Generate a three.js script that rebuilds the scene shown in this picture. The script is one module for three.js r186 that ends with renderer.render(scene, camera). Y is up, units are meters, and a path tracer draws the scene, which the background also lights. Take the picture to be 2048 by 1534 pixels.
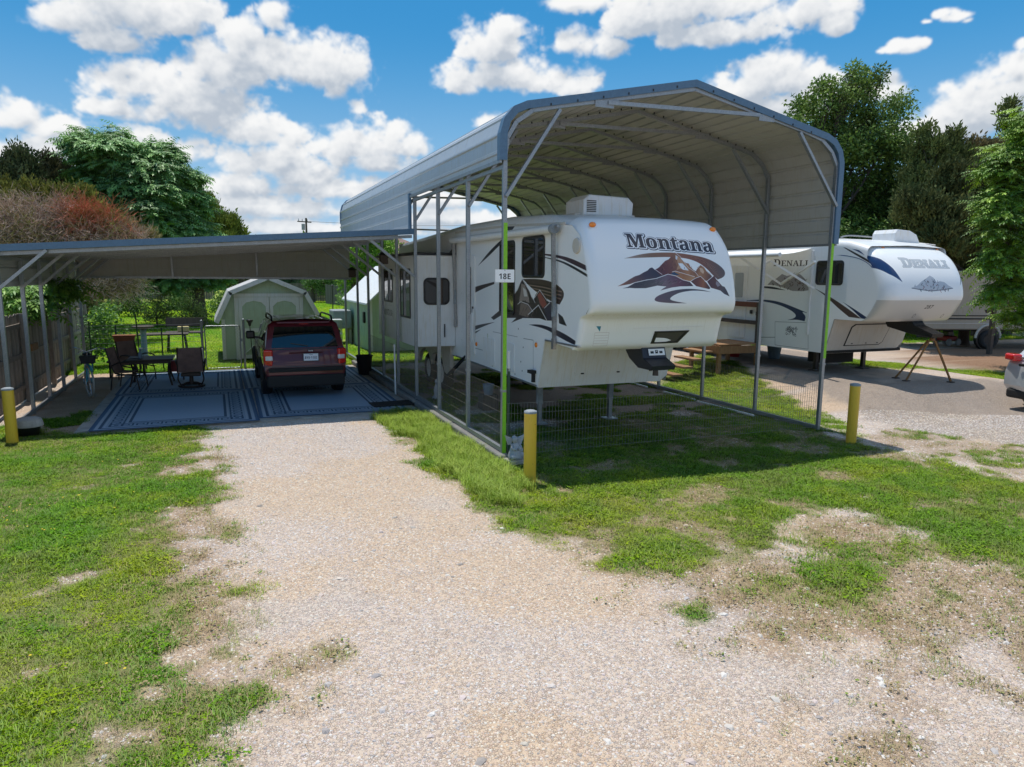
import * as THREE from 'three';
import { mergeGeometries, toCreasedNormals } from 'three/addons/utils/BufferGeometryUtils.js';
import { RoundedBoxGeometry } from 'three/addons/geometries/RoundedBoxGeometry.js';
import { MarchingCubes } from 'three/addons/objects/MarchingCubes.js';

// ---------------------------------------------------------------- camera, sky, sun, exposure
const scene = new THREE.Scene();
const camera = new THREE.PerspectiveCamera(56.55, 2048 / 1534, 0.1, 2000);
const CAM = new THREE.Vector3(0, 2.65, 0);
const AX = new THREE.Vector3(0.92580254, 0.00889001, 0.37790293), AY = new THREE.Vector3(0.04838464, 0.98871302, -0.1417938), AZ = new THREE.Vector3(-0.3748981, 0.14955776, 0.91492289);
camera.position.copy(CAM);
camera.quaternion.setFromRotationMatrix(new THREE.Matrix4().makeBasis(AX, AY, AZ));
const renderer = new THREE.WebGLRenderer({ antialias: true });
renderer.toneMapping = THREE.LinearToneMapping;
renderer.toneMappingExposure = 1.0;
renderer.shadowMap.enabled = true;

// what a pixel of the photograph looks at (used once, to measure where things stand)
const FOC = 1426, CX = 1024, CY = 767;
function ray(px, py) {
  return new THREE.Vector3().addScaledVector(AX, px - CX).addScaledVector(AY, -(py - CY)).addScaledVector(AZ, -FOC).normalize();
}
function G(px, py, y = 0) { const d = ray(px, py); return CAM.clone().addScaledVector(d, (y - CAM.y) / d.y); }
function onX(px, py, x) { const d = ray(px, py); return CAM.clone().addScaledVector(d, (x - CAM.x) / d.x); }
function onZ(px, py, z) { const d = ray(px, py); return CAM.clone().addScaledVector(d, (z - CAM.z) / d.z); }

// ---------------------------------------------------------------- random numbers and noise
function mulberry(a) { return () => { a |= 0; a = (a + 0x6d2b79f5) | 0; let t = Math.imul(a ^ (a >>> 15), 1 | a); t = (t + Math.imul(t ^ (t >>> 7), 61 | t)) ^ t; return ((t ^ (t >>> 14)) >>> 0) / 4294967296; }; }
function hash2(x, y, s = 0) { let h = Math.imul(x | 0, 374761393) + Math.imul(y | 0, 668265263) + Math.imul(s | 0, 974634777); h = Math.imul(h ^ (h >>> 13), 1274126177); h ^= h >>> 16; return (h >>> 0) / 4294967296; }
const mod = (a, n) => ((a % n) + n) % n;
function vnoise(x, y, s = 0, per = 0, pery = per) {
  const xi = Math.floor(x), yi = Math.floor(y), fx = x - xi, fy = y - yi, u = fx * fx * (3 - 2 * fx), v = fy * fy * (3 - 2 * fy);
  let x0 = xi, x1 = xi + 1, y0 = yi, y1 = yi + 1;
  if (per) { x0 = mod(x0, per); x1 = mod(x1, per); } if (pery) { y0 = mod(y0, pery); y1 = mod(y1, pery); }
  const a = hash2(x0, y0, s), b = hash2(x1, y0, s), c = hash2(x0, y1, s), d = hash2(x1, y1, s);
  return a + (b - a) * u + (c - a) * v + (a - b - c + d) * u * v;
}
function fbm(x, y, oct = 4, s = 0, per = 0, gain = 0.5) {
  let t = 0, a = 1, n = 0, f = 1;
  for (let i = 0; i < oct; i++) { t += a * vnoise(x * f, y * f, s + i * 17, per * f); n += a; a *= gain; f *= 2; }
  return t / n;
}
const clamp = (x, a = 0, b = 1) => Math.min(b, Math.max(a, x));
const sstep = (a, b, x) => { const t = clamp((x - a) / (b - a)); return t * t * (3 - 2 * t); };
const lerp = (a, b, t) => a + (b - a) * t;
const mix3 = (a, b, t) => [lerp(a[0], b[0], t), lerp(a[1], b[1], t), lerp(a[2], b[2], t)];

// ---------------------------------------------------------------- sky: air and cumulus, seen by direction
const SUN_DIR = new THREE.Vector3(-0.04, 1, -0.315).normalize();
{
  const W = 4096, H = 2048, data = new Float32Array(W * H * 4);
  const R2D = 180 / Math.PI, blobs = [], D = 0.0402;
  const dirAE = (px, py) => { const d = ray(px, py); return [Math.atan2(d.x, -d.z) * R2D, Math.asin(d.y) * R2D]; };
  const B = (px, py, rx, ry, flat = 0.55) => { const [a, e] = dirAE(px, py); blobs.push({ a, e, rx: rx * D, ry: ry * D, flat }); };
  // cumulus in view
  B(255, 20, 185, 78); B(150, 40, 70, 50); B(370, 45, 80, 55); B(245, 85, 90, 32);
  B(558, 28, 42, 34, 1); B(492, 75, 50, 52, 1); B(600, 140, 138, 72); B(470, 130, 125, 72, .8); B(690, 150, 52, 62, .8); B(280, 180, 80, 50); B(225, 215, 50, 16, 1); B(400, 215, 165, 58, .8); B(520, 262, 95, 48, .8); B(715, 212, 32, 16, 1); B(340, 195, 90, 55);
  B(760, 292, 92, 62); B(700, 300, 70, 55); B(832, 298, 42, 34); B(640, 288, 30, 22, 1); B(760, 330, 110, 30);
  B(25, 235, 60, 44); B(110, 256, 44, 20, 1); B(40, 315, 125, 44); B(300, 300, 85, 42); B(380, 310, 60, 40); B(470, 330, 62, 44); B(560, 330, 80, 50); B(620, 360, 90, 40);
  B(450, 375, 130, 40); B(450, 455, 240, 30); B(700, 460, 240, 24); B(1000, 440, 220, 30); B(230, 440, 220, 40); B(700, 385, 190, 40); B(850, 400, 150, 30); B(560, 420, 260, 34); B(820, 440, 220, 26); B(200, 380, 260, 40);
  B(985, 95, 75, 60); B(1010, 60, 45, 25, 1); B(1155, 88, 78, 46); B(1215, 98, 40, 20, 1); B(1045, 160, 135, 46); B(1150, 178, 52, 26); B(920, 165, 40, 40); B(985, 248, 50, 26);
  B(1400, 20, 235, 66); B(1290, 40, 120, 50); B(1450, 70, 125, 42); B(1150, 8, 90, 18, 1); B(1600, 25, 110, 46); B(1660, 45, 45, 26, 1);
  B(1570, 160, 105, 58); B(1480, 190, 70, 40); B(1640, 190, 90, 50); B(1778, 185, 44, 40); B(1560, 225, 150, 40);
  B(1786, 98, 20, 8, 1); B(1812, 90, 26, 13, 1); B(1838, 86, 18, 9, 1); B(1770, 102, 12, 4, 1); B(1893, 26, 14, 10, 1); B(1912, 34, 16, 8, 1); B(1862, 42, 12, 4, 1); B(1928, 42, 10, 4, 1);
  B(2020, 200, 110, 70); B(1950, 240, 110, 48); B(2080, 160, 80, 60); B(2045, 84, 20, 12, 1); B(1880, 268, 110, 34); B(2150, 200, 150, 90);
  // the same kind of cloud all round, where the lens does not look
  const r = mulberry(77);
  for (let i = 0; i < 130; i++) {
    const a = -180 + 360 * r(), e = 2 + 24 * Math.pow(r(), 1.3);
    const [ca] = dirAE(1024, 300);
    let da = a - ca; da -= 360 * Math.round(da / 360);
    const s = 0.6 + 0.9 * r();
    if (Math.abs(da) < 44 + 7 && e < 24) { r(); continue; }
    for (let k = 0; k < 4; k++) blobs.push({ a: a + (r() - 0.5) * 9 * s, e: e + (r() - 0.3) * 2 * s, rx: (3 + 3 * r()) * s, ry: (1.4 + 1.3 * r()) * s, flat: 0.6 });
  }
  // a grid of bins so that each direction only asks its neighbours
  const bins = Array.from({ length: 72 }, () => []);
  for (const b of blobs) { const n = Math.ceil((b.rx * 1.8 + 1) / 5); const c = Math.floor((b.a + 180) / 5); for (let k = c - n; k <= c + n; k++) bins[mod(k, 72)].push(b); }
  function field(a, e) {
    const wob = (fbm(a * 0.5 + 90, e * 0.6, 7, 5, 0, 0.6) - 0.5) * 2.0 + (fbm(a * 2.2 + 200, e * 2.6, 5, 25, 0, 0.55) - 0.5) * 0.55, wx = (vnoise(a * 0.7 + 90, e * 0.9, 9) - 0.5) * 1.1;
    let m = -1;
    for (const b of bins[mod(Math.floor((a + 180) / 5), 72)]) {
      let da = a + wx - b.a; da -= 360 * Math.round(da / 360);
      const de = e - b.e, q = da / b.rx, h = de / (de < 0 ? b.ry * b.flat : b.ry), v = 1 - Math.sqrt(q * q + h * h);
      if (v > m) m = m > -0.5 ? v + 0.12 * Math.exp(-Math.abs(v - m) * 6) : v;
    }
    return m - 0.05 + wob * 0.62;
  }
  const up = (x, z) => fbm(x * 1.6 + 40, z * 1.6 + 40, 5, 31) - 0.56;
  for (let j = 0; j < H; j++) {
    const e = ((j + 0.5) / H - 0.5) * 180, ce = Math.cos(e / R2D), se = Math.sin(e / R2D);
    for (let i = 0; i < W; i++) {
      const k = (j * W + i) * 4, th = ((i + 0.5) / W - 0.5) * 2 * Math.PI, dx = Math.cos(th) * ce, dz = Math.sin(th) * ce;
      let c;
      if (e < -1.5) c = [0.22, 0.24, 0.2];
      else {
        const a = Math.atan2(dx, -dz) * R2D, t = clamp(e / 20), t2 = clamp((e - 15) / 60);
        c = mix3([0.55, 0.72, 0.86], [0.125, 0.415, 0.745], Math.pow(t, 0.5)); c = mix3(c, [0.052, 0.305, 0.655], sstep(0.3, 1, t)); c = mix3(c, [0.04, 0.2, 0.5], t2);
        let cov = 0, shade = 0;
        if (e < 30) {
          const d = field(a, e) - sstep(23, 30, e) * 1.5;
          cov = sstep(-0.03, 0.2 + 0.5 * vnoise(a * 0.9 + 70, e * 1.1, 27), d);
          if (cov > 0.002) {
            const d1 = field(a, e + 0.8), d2 = field(a, e + 2.0), d3 = field(a - 0.5, e + 0.3);
            shade = 0.34 * sstep(0.05, 0.95, d1) + 0.5 * sstep(0.1, 1.0, d2) + 0.26 * clamp((d3 - d) * 2.2 + 0.2);
          }
        }
        if (e > 22) {
          const w = sstep(22, 30, e), x = dx / se, z = dz / se, d = up(x, z), cv = sstep(0, 0.09, d) * w;
          if (cv > cov) { cov = cv; shade = sstep(0.05, 0.25, d); }
        }
        const cl = mix3([0.96, 0.96, 0.955], [0.49, 0.55, 0.63], clamp(shade * 1.3));
        c = mix3(c, mix3(cl, [0.68, 0.78, 0.88], 0.35 * sstep(7, 0, e)), cov * 0.985);
      }
      data[k] = c[0]; data[k + 1] = c[1]; data[k + 2] = c[2]; data[k + 3] = 1;
    }
  }
  const sky = new THREE.DataTexture(data, W, H, THREE.RGBAFormat, THREE.FloatType);
  sky.mapping = THREE.EquirectangularReflectionMapping; sky.magFilter = THREE.LinearFilter; sky.needsUpdate = true;
  scene.background = sky; scene.environment = sky; scene.environmentIntensity = 1;
}
const sun = new THREE.DirectionalLight(new THREE.Color(1, 0.95, 0.86), 4.3);
sun.position.copy(SUN_DIR).multiplyScalar(60).add(new THREE.Vector3(5, 0, -14));
sun.target.position.set(5, 0, -14);
sun.castShadow = true; sun.shadow.mapSize.set(4096, 4096);
Object.assign(sun.shadow.camera, { left: -40, right: 40, top: 40, bottom: -40, near: 1, far: 140 });
scene.add(sun, sun.target);

// ---------------------------------------------------------------- textures
function tex(w, h, fn, o = {}) {
  const d = new Uint8Array(w * h * 4);
  for (let y = 0; y < h; y++) for (let x = 0; x < w; x++) { const c = fn(x, y), k = (y * w + x) * 4; if (typeof c === 'number') { d[k] = d[k + 1] = d[k + 2] = clamp(c) * 255; } else { d[k] = clamp(c[0]) * 255; d[k + 1] = clamp(c[1]) * 255; d[k + 2] = clamp(c[2]) * 255; } d[k + 3] = 255; }
  const t = new THREE.DataTexture(d, w, h); t.wrapS = t.wrapT = THREE.RepeatWrapping; t.magFilter = THREE.LinearFilter; t.minFilter = THREE.LinearMipmapLinearFilter; t.generateMipmaps = true;
  if (o.srgb) t.colorSpace = THREE.SRGBColorSpace; const s = 1 / (o.size || 1); t.repeat.set(s, 1 / (o.sizeY || o.size || 1)); t.needsUpdate = true; return t;
}
const s2l = (v) => Math.pow(v, 2.2), l2s = (v) => Math.pow(clamp(v), 1 / 2.2);
const rgb = (r, g, b) => new THREE.Color().setRGB(r, g, b);
function canvasTex(w, h, draw) {
  const c = document.createElement('canvas'); c.width = w; c.height = h; draw(c.getContext('2d'), w, h);
  const t = new THREE.CanvasTexture(c); t.colorSpace = THREE.SRGBColorSpace; t.anisotropy = 8; return t;
}
// ---------------------------------------------------------------- geometry helpers
const V = (x, y, z) => new THREE.Vector3(x, y, z);
const taken = {};
function numbered(n) { if (!(n in taken)) { taken[n] = 0; return n; } taken[n]++; return n + '_' + String(taken[n]).padStart(3, '0'); }
function worldOf(o) { const p = V(0, 0, 0); while (o && o !== scene) { p.add(o.position); o = o.parent; } return p; }
function thing(name, label, category, pos, group) {
  const o = new THREE.Group(); o.name = numbered(name); o.position.set(...(pos.isVector3 ? [pos.x, pos.y, pos.z] : pos));
  o.userData = { label, category }; if (group) o.userData.group = group; scene.add(o); return o;
}
function shadowed(m) { m.castShadow = m.receiveShadow = true; return m; }
function boxUV(g) {
  const p = g.attributes.position, n = g.attributes.normal, uv = new Float32Array(p.count * 2);
  for (let i = 0; i < p.count; i++) {
    const ax = Math.abs(n.getX(i)), ay = Math.abs(n.getY(i)), az = Math.abs(n.getZ(i)), x = p.getX(i), y = p.getY(i), z = p.getZ(i);
    if (ay >= ax && ay >= az) { uv[2 * i] = x; uv[2 * i + 1] = z; } else if (ax >= az) { uv[2 * i] = z; uv[2 * i + 1] = y; } else { uv[2 * i] = x; uv[2 * i + 1] = y; }
  }
  g.setAttribute('uv', new THREE.BufferAttribute(uv, 2)); return g;
}
const M4 = () => new THREE.Matrix4();
function place(x, y, z, rx = 0, ry = 0, rz = 0, sx = 1, sy = sx, sz = sx) { return M4().compose(V(x, y, z), new THREE.Quaternion().setFromEuler(new THREE.Euler(rx, ry, rz, 'YXZ')), V(sx, sy, sz)); }
class MB {
  constructor() { this.g = []; this.keep = false; }
  add(g, m) { g = g.index ? g.toNonIndexed() : g; if (m) g.applyMatrix4(m); for (const k of Object.keys(g.attributes)) if (!['position', 'normal', 'uv'].includes(k)) g.deleteAttribute(k); this.g.push(g); return this; }
  box(w, h, d, x, y, z, rx = 0, ry = 0, rz = 0) { return this.add(new THREE.BoxGeometry(w, h, d), place(x, y, z, rx, ry, rz)); }
  rbox(w, h, d, x, y, z, r = 0.01, seg = 2, rx = 0, ry = 0, rz = 0) { return this.add(new RoundedBoxGeometry(w, h, d, seg, Math.min(r, w / 2.01, h / 2.01, d / 2.01)), place(x, y, z, rx, ry, rz)); }
  bar(a, b, w, h = w) { const d = b.clone().sub(a), L = d.length(); const q = new THREE.Quaternion(), f = d.clone().normalize(); const u0 = Math.abs(f.y) > 0.99 ? V(0, 0, 1) : V(0, 1, 0); const s = u0.clone().cross(f).normalize(), u = f.clone().cross(s); q.setFromRotationMatrix(M4().makeBasis(s, u, f)); return this.add(new THREE.BoxGeometry(w, h, L), M4().compose(a.clone().add(b).multiplyScalar(0.5), q, V(1, 1, 1))); }
  cyl(a, b, r0, r1 = r0, seg = 8, cap = true) { const d = b.clone().sub(a), L = d.length(); const q = new THREE.Quaternion().setFromUnitVectors(V(0, 1, 0), d.normalize()); return this.add(new THREE.CylinderGeometry(r1, r0, L, seg, 1, !cap), M4().compose(a.clone().add(b).multiplyScalar(0.5), q, V(1, 1, 1))); }
  tube(pts, r, seg = 6, n = 0, closed = false) { return this.add(new THREE.TubeGeometry(new THREE.CatmullRomCurve3(pts, closed, 'catmullrom', 0.5), n || pts.length * 4, r, seg, closed)); }
  ext(pts, depth, m, bevel = 0, holes = []) { const s = new THREE.Shape(pts.map((p) => new THREE.Vector2(p[0], p[1]))); for (const h of holes) s.holes.push(new THREE.Path(h.map((p) => new THREE.Vector2(p[0], p[1])))); const g = new THREE.ExtrudeGeometry(s, { depth, bevelEnabled: bevel > 0, bevelSize: bevel, bevelThickness: bevel, bevelSegments: 2, curveSegments: 10 }); return this.add(g, m); }
  lathe(pts, x, y, z, seg = 20, m) { return this.add(new THREE.LatheGeometry(pts.map((p) => new THREE.Vector2(p[0], p[1])), seg), m || place(x, y, z)); }
  sph(r, x, y, z, sx = 1, sy = 1, sz = 1, a = 16, b = 12) { return this.add(new THREE.SphereGeometry(r, a, b), place(x, y, z, 0, 0, 0, sx, sy, sz)); }
  geo() { const g = mergeGeometries(this.g, false); if (!this.keep) boxUV(g); return g; }
  build(name, mat, parent = scene, opt = {}) {
    const g = this.geo(); if (parent !== scene) { const w = worldOf(parent); g.translate(-w.x, -w.y, -w.z); }
    if (opt.at) g.translate(-opt.at.x, -opt.at.y, -opt.at.z);
    const m = shadowed(new THREE.Mesh(g, mat)); m.name = parent === scene ? numbered(name) : name; if (opt.at) m.position.copy(opt.at);
    parent.add(m); return m;
  }
}
const mb = () => new MB();
function surf(nu, nv, fn, uvf) { // a grid surface; fn(u, v) -> [x, y, z]
  const p = [], uv = [], ix = [];
  for (let j = 0; j <= nv; j++) for (let i = 0; i <= nu; i++) { const u = i / nu, v = j / nv; p.push(...fn(u, v)); uv.push(...(uvf ? uvf(u, v) : [u, v])); }
  for (let j = 0; j < nv; j++) for (let i = 0; i < nu; i++) { const a = j * (nu + 1) + i, b = a + 1, c = a + nu + 1, d = c + 1; ix.push(a, b, d, a, d, c); }
  const g = new THREE.BufferGeometry(); g.setAttribute('position', new THREE.Float32BufferAttribute(p, 3)); g.setAttribute('uv', new THREE.Float32BufferAttribute(uv, 2)); g.setIndex(ix); g.computeVertexNormals(); return g;
}
function addGeo(name, g, mat, parent, opt = {}) { const b = mb(); b.keep = true; b.add(g); return b.build(name, mat, parent, opt); }
function rrect(w, h, r, cx = 0, cy = 0, n = 5) { const p = []; for (const [sx, sy, a0] of [[1, 1, 0], [-1, 1, 90], [-1, -1, 180], [1, -1, 270]]) for (let i = 0; i <= n; i++) { const a = (a0 + (90 * i) / n) * Math.PI / 180; p.push([cx + sx * (w / 2 - r) + r * Math.cos(a), cy + sy * (h / 2 - r) + r * Math.sin(a)]); } return p; }
function struct(m) { m.userData.kind = 'structure'; return m; }
// ---------------------------------------------------------------- materials
const std = (o) => new THREE.MeshStandardMaterial(o);
const phy = (o) => new THREE.MeshPhysicalMaterial(o);
const mottle = tex(512, 512, (x, y) => { const n = fbm(x / 32, y / 32, 4, 3, 16), m = vnoise(x / 8, y / 8, 7, 64); return l2s(0.72 + 0.22 * (n - 0.5) + 0.1 * (m - 0.5) + 0.12); }, { srgb: true, size: 0.5 });
const roughVar = tex(256, 256, (x, y) => 0.75 + 0.5 * (fbm(x / 16, y / 16, 4, 11, 16) - 0.5), { size: 0.8 });
const dirtTex = tex(1024, 1024, (x, y) => { const n = fbm(x / 64, y / 64, 5, 21, 16), sp = vnoise(x / 3, y / 3, 5, 341) > 0.93 ? 0.86 : 1, st = sstep(0.55, 0.75, fbm(x / 9, y / 128, 4, 33, 0)); const v = (0.93 + 0.1 * (n - 0.5)) * sp; return [l2s(v * (1 - 0.05 * st)), l2s(v * (1 - 0.08 * st)), l2s(v * (1 - 0.14 * st))]; }, { srgb: true, size: 2.3 });
const galvTex = tex(512, 512, (x, y) => { const n = fbm(x / 16, y / 16, 3, 41, 32), c = vnoise(x / 5, y / 5, 43, 102); return l2s(0.62 + 0.3 * (n - 0.5) + 0.16 * (c - 0.5)); }, { srgb: true, size: 0.35 });
const woodTex = tex(512, 512, (x, y) => { const g = fbm(x / 6, y / 128, 5, 51, 0), k = fbm(x / 40, y / 40, 3, 53, 0), w = Math.sin((x * 0.22 + 9 * g + 3 * k) * 1.1) * 0.5 + 0.5; const v = 0.42 + 0.35 * g + 0.15 * w + 0.2 * (k - 0.5); return [l2s(v), l2s(v * 0.95), l2s(v * 0.88)]; }, { srgb: true, size: 0.5, sizeY: 1.3 });
const woodBump = tex(512, 512, (x, y) => 0.5 * fbm(x / 5, y / 128, 4, 51, 0) + 0.5 * vnoise(x / 3, y / 90, 57), { size: 0.5, sizeY: 1.3 });
const barkTex = tex(512, 512, (x, y) => { const r = Math.abs(fbm(x / 12, y / 48, 4, 61, 0) - 0.5) * 2; return l2s(0.35 + 0.6 * r); }, { srgb: true, size: 0.6, sizeY: 1.4 });
const barkBump = tex(256, 256, (x, y) => Math.abs(fbm(x / 8, y / 30, 4, 61, 0) - 0.5) * 2, { size: 0.6, sizeY: 1.4 });
const concTex = tex(1024, 1024, (x, y) => { const n = fbm(x / 64, y / 64, 6, 71, 16), f = vnoise(x / 2, y / 2, 73, 512); return l2s(0.62 + 0.5 * (n - 0.5) + 0.16 * (f - 0.5)); }, { srgb: true, size: 2.5 });
const dentTex = tex(256, 256, (x, y) => fbm(x / 32, y / 32, 3, 87, 8), { size: 2.2 });
const fineBump = tex(512, 512, (x, y) => 0.6 * vnoise(x / 2, y / 2, 81, 256) + 0.4 * fbm(x / 16, y / 16, 3, 83, 32), { size: 0.4 });

const bollardTex = canvasTex(256, 1024, (c, w, h) => { const r = mulberry(61); c.fillStyle = '#dcb53c'; c.fillRect(0, 0, w, h); for (let i = 0; i < 700; i++) { c.fillStyle = `rgba(${150 + 60 * r()},${110 + 50 * r()},${20 + 40 * r()},${0.05 + 0.12 * r()})`; c.fillRect(r() * w, r() * h, 1 + 5 * r(), 2 + 26 * r()); }
  for (let i = 0; i < 420; i++) { const q = r() * r(); c.fillStyle = `rgba(${95 + 40 * r()},${60 + 25 * r()},${25 + 20 * r()},${0.2 + 0.4 * r()})`; c.beginPath(); c.ellipse(r() * w, h - q * 210, 2 + 9 * r(), 2 + 7 * r(), r() * 3, 0, 7); c.fill(); } // mud splashed up at the foot
  for (let i = 0; i < 16; i++) { c.fillStyle = `rgba(60,40,20,${0.4 + 0.5 * r()})`; c.beginPath(); c.ellipse(r() * w, r() * h, 1 + 3 * r(), 1 + 3 * r(), 0, 0, 7); c.fill(); } c.strokeStyle = 'rgba(70,45,15,.8)'; c.lineWidth = 5; c.beginPath(); c.moveTo(20, h * 0.8); c.lineTo(110, h * 0.795); c.stroke(); });
const M = {
  galv: std({ color: rgb(0.47, 0.51, 0.55), map: galvTex, metalness: 0.55, roughness: 0.48, roughnessMap: roughVar }),
  roofOut: std({ color: rgb(0.49, 0.54, 0.59), map: dirtTex, metalness: 0.3, roughness: 0.45, bumpMap: dentTex, bumpScale: 0.006 }),
  roofIn: std({ color: rgb(0.49, 0.485, 0.45), map: dirtTex, metalness: 0.0, roughness: 0.5, bumpMap: dentTex, bumpScale: 0.006 }),
  blue: std({ color: rgb(0.1, 0.195, 0.31), map: mottle, roughness: 0.42, metalness: 0.1 }),
  lime: std({ color: rgb(0.27, 0.66, 0.02), map: mottle, roughness: 0.45 }),
  white: std({ color: rgb(0.82, 0.83, 0.83), map: dirtTex, roughness: 0.32 }),
  gelcoat: phy({ color: rgb(0.84, 0.85, 0.85), map: dirtTex, roughness: 0.35, clearcoat: 0.25, clearcoatRoughness: 0.2 }),
  roofRubber: std({ color: rgb(0.72, 0.72, 0.7), map: concTex, roughness: 0.75 }),
  beige: std({ color: rgb(0.6, 0.56, 0.5), map: dirtTex, roughness: 0.45 }),
  black: std({ color: rgb(0.015, 0.015, 0.016), roughness: 0.45, roughnessMap: roughVar }),
  blackMatte: std({ color: rgb(0.022, 0.021, 0.02), roughness: 0.85, bumpMap: fineBump, bumpScale: 0.001 }),
  rubber: std({ color: rgb(0.02, 0.02, 0.02), roughness: 0.8, bumpMap: fineBump, bumpScale: 0.002 }),
  glass: phy({ color: rgb(0.004, 0.005, 0.006), roughness: 0.04, metalness: 0, clearcoat: 1, clearcoatRoughness: 0.02 }),
  chrome: std({ color: rgb(0.7, 0.7, 0.71), metalness: 0.9, roughness: 0.22 }),
  alu: std({ color: rgb(0.6, 0.6, 0.6), metalness: 0.8, roughness: 0.4, map: galvTex }),
  amber: phy({ color: rgb(0.8, 0.22, 0.01), roughness: 0.25, clearcoat: 0.6 }),
  redLens: phy({ color: rgb(0.62, 0.012, 0.012), roughness: 0.2, clearcoat: 1 }),
  whiteLens: phy({ color: rgb(0.75, 0.75, 0.75), roughness: 0.2, clearcoat: 1 }),
  carRed: phy({ color: rgb(0.1, 0.001, 0.008), metalness: 0.1, roughness: 0.6, clearcoat: 0.8, clearcoatRoughness: 0.04 }),
  carSilver: phy({ color: rgb(0.55, 0.57, 0.6), metalness: 0.6, roughness: 0.38, clearcoat: 1, clearcoatRoughness: 0.05 }),
  yellow: std({ color: rgb(1, 1, 1), map: bollardTex, roughness: 0.5, roughnessMap: roughVar, bumpMap: fineBump, bumpScale: 0.0006 }),
  capGrey: std({ color: rgb(0.42, 0.47, 0.5), map: concTex, roughness: 0.7 }),
  conc: std({ color: rgb(0.55, 0.52, 0.48), map: concTex, roughness: 0.9, bumpMap: fineBump, bumpScale: 0.002 }),
  stone: std({ color: rgb(0.6, 0.62, 0.66), map: concTex, roughness: 0.85, bumpMap: fineBump, bumpScale: 0.003 }),
  timber: std({ color: rgb(0.3, 0.31, 0.32), map: woodTex, roughness: 0.88, bumpMap: woodBump, bumpScale: 0.004 }),
  brownWood: std({ color: rgb(0.42, 0.24, 0.12), map: woodTex, roughness: 0.8, bumpMap: woodBump, bumpScale: 0.003 }),
  darkWood: std({ color: rgb(0.12, 0.1, 0.09), map: woodTex, roughness: 0.85 }),
  bark: std({ color: rgb(0.2, 0.16, 0.13), map: barkTex, roughness: 0.95, bumpMap: barkBump, bumpScale: 0.02 }),
  barkGrey: std({ color: rgb(0.38, 0.33, 0.3), map: barkTex, roughness: 0.95 }),
  shedGreen: std({ color: rgb(0.49, 0.61, 0.46), map: dirtTex, roughness: 0.7 }),
  shedTrim: std({ color: rgb(0.78, 0.8, 0.8), map: dirtTex, roughness: 0.6 }),
  shingle: std({ color: rgb(0.78, 0.77, 0.75), map: concTex, roughness: 0.95, bumpMap: fineBump, bumpScale: 0.004 }),
  whiteRoof: std({ color: rgb(0.8, 0.82, 0.84), map: dirtTex, roughness: 0.5 }),
  terracotta: std({ color: rgb(0.4, 0.14, 0.06), map: concTex, roughness: 0.85 }),
  redPaint: std({ color: rgb(0.35, 0.03, 0.03), map: mottle, roughness: 0.5 }),
  teal: std({ color: rgb(0.06, 0.38, 0.44), roughness: 0.35, map: mottle }),
  sling: std({ color: rgb(0.33, 0.21, 0.18), roughness: 0.85, map: concTex, bumpMap: fineBump, bumpScale: 0.002 }),
  bronze: std({ color: rgb(0.045, 0.032, 0.026), roughness: 0.5, metalness: 0.4 }),
  wire: std({ color: rgb(0.34, 0.33, 0.31), metalness: 0.5, roughness: 0.5 }),
  wireRust: std({ color: rgb(0.3, 0.27, 0.23), metalness: 0.4, roughness: 0.6 }),
  tpost: std({ color: rgb(0.03, 0.07, 0.04), roughness: 0.6 }),
  fabricW: phy({ color: rgb(0.85, 0.85, 0.83), roughness: 0.8, map: dirtTex, side: THREE.DoubleSide, transmission: 0.25, thickness: 0 }),
  houseRoof: std({ color: rgb(0.34, 0.22, 0.18), map: concTex, roughness: 0.9 }),
  houseWall: std({ color: rgb(0.5, 0.38, 0.32), map: concTex, roughness: 0.9 }),
  tan: std({ color: rgb(0.46, 0.4, 0.32), map: dirtTex, roughness: 0.5 }),
  rustYellow: std({ color: rgb(0.3, 0.15, 0.045), map: mottle, roughness: 0.7 }),
  blueCan: std({ color: rgb(0.2, 0.3, 0.4), roughness: 0.5, map: mottle }),
};
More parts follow.
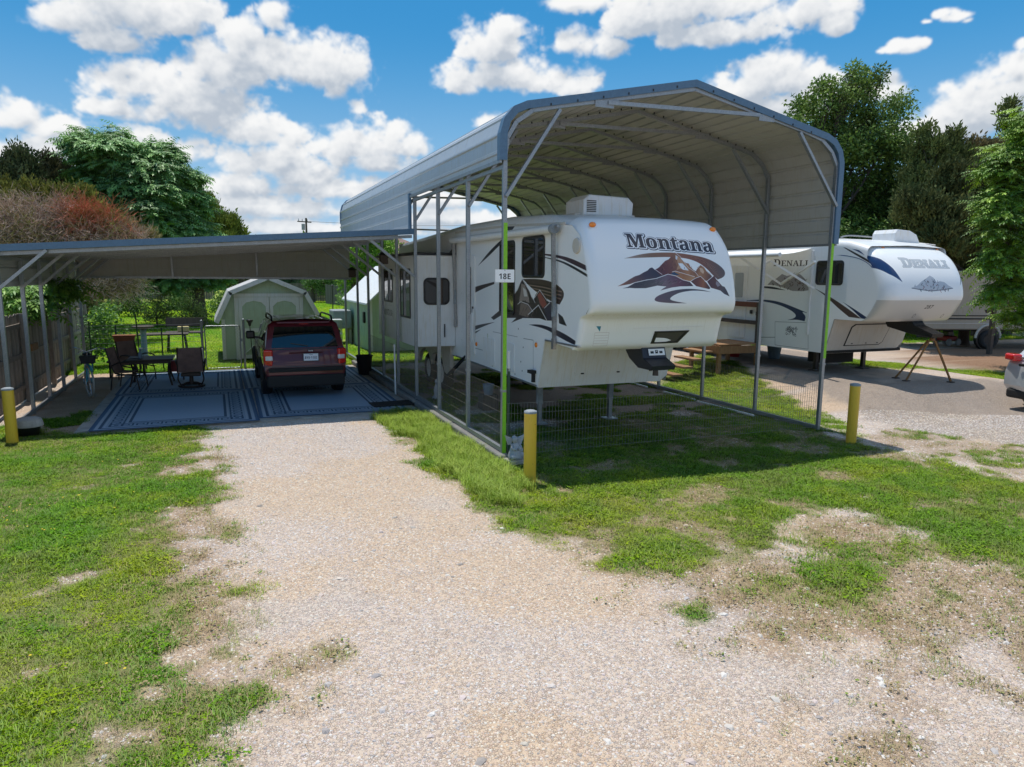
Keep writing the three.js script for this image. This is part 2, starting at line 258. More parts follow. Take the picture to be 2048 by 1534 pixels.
// ---------------------------------------------------------------- ground: which stretch carries what (outlines measured on the photograph, kept in metres)
const poly = (a, pad = 0) => { const p = a.map(([x, y]) => { const g = G(x, y); return [g.x, g.z]; }); return p; };
function sd(p, x, z) { // signed distance, positive inside
  let d = 1e9, ins = false;
  for (let i = 0, j = p.length - 1; i < p.length; j = i++) {
    const ax = p[j][0], az = p[j][1], bx = p[i][0], bz = p[i][1], ex = bx - ax, ez = bz - az, wx = x - ax, wz = z - az, t = clamp((wx * ex + wz * ez) / (ex * ex + ez * ez)), qx = wx - ex * t, qz = wz - ez * t;
    d = Math.min(d, qx * qx + qz * qz);
    if ((az > z) !== (bz > z) && x < ((bx - ax) * (z - az)) / (bz - az) + ax) ins = !ins;
  }
  return ins ? Math.sqrt(d) : -Math.sqrt(d);
}
const Z = {
  lawnL: poly([[-2500, 905], [-200, 890], [60, 872], [200, 880], [330, 872], [395, 900], [330, 925], [300, 950], [385, 960], [420, 985], [340, 1012], [330, 1050], [345, 1100], [320, 1135], [300, 1165], [330, 1185], [345, 1230], [320, 1280], [350, 1330], [372, 1372], [420, 1410], [500, 1378], [528, 1398], [450, 1440], [412, 1470], [425, 1534], [430, 1700], [-2500, 1700]]),
  lawnLStrip: poly([[30, 852], [170, 870], [360, 852], [420, 850], [420, 866], [330, 880], [60, 890], [-200, 900], [-200, 870]]),
  sparseL: poly([[180, 890], [395, 868], [432, 925], [428, 1000], [452, 1100], [480, 1180], [450, 1270], [510, 1340], [600, 1330], [645, 1300], [640, 1330], [540, 1400], [430, 1470], [420, 1534], [300, 1534], [300, 1300], [260, 1200], [280, 1000]]),
  edgeR: poly([[752, 826], [792, 812], [845, 836], [900, 868], [962, 908], [1020, 946], [1050, 978], [1040, 1010], [985, 1000], [940, 975], [890, 935], [830, 885], [780, 850]]),
  lawnR: poly([[800, 838], [900, 890], [1000, 938], [1040, 925], [1040, 860], [1200, 838], [1420, 835], [1640, 862], [1720, 888], [1860, 915], [2048, 962], [2500, 1010], [2600, 1180], [2048, 1136], [1960, 1118], [1880, 1100], [1845, 1060], [1770, 1035], [1640, 1020], [1560, 1040], [1530, 1090], [1440, 1112], [1345, 1132], [1220, 1128], [1160, 1098], [1095, 1072], [1040, 1058], [985, 1032], [930, 990], [865, 930], [805, 880]]),
  lawnRmid: poly([[1560, 1050], [1640, 1030], [1780, 1045], [1860, 1110], [1960, 1135], [2048, 1150], [2400, 1180], [2400, 1500], [2048, 1330], [1900, 1260], [1780, 1215], [1640, 1130]]),
  clump1: poly([[1580, 1128], [1640, 1112], [1720, 1125], [1755, 1155], [1740, 1185], [1690, 1192], [1620, 1165]]),
  clump2: poly([[1358, 1215], [1400, 1205], [1432, 1222], [1425, 1242], [1375, 1245]]),
  dryR: poly([[1210, 1120], [1340, 1135], [1530, 1095], [1580, 1110], [1900, 1110], [2300, 1160], [2400, 1800], [1640, 1640], [1640, 1500], [1700, 1420], [1880, 1400], [1800, 1330], [1640, 1290], [1480, 1280], [1320, 1200], [1300, 1165]]),
  dryB: poly([[1610, 1500], [1760, 1490], [1850, 1534], [1800, 1640], [1600, 1640]]),
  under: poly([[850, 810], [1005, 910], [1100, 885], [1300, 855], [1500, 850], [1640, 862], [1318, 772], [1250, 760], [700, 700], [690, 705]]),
  stripR: poly([[1335, 742], [1400, 736], [1470, 748], [1560, 795], [1680, 850], [1730, 885], [1640, 858], [1520, 828], [1400, 795], [1318, 770]]),
  pad: poly([[1310, 700], [1560, 690], [1640, 735], [1760, 800], [1900, 785], [2100, 800], [2400, 830], [2400, 905], [2048, 895], [1960, 880], [1830, 862], [1740, 840], [1620, 795], [1470, 745], [1400, 728]]),
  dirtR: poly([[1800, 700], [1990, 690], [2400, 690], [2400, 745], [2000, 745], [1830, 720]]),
  grassBR: poly([[1660, 742], [1760, 752], [1840, 735], [2000, 742], [2400, 745], [2400, 785], [2010, 778], [1900, 765], [1800, 765], [1700, 762]]),
  gravelR: poly([[1720, 885], [1790, 850], [1960, 885], [2400, 910], [2400, 1000], [2048, 955], [1880, 910]]),
  leanL: poly([[60, 836], [150, 760], [250, 750], [180, 862], [60, 880]]),
};
const zsd = {}; // cheap bounding boxes for the outlines
for (const k in Z) { const xs = Z[k].map((p) => p[0]), zs = Z[k].map((p) => p[1]); zsd[k] = [Math.min(...xs) - 1.5, Math.max(...xs) + 1.5, Math.min(...zs) - 1.5, Math.max(...zs) + 1.5]; }
const inZ = (k, x, z) => { const b = zsd[k]; return x < b[0] || x > b[1] || z < b[2] || z > b[3] ? -9 : sd(Z[k], x, z); };
const soft = (k, x, z, n, f = 0.3, amp = 0.35) => sstep(-f, f, inZ(k, x, z) + (n - 0.5) * 2 * amp);
function cover(x, z) { // how much green turf, dry tufts, bare soil stands at a spot
  const n1 = fbm(x * 1.3 + 50, z * 1.3 + 50, 4, 101), n2 = fbm(x * 3.1 + 9, z * 3.1 + 9, 3, 103), n3 = fbm(x * 0.45 + 70, z * 0.45 + 70, 3, 107);
  let g = 0, dry = 0, soil = 0, tall = 0; const n4q = fbm(x * 4.2 + 3, z * 4.2 + 7, 2, 109);
  const lwn = soft('lawnL', x, z, n2, 0.16, 0.22); soil = Math.max(soil, lwn * 0.45); dry = Math.max(dry, lwn * 0.35 * (1 - sstep(0.36, 0.5, n1 * 0.6 + n4q * 0.4))); g = Math.max(g, lwn * sstep(0.27, 0.38, n1 * 0.6 + n4q * 0.4 + 0.22 * sstep(-1.0, -3, x)));
  g = Math.max(g, soft('lawnLStrip', x, z, n2, 0.2, 0.25) * 0.85);
  const n4 = fbm(x * 4.2 + 3, z * 4.2 + 7, 3, 109), sL = soft('sparseL', x, z, n2, 0.3, 0.3); g = Math.max(g, sL * sstep(0.5, 0.6, n4 * 0.6 + n1 * 0.4) * 0.8); soil = Math.max(soil, sL * 0.8); dry = Math.max(dry, sL * sstep(0.4, 0.55, n2));
  const lr = soft('lawnR', x, z, n2, 0.25, 0.35), bare = sstep(0.37, 0.47, n1 * 0.55 + n2 * 0.45); g = Math.max(g, lr * lerp(0.3, 0.97, bare)); soil = Math.max(soil, lr * (0.35 + 0.6 * (1 - bare))); dry = Math.max(dry, lr * (0.25 + 0.6 * (1 - bare)));
  const eR = soft('edgeR', x, z, n2, 0.15, 0.2); g = Math.max(g, eR); tall = Math.max(tall, eR);
  const lm = soft('lawnRmid', x, z, n2, 0.3, 0.4); g = Math.max(g, lm * sstep(0.5, 0.64, n1) * 0.7); soil = Math.max(soil, lm * 0.8); dry = Math.max(dry, lm * 0.7);
  g = Math.max(g, soft('clump1', x, z, n2, 0.12, 0.2), soft('clump2', x, z, n2, 0.1, 0.12));
  const dr = soft('dryR', x, z, n2, 0.5, 0.5); dry = Math.max(dry, dr * sstep(0.4, 0.52, n4 * 0.4 + n3 * 0.3 + n1 * 0.3)); soil = Math.max(soil, dr * sstep(0.36, 0.5, n3 * 0.5 + n1 * 0.5) * 0.8); g = Math.max(g, dr * sstep(0.62, 0.7, n1) * 0.35);
  dry = Math.max(dry, soft('dryB', x, z, n2, 0.3, 0.3));
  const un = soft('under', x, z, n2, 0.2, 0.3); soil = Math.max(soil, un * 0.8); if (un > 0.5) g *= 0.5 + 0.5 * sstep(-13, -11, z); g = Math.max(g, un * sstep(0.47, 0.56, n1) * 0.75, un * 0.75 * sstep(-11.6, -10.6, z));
  g = Math.max(g, soft('stripR', x, z, n2, 0.2, 0.35) * 0.9, soft('grassBR', x, z, n2, 0.4, 0.6) * 0.9);
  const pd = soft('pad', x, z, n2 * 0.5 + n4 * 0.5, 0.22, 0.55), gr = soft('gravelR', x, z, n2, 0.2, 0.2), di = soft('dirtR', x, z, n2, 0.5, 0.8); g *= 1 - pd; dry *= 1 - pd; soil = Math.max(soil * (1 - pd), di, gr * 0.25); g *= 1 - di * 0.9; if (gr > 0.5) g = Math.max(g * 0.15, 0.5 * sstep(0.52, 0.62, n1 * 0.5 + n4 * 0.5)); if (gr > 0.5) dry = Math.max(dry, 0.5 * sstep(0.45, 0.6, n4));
  const lL = soft('leanL', x, z, n2, 0.15, 0.2); soil = Math.max(soil, lL * 0.9); g = Math.max(g, lL * sstep(0.55, 0.62, n1) * sstep(-16.5, -14.5, z));
  if (z < -21.2 && pd < 0.5 && di < 0.5) { const back = sstep(-21.1, -21.6, z + (n2 - 0.5) * 0.5) * (x < 13 || z < -24 ? 1 : 0.4); g = Math.max(g, back * 0.95); }
  if (x > 14 && z > -9 && z < -3 && inZ('lawnR', x, z) > -9) g = Math.max(g, 0);
  const slab = x > -2.3 && x < 3.75 && z < -13.45 && z > -21.05; if (slab) g = dry = tall = 0;
  return { g, dry, soil, tall, pad: pd, grv: gr, n1, n2, n3 };
}
// ---- crushed stone: stones of two sizes drawn from cells, 4 m to a tile
const GN = 2048, gravelCol = new Uint8Array(GN * GN * 4), gravelHgt = new Uint8Array(GN * GN * 4);
{
  const cells = 230, sub = GN / cells;
  const pal = [[0.88, 0.8, 0.77], [0.8, 0.75, 0.73], [0.93, 0.89, 0.86], [0.86, 0.75, 0.64], [0.7, 0.66, 0.65], [0.89, 0.79, 0.75], [0.82, 0.72, 0.69], [0.95, 0.92, 0.88]];
  for (let y = 0; y < GN; y++) for (let x = 0; x < GN; x++) {
    const gx = x / sub, gy = y / sub, cx = Math.floor(gx), cy = Math.floor(gy); let b = 9, b2 = 9, id = 0;
    for (let j = -1; j <= 1; j++) for (let i = -1; i <= 1; i++) {
      const ux = mod(cx + i, cells), uy = mod(cy + j, cells), px = cx + i + 0.5 + (hash2(ux, uy, 1) - 0.5) * 0.9, py = cy + j + 0.5 + (hash2(ux, uy, 2) - 0.5) * 0.9, s = 0.75 + 0.5 * hash2(ux, uy, 3), ax = 0.75 + 0.5 * hash2(ux, uy, 4);
      const dx = (gx - px) * ax, dy = (gy - py) / ax, d = Math.sqrt(dx * dx + dy * dy) / s;
      if (d < b) { b2 = b; b = d; id = ux * 977 + uy; } else if (d < b2) b2 = d;
    }
    const edge = sstep(-0.05, 0.3, b2 - b), pc = pal[Math.floor(hash2(id, 5, 7) * 8)], tone = 0.88 + 0.2 * hash2(id, 9, 11), fines = vnoise(x / 2, y / 2, 13, GN / 2), show = hash2(id, 3, 17) > 0.3;
    const k = (y * GN + x) * 4, sandc = [0.84 + 0.14 * (fines - 0.5), 0.77 + 0.13 * (fines - 0.5), 0.7 + 0.12 * (fines - 0.5)];
    for (let c = 0; c < 3; c++) { const v = show ? lerp(sandc[c] * 0.84, pc[c] * tone, edge) : sandc[c]; gravelCol[k + c] = l2s(v * (0.95 + 0.1 * fines)) * 255; gravelHgt[k + c] = clamp((show ? edge * (0.35 + 0.4 * hash2(id, 1, 23)) : 0.2) + 0.25 * fines) * 255; }
    gravelCol[k + 3] = gravelHgt[k + 3] = 255;
  }
}
const mkT = (d, size, srgb) => { const t = new THREE.DataTexture(d, GN, GN); t.wrapS = t.wrapT = THREE.RepeatWrapping; t.magFilter = THREE.LinearFilter; t.minFilter = THREE.LinearMipmapLinearFilter; t.generateMipmaps = true; if (srgb) t.colorSpace = THREE.SRGBColorSpace; t.repeat.set(1 / size, 1 / size); t.needsUpdate = true; return t; };
const groundMat = std({ map: mkT(gravelCol, 3.6, true), bumpMap: mkT(gravelHgt, 3.6, false), bumpScale: 0.014, roughness: 0.95, vertexColors: true });
const rise = (x, z) => 0.38 * sstep(10.8, 13.4, x) * (1 - sstep(16.5, 19.5, x)) * sstep(-9.4, -11, z) * (1 - sstep(-20, -25, z));
function groundY(x, z) { const far = sstep(34, 60, Math.hypot(x, z)); let y = 0.03 * (fbm(x * 0.9 + 20, z * 0.9 + 20, 3, 131) - 0.5) + 0.012 * (vnoise(x * 4 + 40, z * 4 + 40, 137) - 0.5); if (x > -2.8 && x < 4 && z < -13 && z > -21.5) y = Math.min(y, -0.004); return y * (1 - far) - 0.006 + rise(x, z); }
{
  const axis = (lo, hi, step, out) => { const a = []; for (let v = lo; v <= hi + 1e-6; v += step) a.push(v); let s = step * 1.5, v = hi; while (v < out) { v += s; s *= 1.35; a.push(v); } s = step * 1.5; v = lo; while (v > -out) { v -= s; s *= 1.35; a.unshift(v); } return a; };
  const xs = axis(-7, 15, 0.085, 900), zs = axis(-27, -2.5, 0.085, 900), nx = xs.length, nz = zs.length, p = new Float32Array(nx * nz * 3), c = new Float32Array(nx * nz * 3), uv = new Float32Array(nx * nz * 2), ix = [];
  for (let j = 0; j < nz; j++) for (let i = 0; i < nx; i++) {
    const x = xs[i], z = zs[j], k = j * nx + i, q = cover(x, z); p[3 * k] = x; p[3 * k + 1] = groundY(x, z); p[3 * k + 2] = z; uv[2 * k] = x; uv[2 * k + 1] = z;
    let col = mix3([0.69, 0.605, 0.53], [0.69, 0.56, 0.43], sstep(0.4, 0.6, fbm(x * 0.7 + 30, z * 0.7 + 30, 4, 141)) * 0.9);
    col = mix3(col, [0.64, 0.605, 0.59], sstep(0.55, 0.72, fbm(x * 1.1 + 80, z * 0.9, 3, 143)) * 0.6);
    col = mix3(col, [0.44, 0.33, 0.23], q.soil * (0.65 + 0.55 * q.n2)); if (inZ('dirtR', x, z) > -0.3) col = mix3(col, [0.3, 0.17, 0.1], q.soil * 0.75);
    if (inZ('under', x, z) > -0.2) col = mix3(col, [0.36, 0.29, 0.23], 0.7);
    col = mix3(col, mix3([0.34, 0.305, 0.275], [0.43, 0.385, 0.345], q.n2), q.pad * 0.92); col = mix3(col, [0.5, 0.42, 0.34], q.grv * 0.85);
    const t2 = fbm(x * 0.25 + 11, z * 0.25 + 17, 3, 149);
    col = mix3(col, z < -21.3 ? mix3([0.27, 0.42, 0.03], [0.36, 0.46, 0.05], t2) : [0.2, 0.25, 0.06], Math.min(1, q.g * (z < -21.3 ? 1 : 0.9))); col = mix3(col, [0.4, 0.31, 0.18], q.dry * 0.35);
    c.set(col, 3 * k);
  }
  for (let j = 0; j < nz - 1; j++) for (let i = 0; i < nx - 1; i++) { const a = j * nx + i; ix.push(a, a + nx, a + 1, a + 1, a + nx, a + nx + 1); }
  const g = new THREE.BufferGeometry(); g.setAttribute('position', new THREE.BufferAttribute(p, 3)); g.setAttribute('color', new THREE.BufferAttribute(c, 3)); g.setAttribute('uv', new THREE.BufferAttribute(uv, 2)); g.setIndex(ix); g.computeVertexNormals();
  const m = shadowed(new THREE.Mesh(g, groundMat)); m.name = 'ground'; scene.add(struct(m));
}
// ---- turf: clumps of real blades and small leaves
function bladeClump(seed, n, hgt, spread, wid, lean, leafy) {
  const r = mulberry(seed), p = [], nn = [], ix = [];
  for (let k = 0; k < n; k++) {
    const a = r() * 6.283, d = Math.sqrt(r()) * spread, bx = Math.cos(a) * d, bz = Math.sin(a) * d, h = hgt * (0.5 + 0.8 * r()), la = r() * 6.283, l = lean * h * (0.4 + r()), w = wid * (0.7 + 0.6 * r()), fx = Math.cos(la + 1.57) * w, fz = Math.sin(la + 1.57) * w, base = p.length / 3;
    if (leafy) { // a small round leaf held on a slant
      const cx = bx + Math.cos(la) * l * 0.5, cz = bz + Math.sin(la) * l * 0.5, s = w * 3.2, tx = (r() - 0.5) * 0.9, tz = (r() - 0.5) * 0.9;
      for (let q = 0; q < 5; q++) { const t = q * 1.2566 + la; const ox = Math.cos(t) * s, oz = Math.sin(t) * s; p.push(cx + ox, h * 0.75 + ox * tx + oz * tz, cz + oz); nn.push(-tx * 0.6, 1, -tz * 0.6); }
      ix.push(base, base + 2, base + 1, base, base + 3, base + 2, base, base + 4, base + 3);
    } else {
      const mx = Math.cos(la) * l * 0.35, mz = Math.sin(la) * l * 0.35, ex = Math.cos(la) * l, ez = Math.sin(la) * l;
      p.push(bx - fx, 0, bz - fz, bx + fx, 0, bz + fz, bx + mx - fx * 0.8, h * 0.6, bz + mz - fz * 0.8, bx + mx + fx * 0.8, h * 0.6, bz + mz + fz * 0.8, bx + ex, h * (1 - lean * 0.3), bz + ez);
      for (let q = 0; q < 5; q++) nn.push(Math.cos(la) * 0.5, 0.8, Math.sin(la) * 0.5);
      ix.push(base, base + 1, base + 2, base + 1, base + 3, base + 2, base + 2, base + 3, base + 4);
    }
  }
  const g = new THREE.BufferGeometry(); g.setAttribute('position', new THREE.Float32BufferAttribute(p, 3)); g.setAttribute('normal', new THREE.Float32BufferAttribute(nn, 3)); g.setAttribute('uv', new THREE.Float32BufferAttribute(new Float32Array((p.length / 3) * 2), 2)); g.setIndex(ix); return g;
}
const leafMat = (o = {}) => phy({ color: rgb(1, 1, 1), roughness: 0.85, side: THREE.DoubleSide, transmission: 0.42, thickness: 0, specularIntensity: 0.2, ...o });
function scatter(name, label, category, variants, mat, pts, colorOf) { // pts: [x, y, z, scale, turn, data]
  const grp = new THREE.Group(); grp.name = numbered(name); grp.userData = { label, category, kind: 'stuff' }; scene.add(grp);
  const o = new THREE.Object3D(), lists = variants.map(() => []); pts.forEach((q, i) => lists[i % variants.length].push(q));
  variants.forEach((g, v) => {
    const l = lists[v]; if (!l.length) return; const im = new THREE.InstancedMesh(g, mat, l.length); im.name = name + '_clump'; im.castShadow = im.receiveShadow = true;
    l.forEach((q, i) => { o.position.set(q[0], q[1], q[2]); o.rotation.set(0, q[4], 0); o.scale.set(q[3], q[3] * (q[6] || 1), q[3]); o.updateMatrix(); im.setMatrixAt(i, o.matrix); im.setColorAt(i, colorOf(q)); }); grp.add(im);
  });
  return grp;
}
{
  const r = mulberry(4001), lawn = [], dry = [], tall = [];
  const visible = (x, z) => { const dx = x, dz = z, xc = AX.x * dx + AX.z * dz, zc = -(AZ.x * dx + AZ.z * dz); return zc > 1.5 && Math.abs(xc) < zc * 0.78 + 1.2; };
  for (let k = 0; k < 430000; k++) {
    const x = -9 + 33 * r(), z = -26 + 23.5 * r(), keep = r(), s = r(), t = r() * 6.283; if (!visible(x, z)) continue;
    const dist = Math.hypot(x, z + 0), den = dist < 14 ? 1 : 0.8; const q = cover(x, z);
    if (keep < q.g * den) { if (q.tall > 0.35 && s < 0.7) tall.push([x, groundY(x, z), z, 0.6 + 0.7 * s, t, q]); else lawn.push([x, groundY(x, z) - 0.004, z, (0.7 + 0.6 * s) * (0.75 + 0.5 * sstep(0.35, 0.65, q.n1)) * (q.g > 0.7 ? 1 : 0.75) * (dist > 14 ? 1.2 : 1), t, q]); }
    if (s * 7919 % 1 < q.dry * 0.7) dry.push([x + 0.03, groundY(x, z), z, 0.45 + 0.6 * t / 6.283, t, q]);
  }
  for (let k = 0; k < 90000; k++) { const z = -21.3 - 50 * Math.pow(r(), 1.6), x = -14 + r() * (14 + 24 - z * 0.5), s = r(), t = r() * 6.283, keep = r(); if (!visible(x, z) || keep > cover(x, z).g || (x > -0.1 && x < 3 && z < -22.9 && z > -26.5) || (x > 4.5 && x < 7.4 && z < -24 && z > -29.5)) continue; lawn.push([x, -0.006, z, 1.3 + 1.2 * s + (-z - 21) * 0.03, t, { n1: vnoise(x, z), n3: fbm(x * 0.2 + 20, z * 0.2 + 90, 3, 5), back: 1 }]); }
  const col = new THREE.Color();
  scatter('lawn_grass', 'short bright green grass and clover growing in patches beside the gravel drive', 'grass', [bladeClump(1, 24, 0.046, 0.07, 0.0022, 0.8), bladeClump(2, 22, 0.036, 0.075, 0.0024, 1.0), bladeClump(3, 22, 0.032, 0.07, 0.0024, 0.5, true), bladeClump(4, 20, 0.04, 0.07, 0.0021, 0.7)], leafMat(), lawn, (q) => { const d = q[5], u = hash2(q[0] * 900, q[2] * 900), m = clamp((d.n3 - 0.35) * 2.4), m2 = fbm(q[0] * 2.3 + 60, q[2] * 2.3 + 60, 3, 163); let c = mix3([0.15, 0.36, 0.004], [0.4, 0.49, 0.008], clamp(m * 0.6 + (u - 0.5) * 0.5 + (m2 - 0.5) * 1.6)); if (!d.back) c = mix3(c, [0.38, 0.33, 0.13], sstep(0.58, 0.74, fbm(q[0] * 1.7 + 5, q[2] * 1.7 + 95, 3, 167)) * 0.35 * (u < 0.75 ? 1 : 0)); const k = d.back ? 1.2 : 0.62 + 0.55 * u; const right = q[0] > 3.5 && !d.back ? 0.22 : 0; return col.setRGB(lerp(c[0], 0.31, right) * k, lerp(c[1], 0.4, right) * k, lerp(c[2], 0.035, right) * k); });
  scatter('tall_grass', 'long pale green grass along the timber edge of the tall carport', 'grass', [bladeClump(5, 22, 0.17, 0.07, 0.0028, 0.8), bladeClump(6, 18, 0.14, 0.08, 0.003, 1.0)], leafMat(), tall, (q) => { const u = hash2(q[0] * 700, q[2] * 700); return col.setRGB(0.27 + 0.14 * u, 0.44 + 0.08 * u, 0.03 + 0.05 * u); });
  scatter('dry_grass', 'dry straw coloured grass tufts and weeds in the gravel', 'grass', [bladeClump(7, 11, 0.055, 0.07, 0.002, 1.1), bladeClump(8, 9, 0.045, 0.09, 0.0024, 1.2), bladeClump(9, 7, 0.03, 0.06, 0.003, 0.6, true)], leafMat({ transmission: 0.2 }), dry, (q) => { const u = hash2(q[0] * 500, q[2] * 500); const c = u < 0.55 ? [0.4, 0.31, 0.17] : u < 0.8 ? [0.32, 0.32, 0.12] : [0.22, 0.31, 0.06]; return col.setRGB(...c); });
  // yellow flower heads in the left lawn
  const fl = []; for (let k = 0; k < 400; k++) { const x = -7 + 6.6 * r(), z = -13 + 9.5 * r(); if (cover(x, z).g > 0.6 && vnoise(x * 0.8, z * 0.8, 3) > 0.5) fl.push([x, groundY(x, z) + 0.05, z, 0.7 + 0.5 * r(), r() * 6, 0]); }
  const fg = new THREE.ConeGeometry(0.009, 0.006, 7); scatter('yellow_flowers', 'tiny yellow flower heads dotted through the left lawn', 'flowers', [fg], std({ color: rgb(1, 1, 1), roughness: 0.8 }), fl, () => col.setRGB(0.75, 0.55, 0.04));
  // stones
  const st = []; for (let k = 0; k < 420000; k++) { const dd = Math.pow(r(), 0.75), zc = 2.6 + 11.5 * dd, xc = (r() * 2 - 1) * (zc * 0.76 + 0.3); const x = AX.x * xc - AZ.x * zc, z = AX.z * xc - AZ.z * zc, s = r(), t = r() * 6.283, keep = r(); if (z < -13.3 && x < 4) continue; const q = cover(x, z); if (q.g > 0.45 || (q.grv > 0.4 && keep > 0.25) || keep > (0.95 - q.g - q.soil * 0.55)) continue; st.push([x, groundY(x, z) - 0.002, z, (0.0042 + 0.007 * s * s * s * s + 0.0025 * s) * (0.8 + zc * 0.04), t, q, 0.6 + 0.3 * keep]); }
  for (let k = 0; k < 900; k++) { const zc = 3 + 10 * r(), xc = (r() * 2 - 1) * zc * 0.74, x = AX.x * xc - AZ.x * zc, z = AX.z * xc - AZ.z * zc; if (z < -13.3 && x < 4) continue; const q = cover(x, z); if (q.g > 0.5) continue; st.push([x, groundY(x, z), z, 0.014 + 0.022 * Math.pow(r(), 3), r() * 6.28, q, 0.7]); }
  const litter = []; for (let k = 0; k < 600; k++) { const zc = 3 + 12 * r(), xc = (r() * 2 - 1) * zc * 0.74, x = AX.x * xc - AZ.x * zc, z = AX.z * xc - AZ.z * zc; const q = cover(x, z); if (r() < 0.25 + q.soil + q.dry) litter.push([x, groundY(x, z) + 0.008, z, 0.35 + 0.5 * r(), r() * 6.28, q]); }
  { const P = [], N = [], U = [], I = []; leafQuad(P, N, U, I, V(0, 0, 0), V(1, 0.1, 0).normalize(), V(-0.1, 1, 0.15).normalize(), 0.045, 0.011, 0.3); const g = fin(P, N, U, I), tw = mb().cyl(V(0, 0, 0), V(0.09, 0.012, 0.02), 0.0025, 0.0015, 5).geo(); scatter('leaf_litter', 'brown fallen leaves and bits of twig strewn over the drive', 'leaves', [g, g, tw], leafMat({ transmission: 0.05 }), litter, (q) => { const u = hash2(q[0] * 800, q[2] * 800); return col.setRGB(0.22 + 0.2 * u, 0.14 + 0.13 * u, 0.07 + 0.07 * u); }); }
  const sg = [11, 12, 13, 14].map((sd_) => { const g = new THREE.IcosahedronGeometry(1, 0), p = g.attributes.position; for (let i = 0; i < p.count; i++) { const k = Math.round(p.getX(i) * 50) * 31 + Math.round(p.getY(i) * 50) * 17 + Math.round(p.getZ(i) * 50) + sd_ * 999; const f = 0.72 + 0.5 * hash2(k, sd_); p.setXYZ(i, p.getX(i) * f * 1.15, p.getY(i) * f * 0.8, p.getZ(i) * f * 0.9); } g.computeVertexNormals(); return g; });
  const sp = [[0.62, 0.55, 0.5], [0.55, 0.51, 0.475], [0.66, 0.62, 0.57], [0.6, 0.49, 0.38], [0.46, 0.43, 0.42], [0.61, 0.51, 0.48], [0.56, 0.47, 0.44], [0.34, 0.31, 0.3], [0.68, 0.64, 0.6]];
  scatter('gravel_stones', 'loose pinkish grey crushed stone spread over the drive', 'gravel', sg, std({ color: rgb(1, 1, 1), roughness: 0.92 }), st, (q) => { const u = hash2(q[0] * 3000, q[2] * 3000), i = Math.floor(u * 8.99), c = sp[i], warm = sstep(0.42, 0.66, fbm(q[0] * 0.7 + 30, q[2] * 0.7 + 30, 4, 141)) * 0.6; return col.setRGB(c[0], lerp(c[1], c[1] * 0.93, warm), lerp(c[2], c[2] * 0.76, warm)); });
  console.log('turf', lawn.length, 'dry', dry.length, 'tall', tall.length, 'stones', st.length);
}
// ---------------------------------------------------------------- tall metal carport
const FZ = -9.33, BZ = -23.05, XL = 3.68, XR = 9.7;
const roofProfile = (yl, yr, off = 0) => { // left bottom, round the left knee, over the ridge and down the right side
  const p = [[XL - 0.03 - off, yl], [XL - 0.03 - off, 4.5]], arc = (cx, cy, r, a0, a1, n) => { for (let i = 0; i <= n; i++) { const a = (a0 + ((a1 - a0) * i) / n) * Math.PI / 180; p.push([cx + (r + off) * Math.cos(a), cy + (r + off) * Math.sin(a)]); } };
  arc(4.1, 4.52, 0.45, 176, 102, 3); p.push([6.74, 5.52 + off]); arc(9.28, 4.52, 0.45, 78, 4, 3); p.push([XR + 0.03 + off, 4.45], [XR + 0.03 + off, yr]); return p;
};
const alongLen = (p) => { const l = [0]; for (let i = 1; i < p.length; i++) l.push(l[i - 1] + Math.hypot(p[i][0] - p[i - 1][0], p[i][1] - p[i - 1][1])); return l; };
function cutProfile(p, s0, s1) { const l = alongLen(p), at = (s) => { let i = 1; while (i < p.length - 1 && l[i] < s) i++; const t = (s - l[i - 1]) / (l[i] - l[i - 1]); return [lerp(p[i - 1][0], p[i][0], t), lerp(p[i - 1][1], p[i][1], t)]; }; const o = [at(s0)]; for (let i = 0; i < p.length; i++) if (l[i] > s0 + 0.004 && l[i] < s1 - 0.004) o.push(p[i]); o.push(at(s1)); return o; }
function ribbed(p, pitch) { // a sheet with standing ribs outwards (left hand side of the way it runs)
  const l = alongLen(p), T = l[l.length - 1], marks = []; for (let s = pitch / 2; s < T - 0.04; s += pitch) marks.push(s);
  const S = new Set(l); for (const m of marks) for (const d of [-0.03, -0.014, 0.014, 0.03]) S.add(m + d);
  const ss = [...S].filter((s) => s >= 0 && s <= T).sort((a, b) => a - b), out = [];
  for (const s of ss) { let i = 1; while (i < p.length - 1 && l[i] < s) i++; const t = (s - l[i - 1]) / (l[i] - l[i - 1]), x = lerp(p[i - 1][0], p[i][0], t), y = lerp(p[i - 1][1], p[i][1], t), dx = (p[i][0] - p[i - 1][0]) / (l[i] - l[i - 1]), dy = (p[i][1] - p[i - 1][1]) / (l[i] - l[i - 1]); let h = 0; for (const m of marks) if (Math.abs(s - m) < 0.02) h = 0.022; out.push([x - dy * h, y + dx * h]); }
  return out;
}
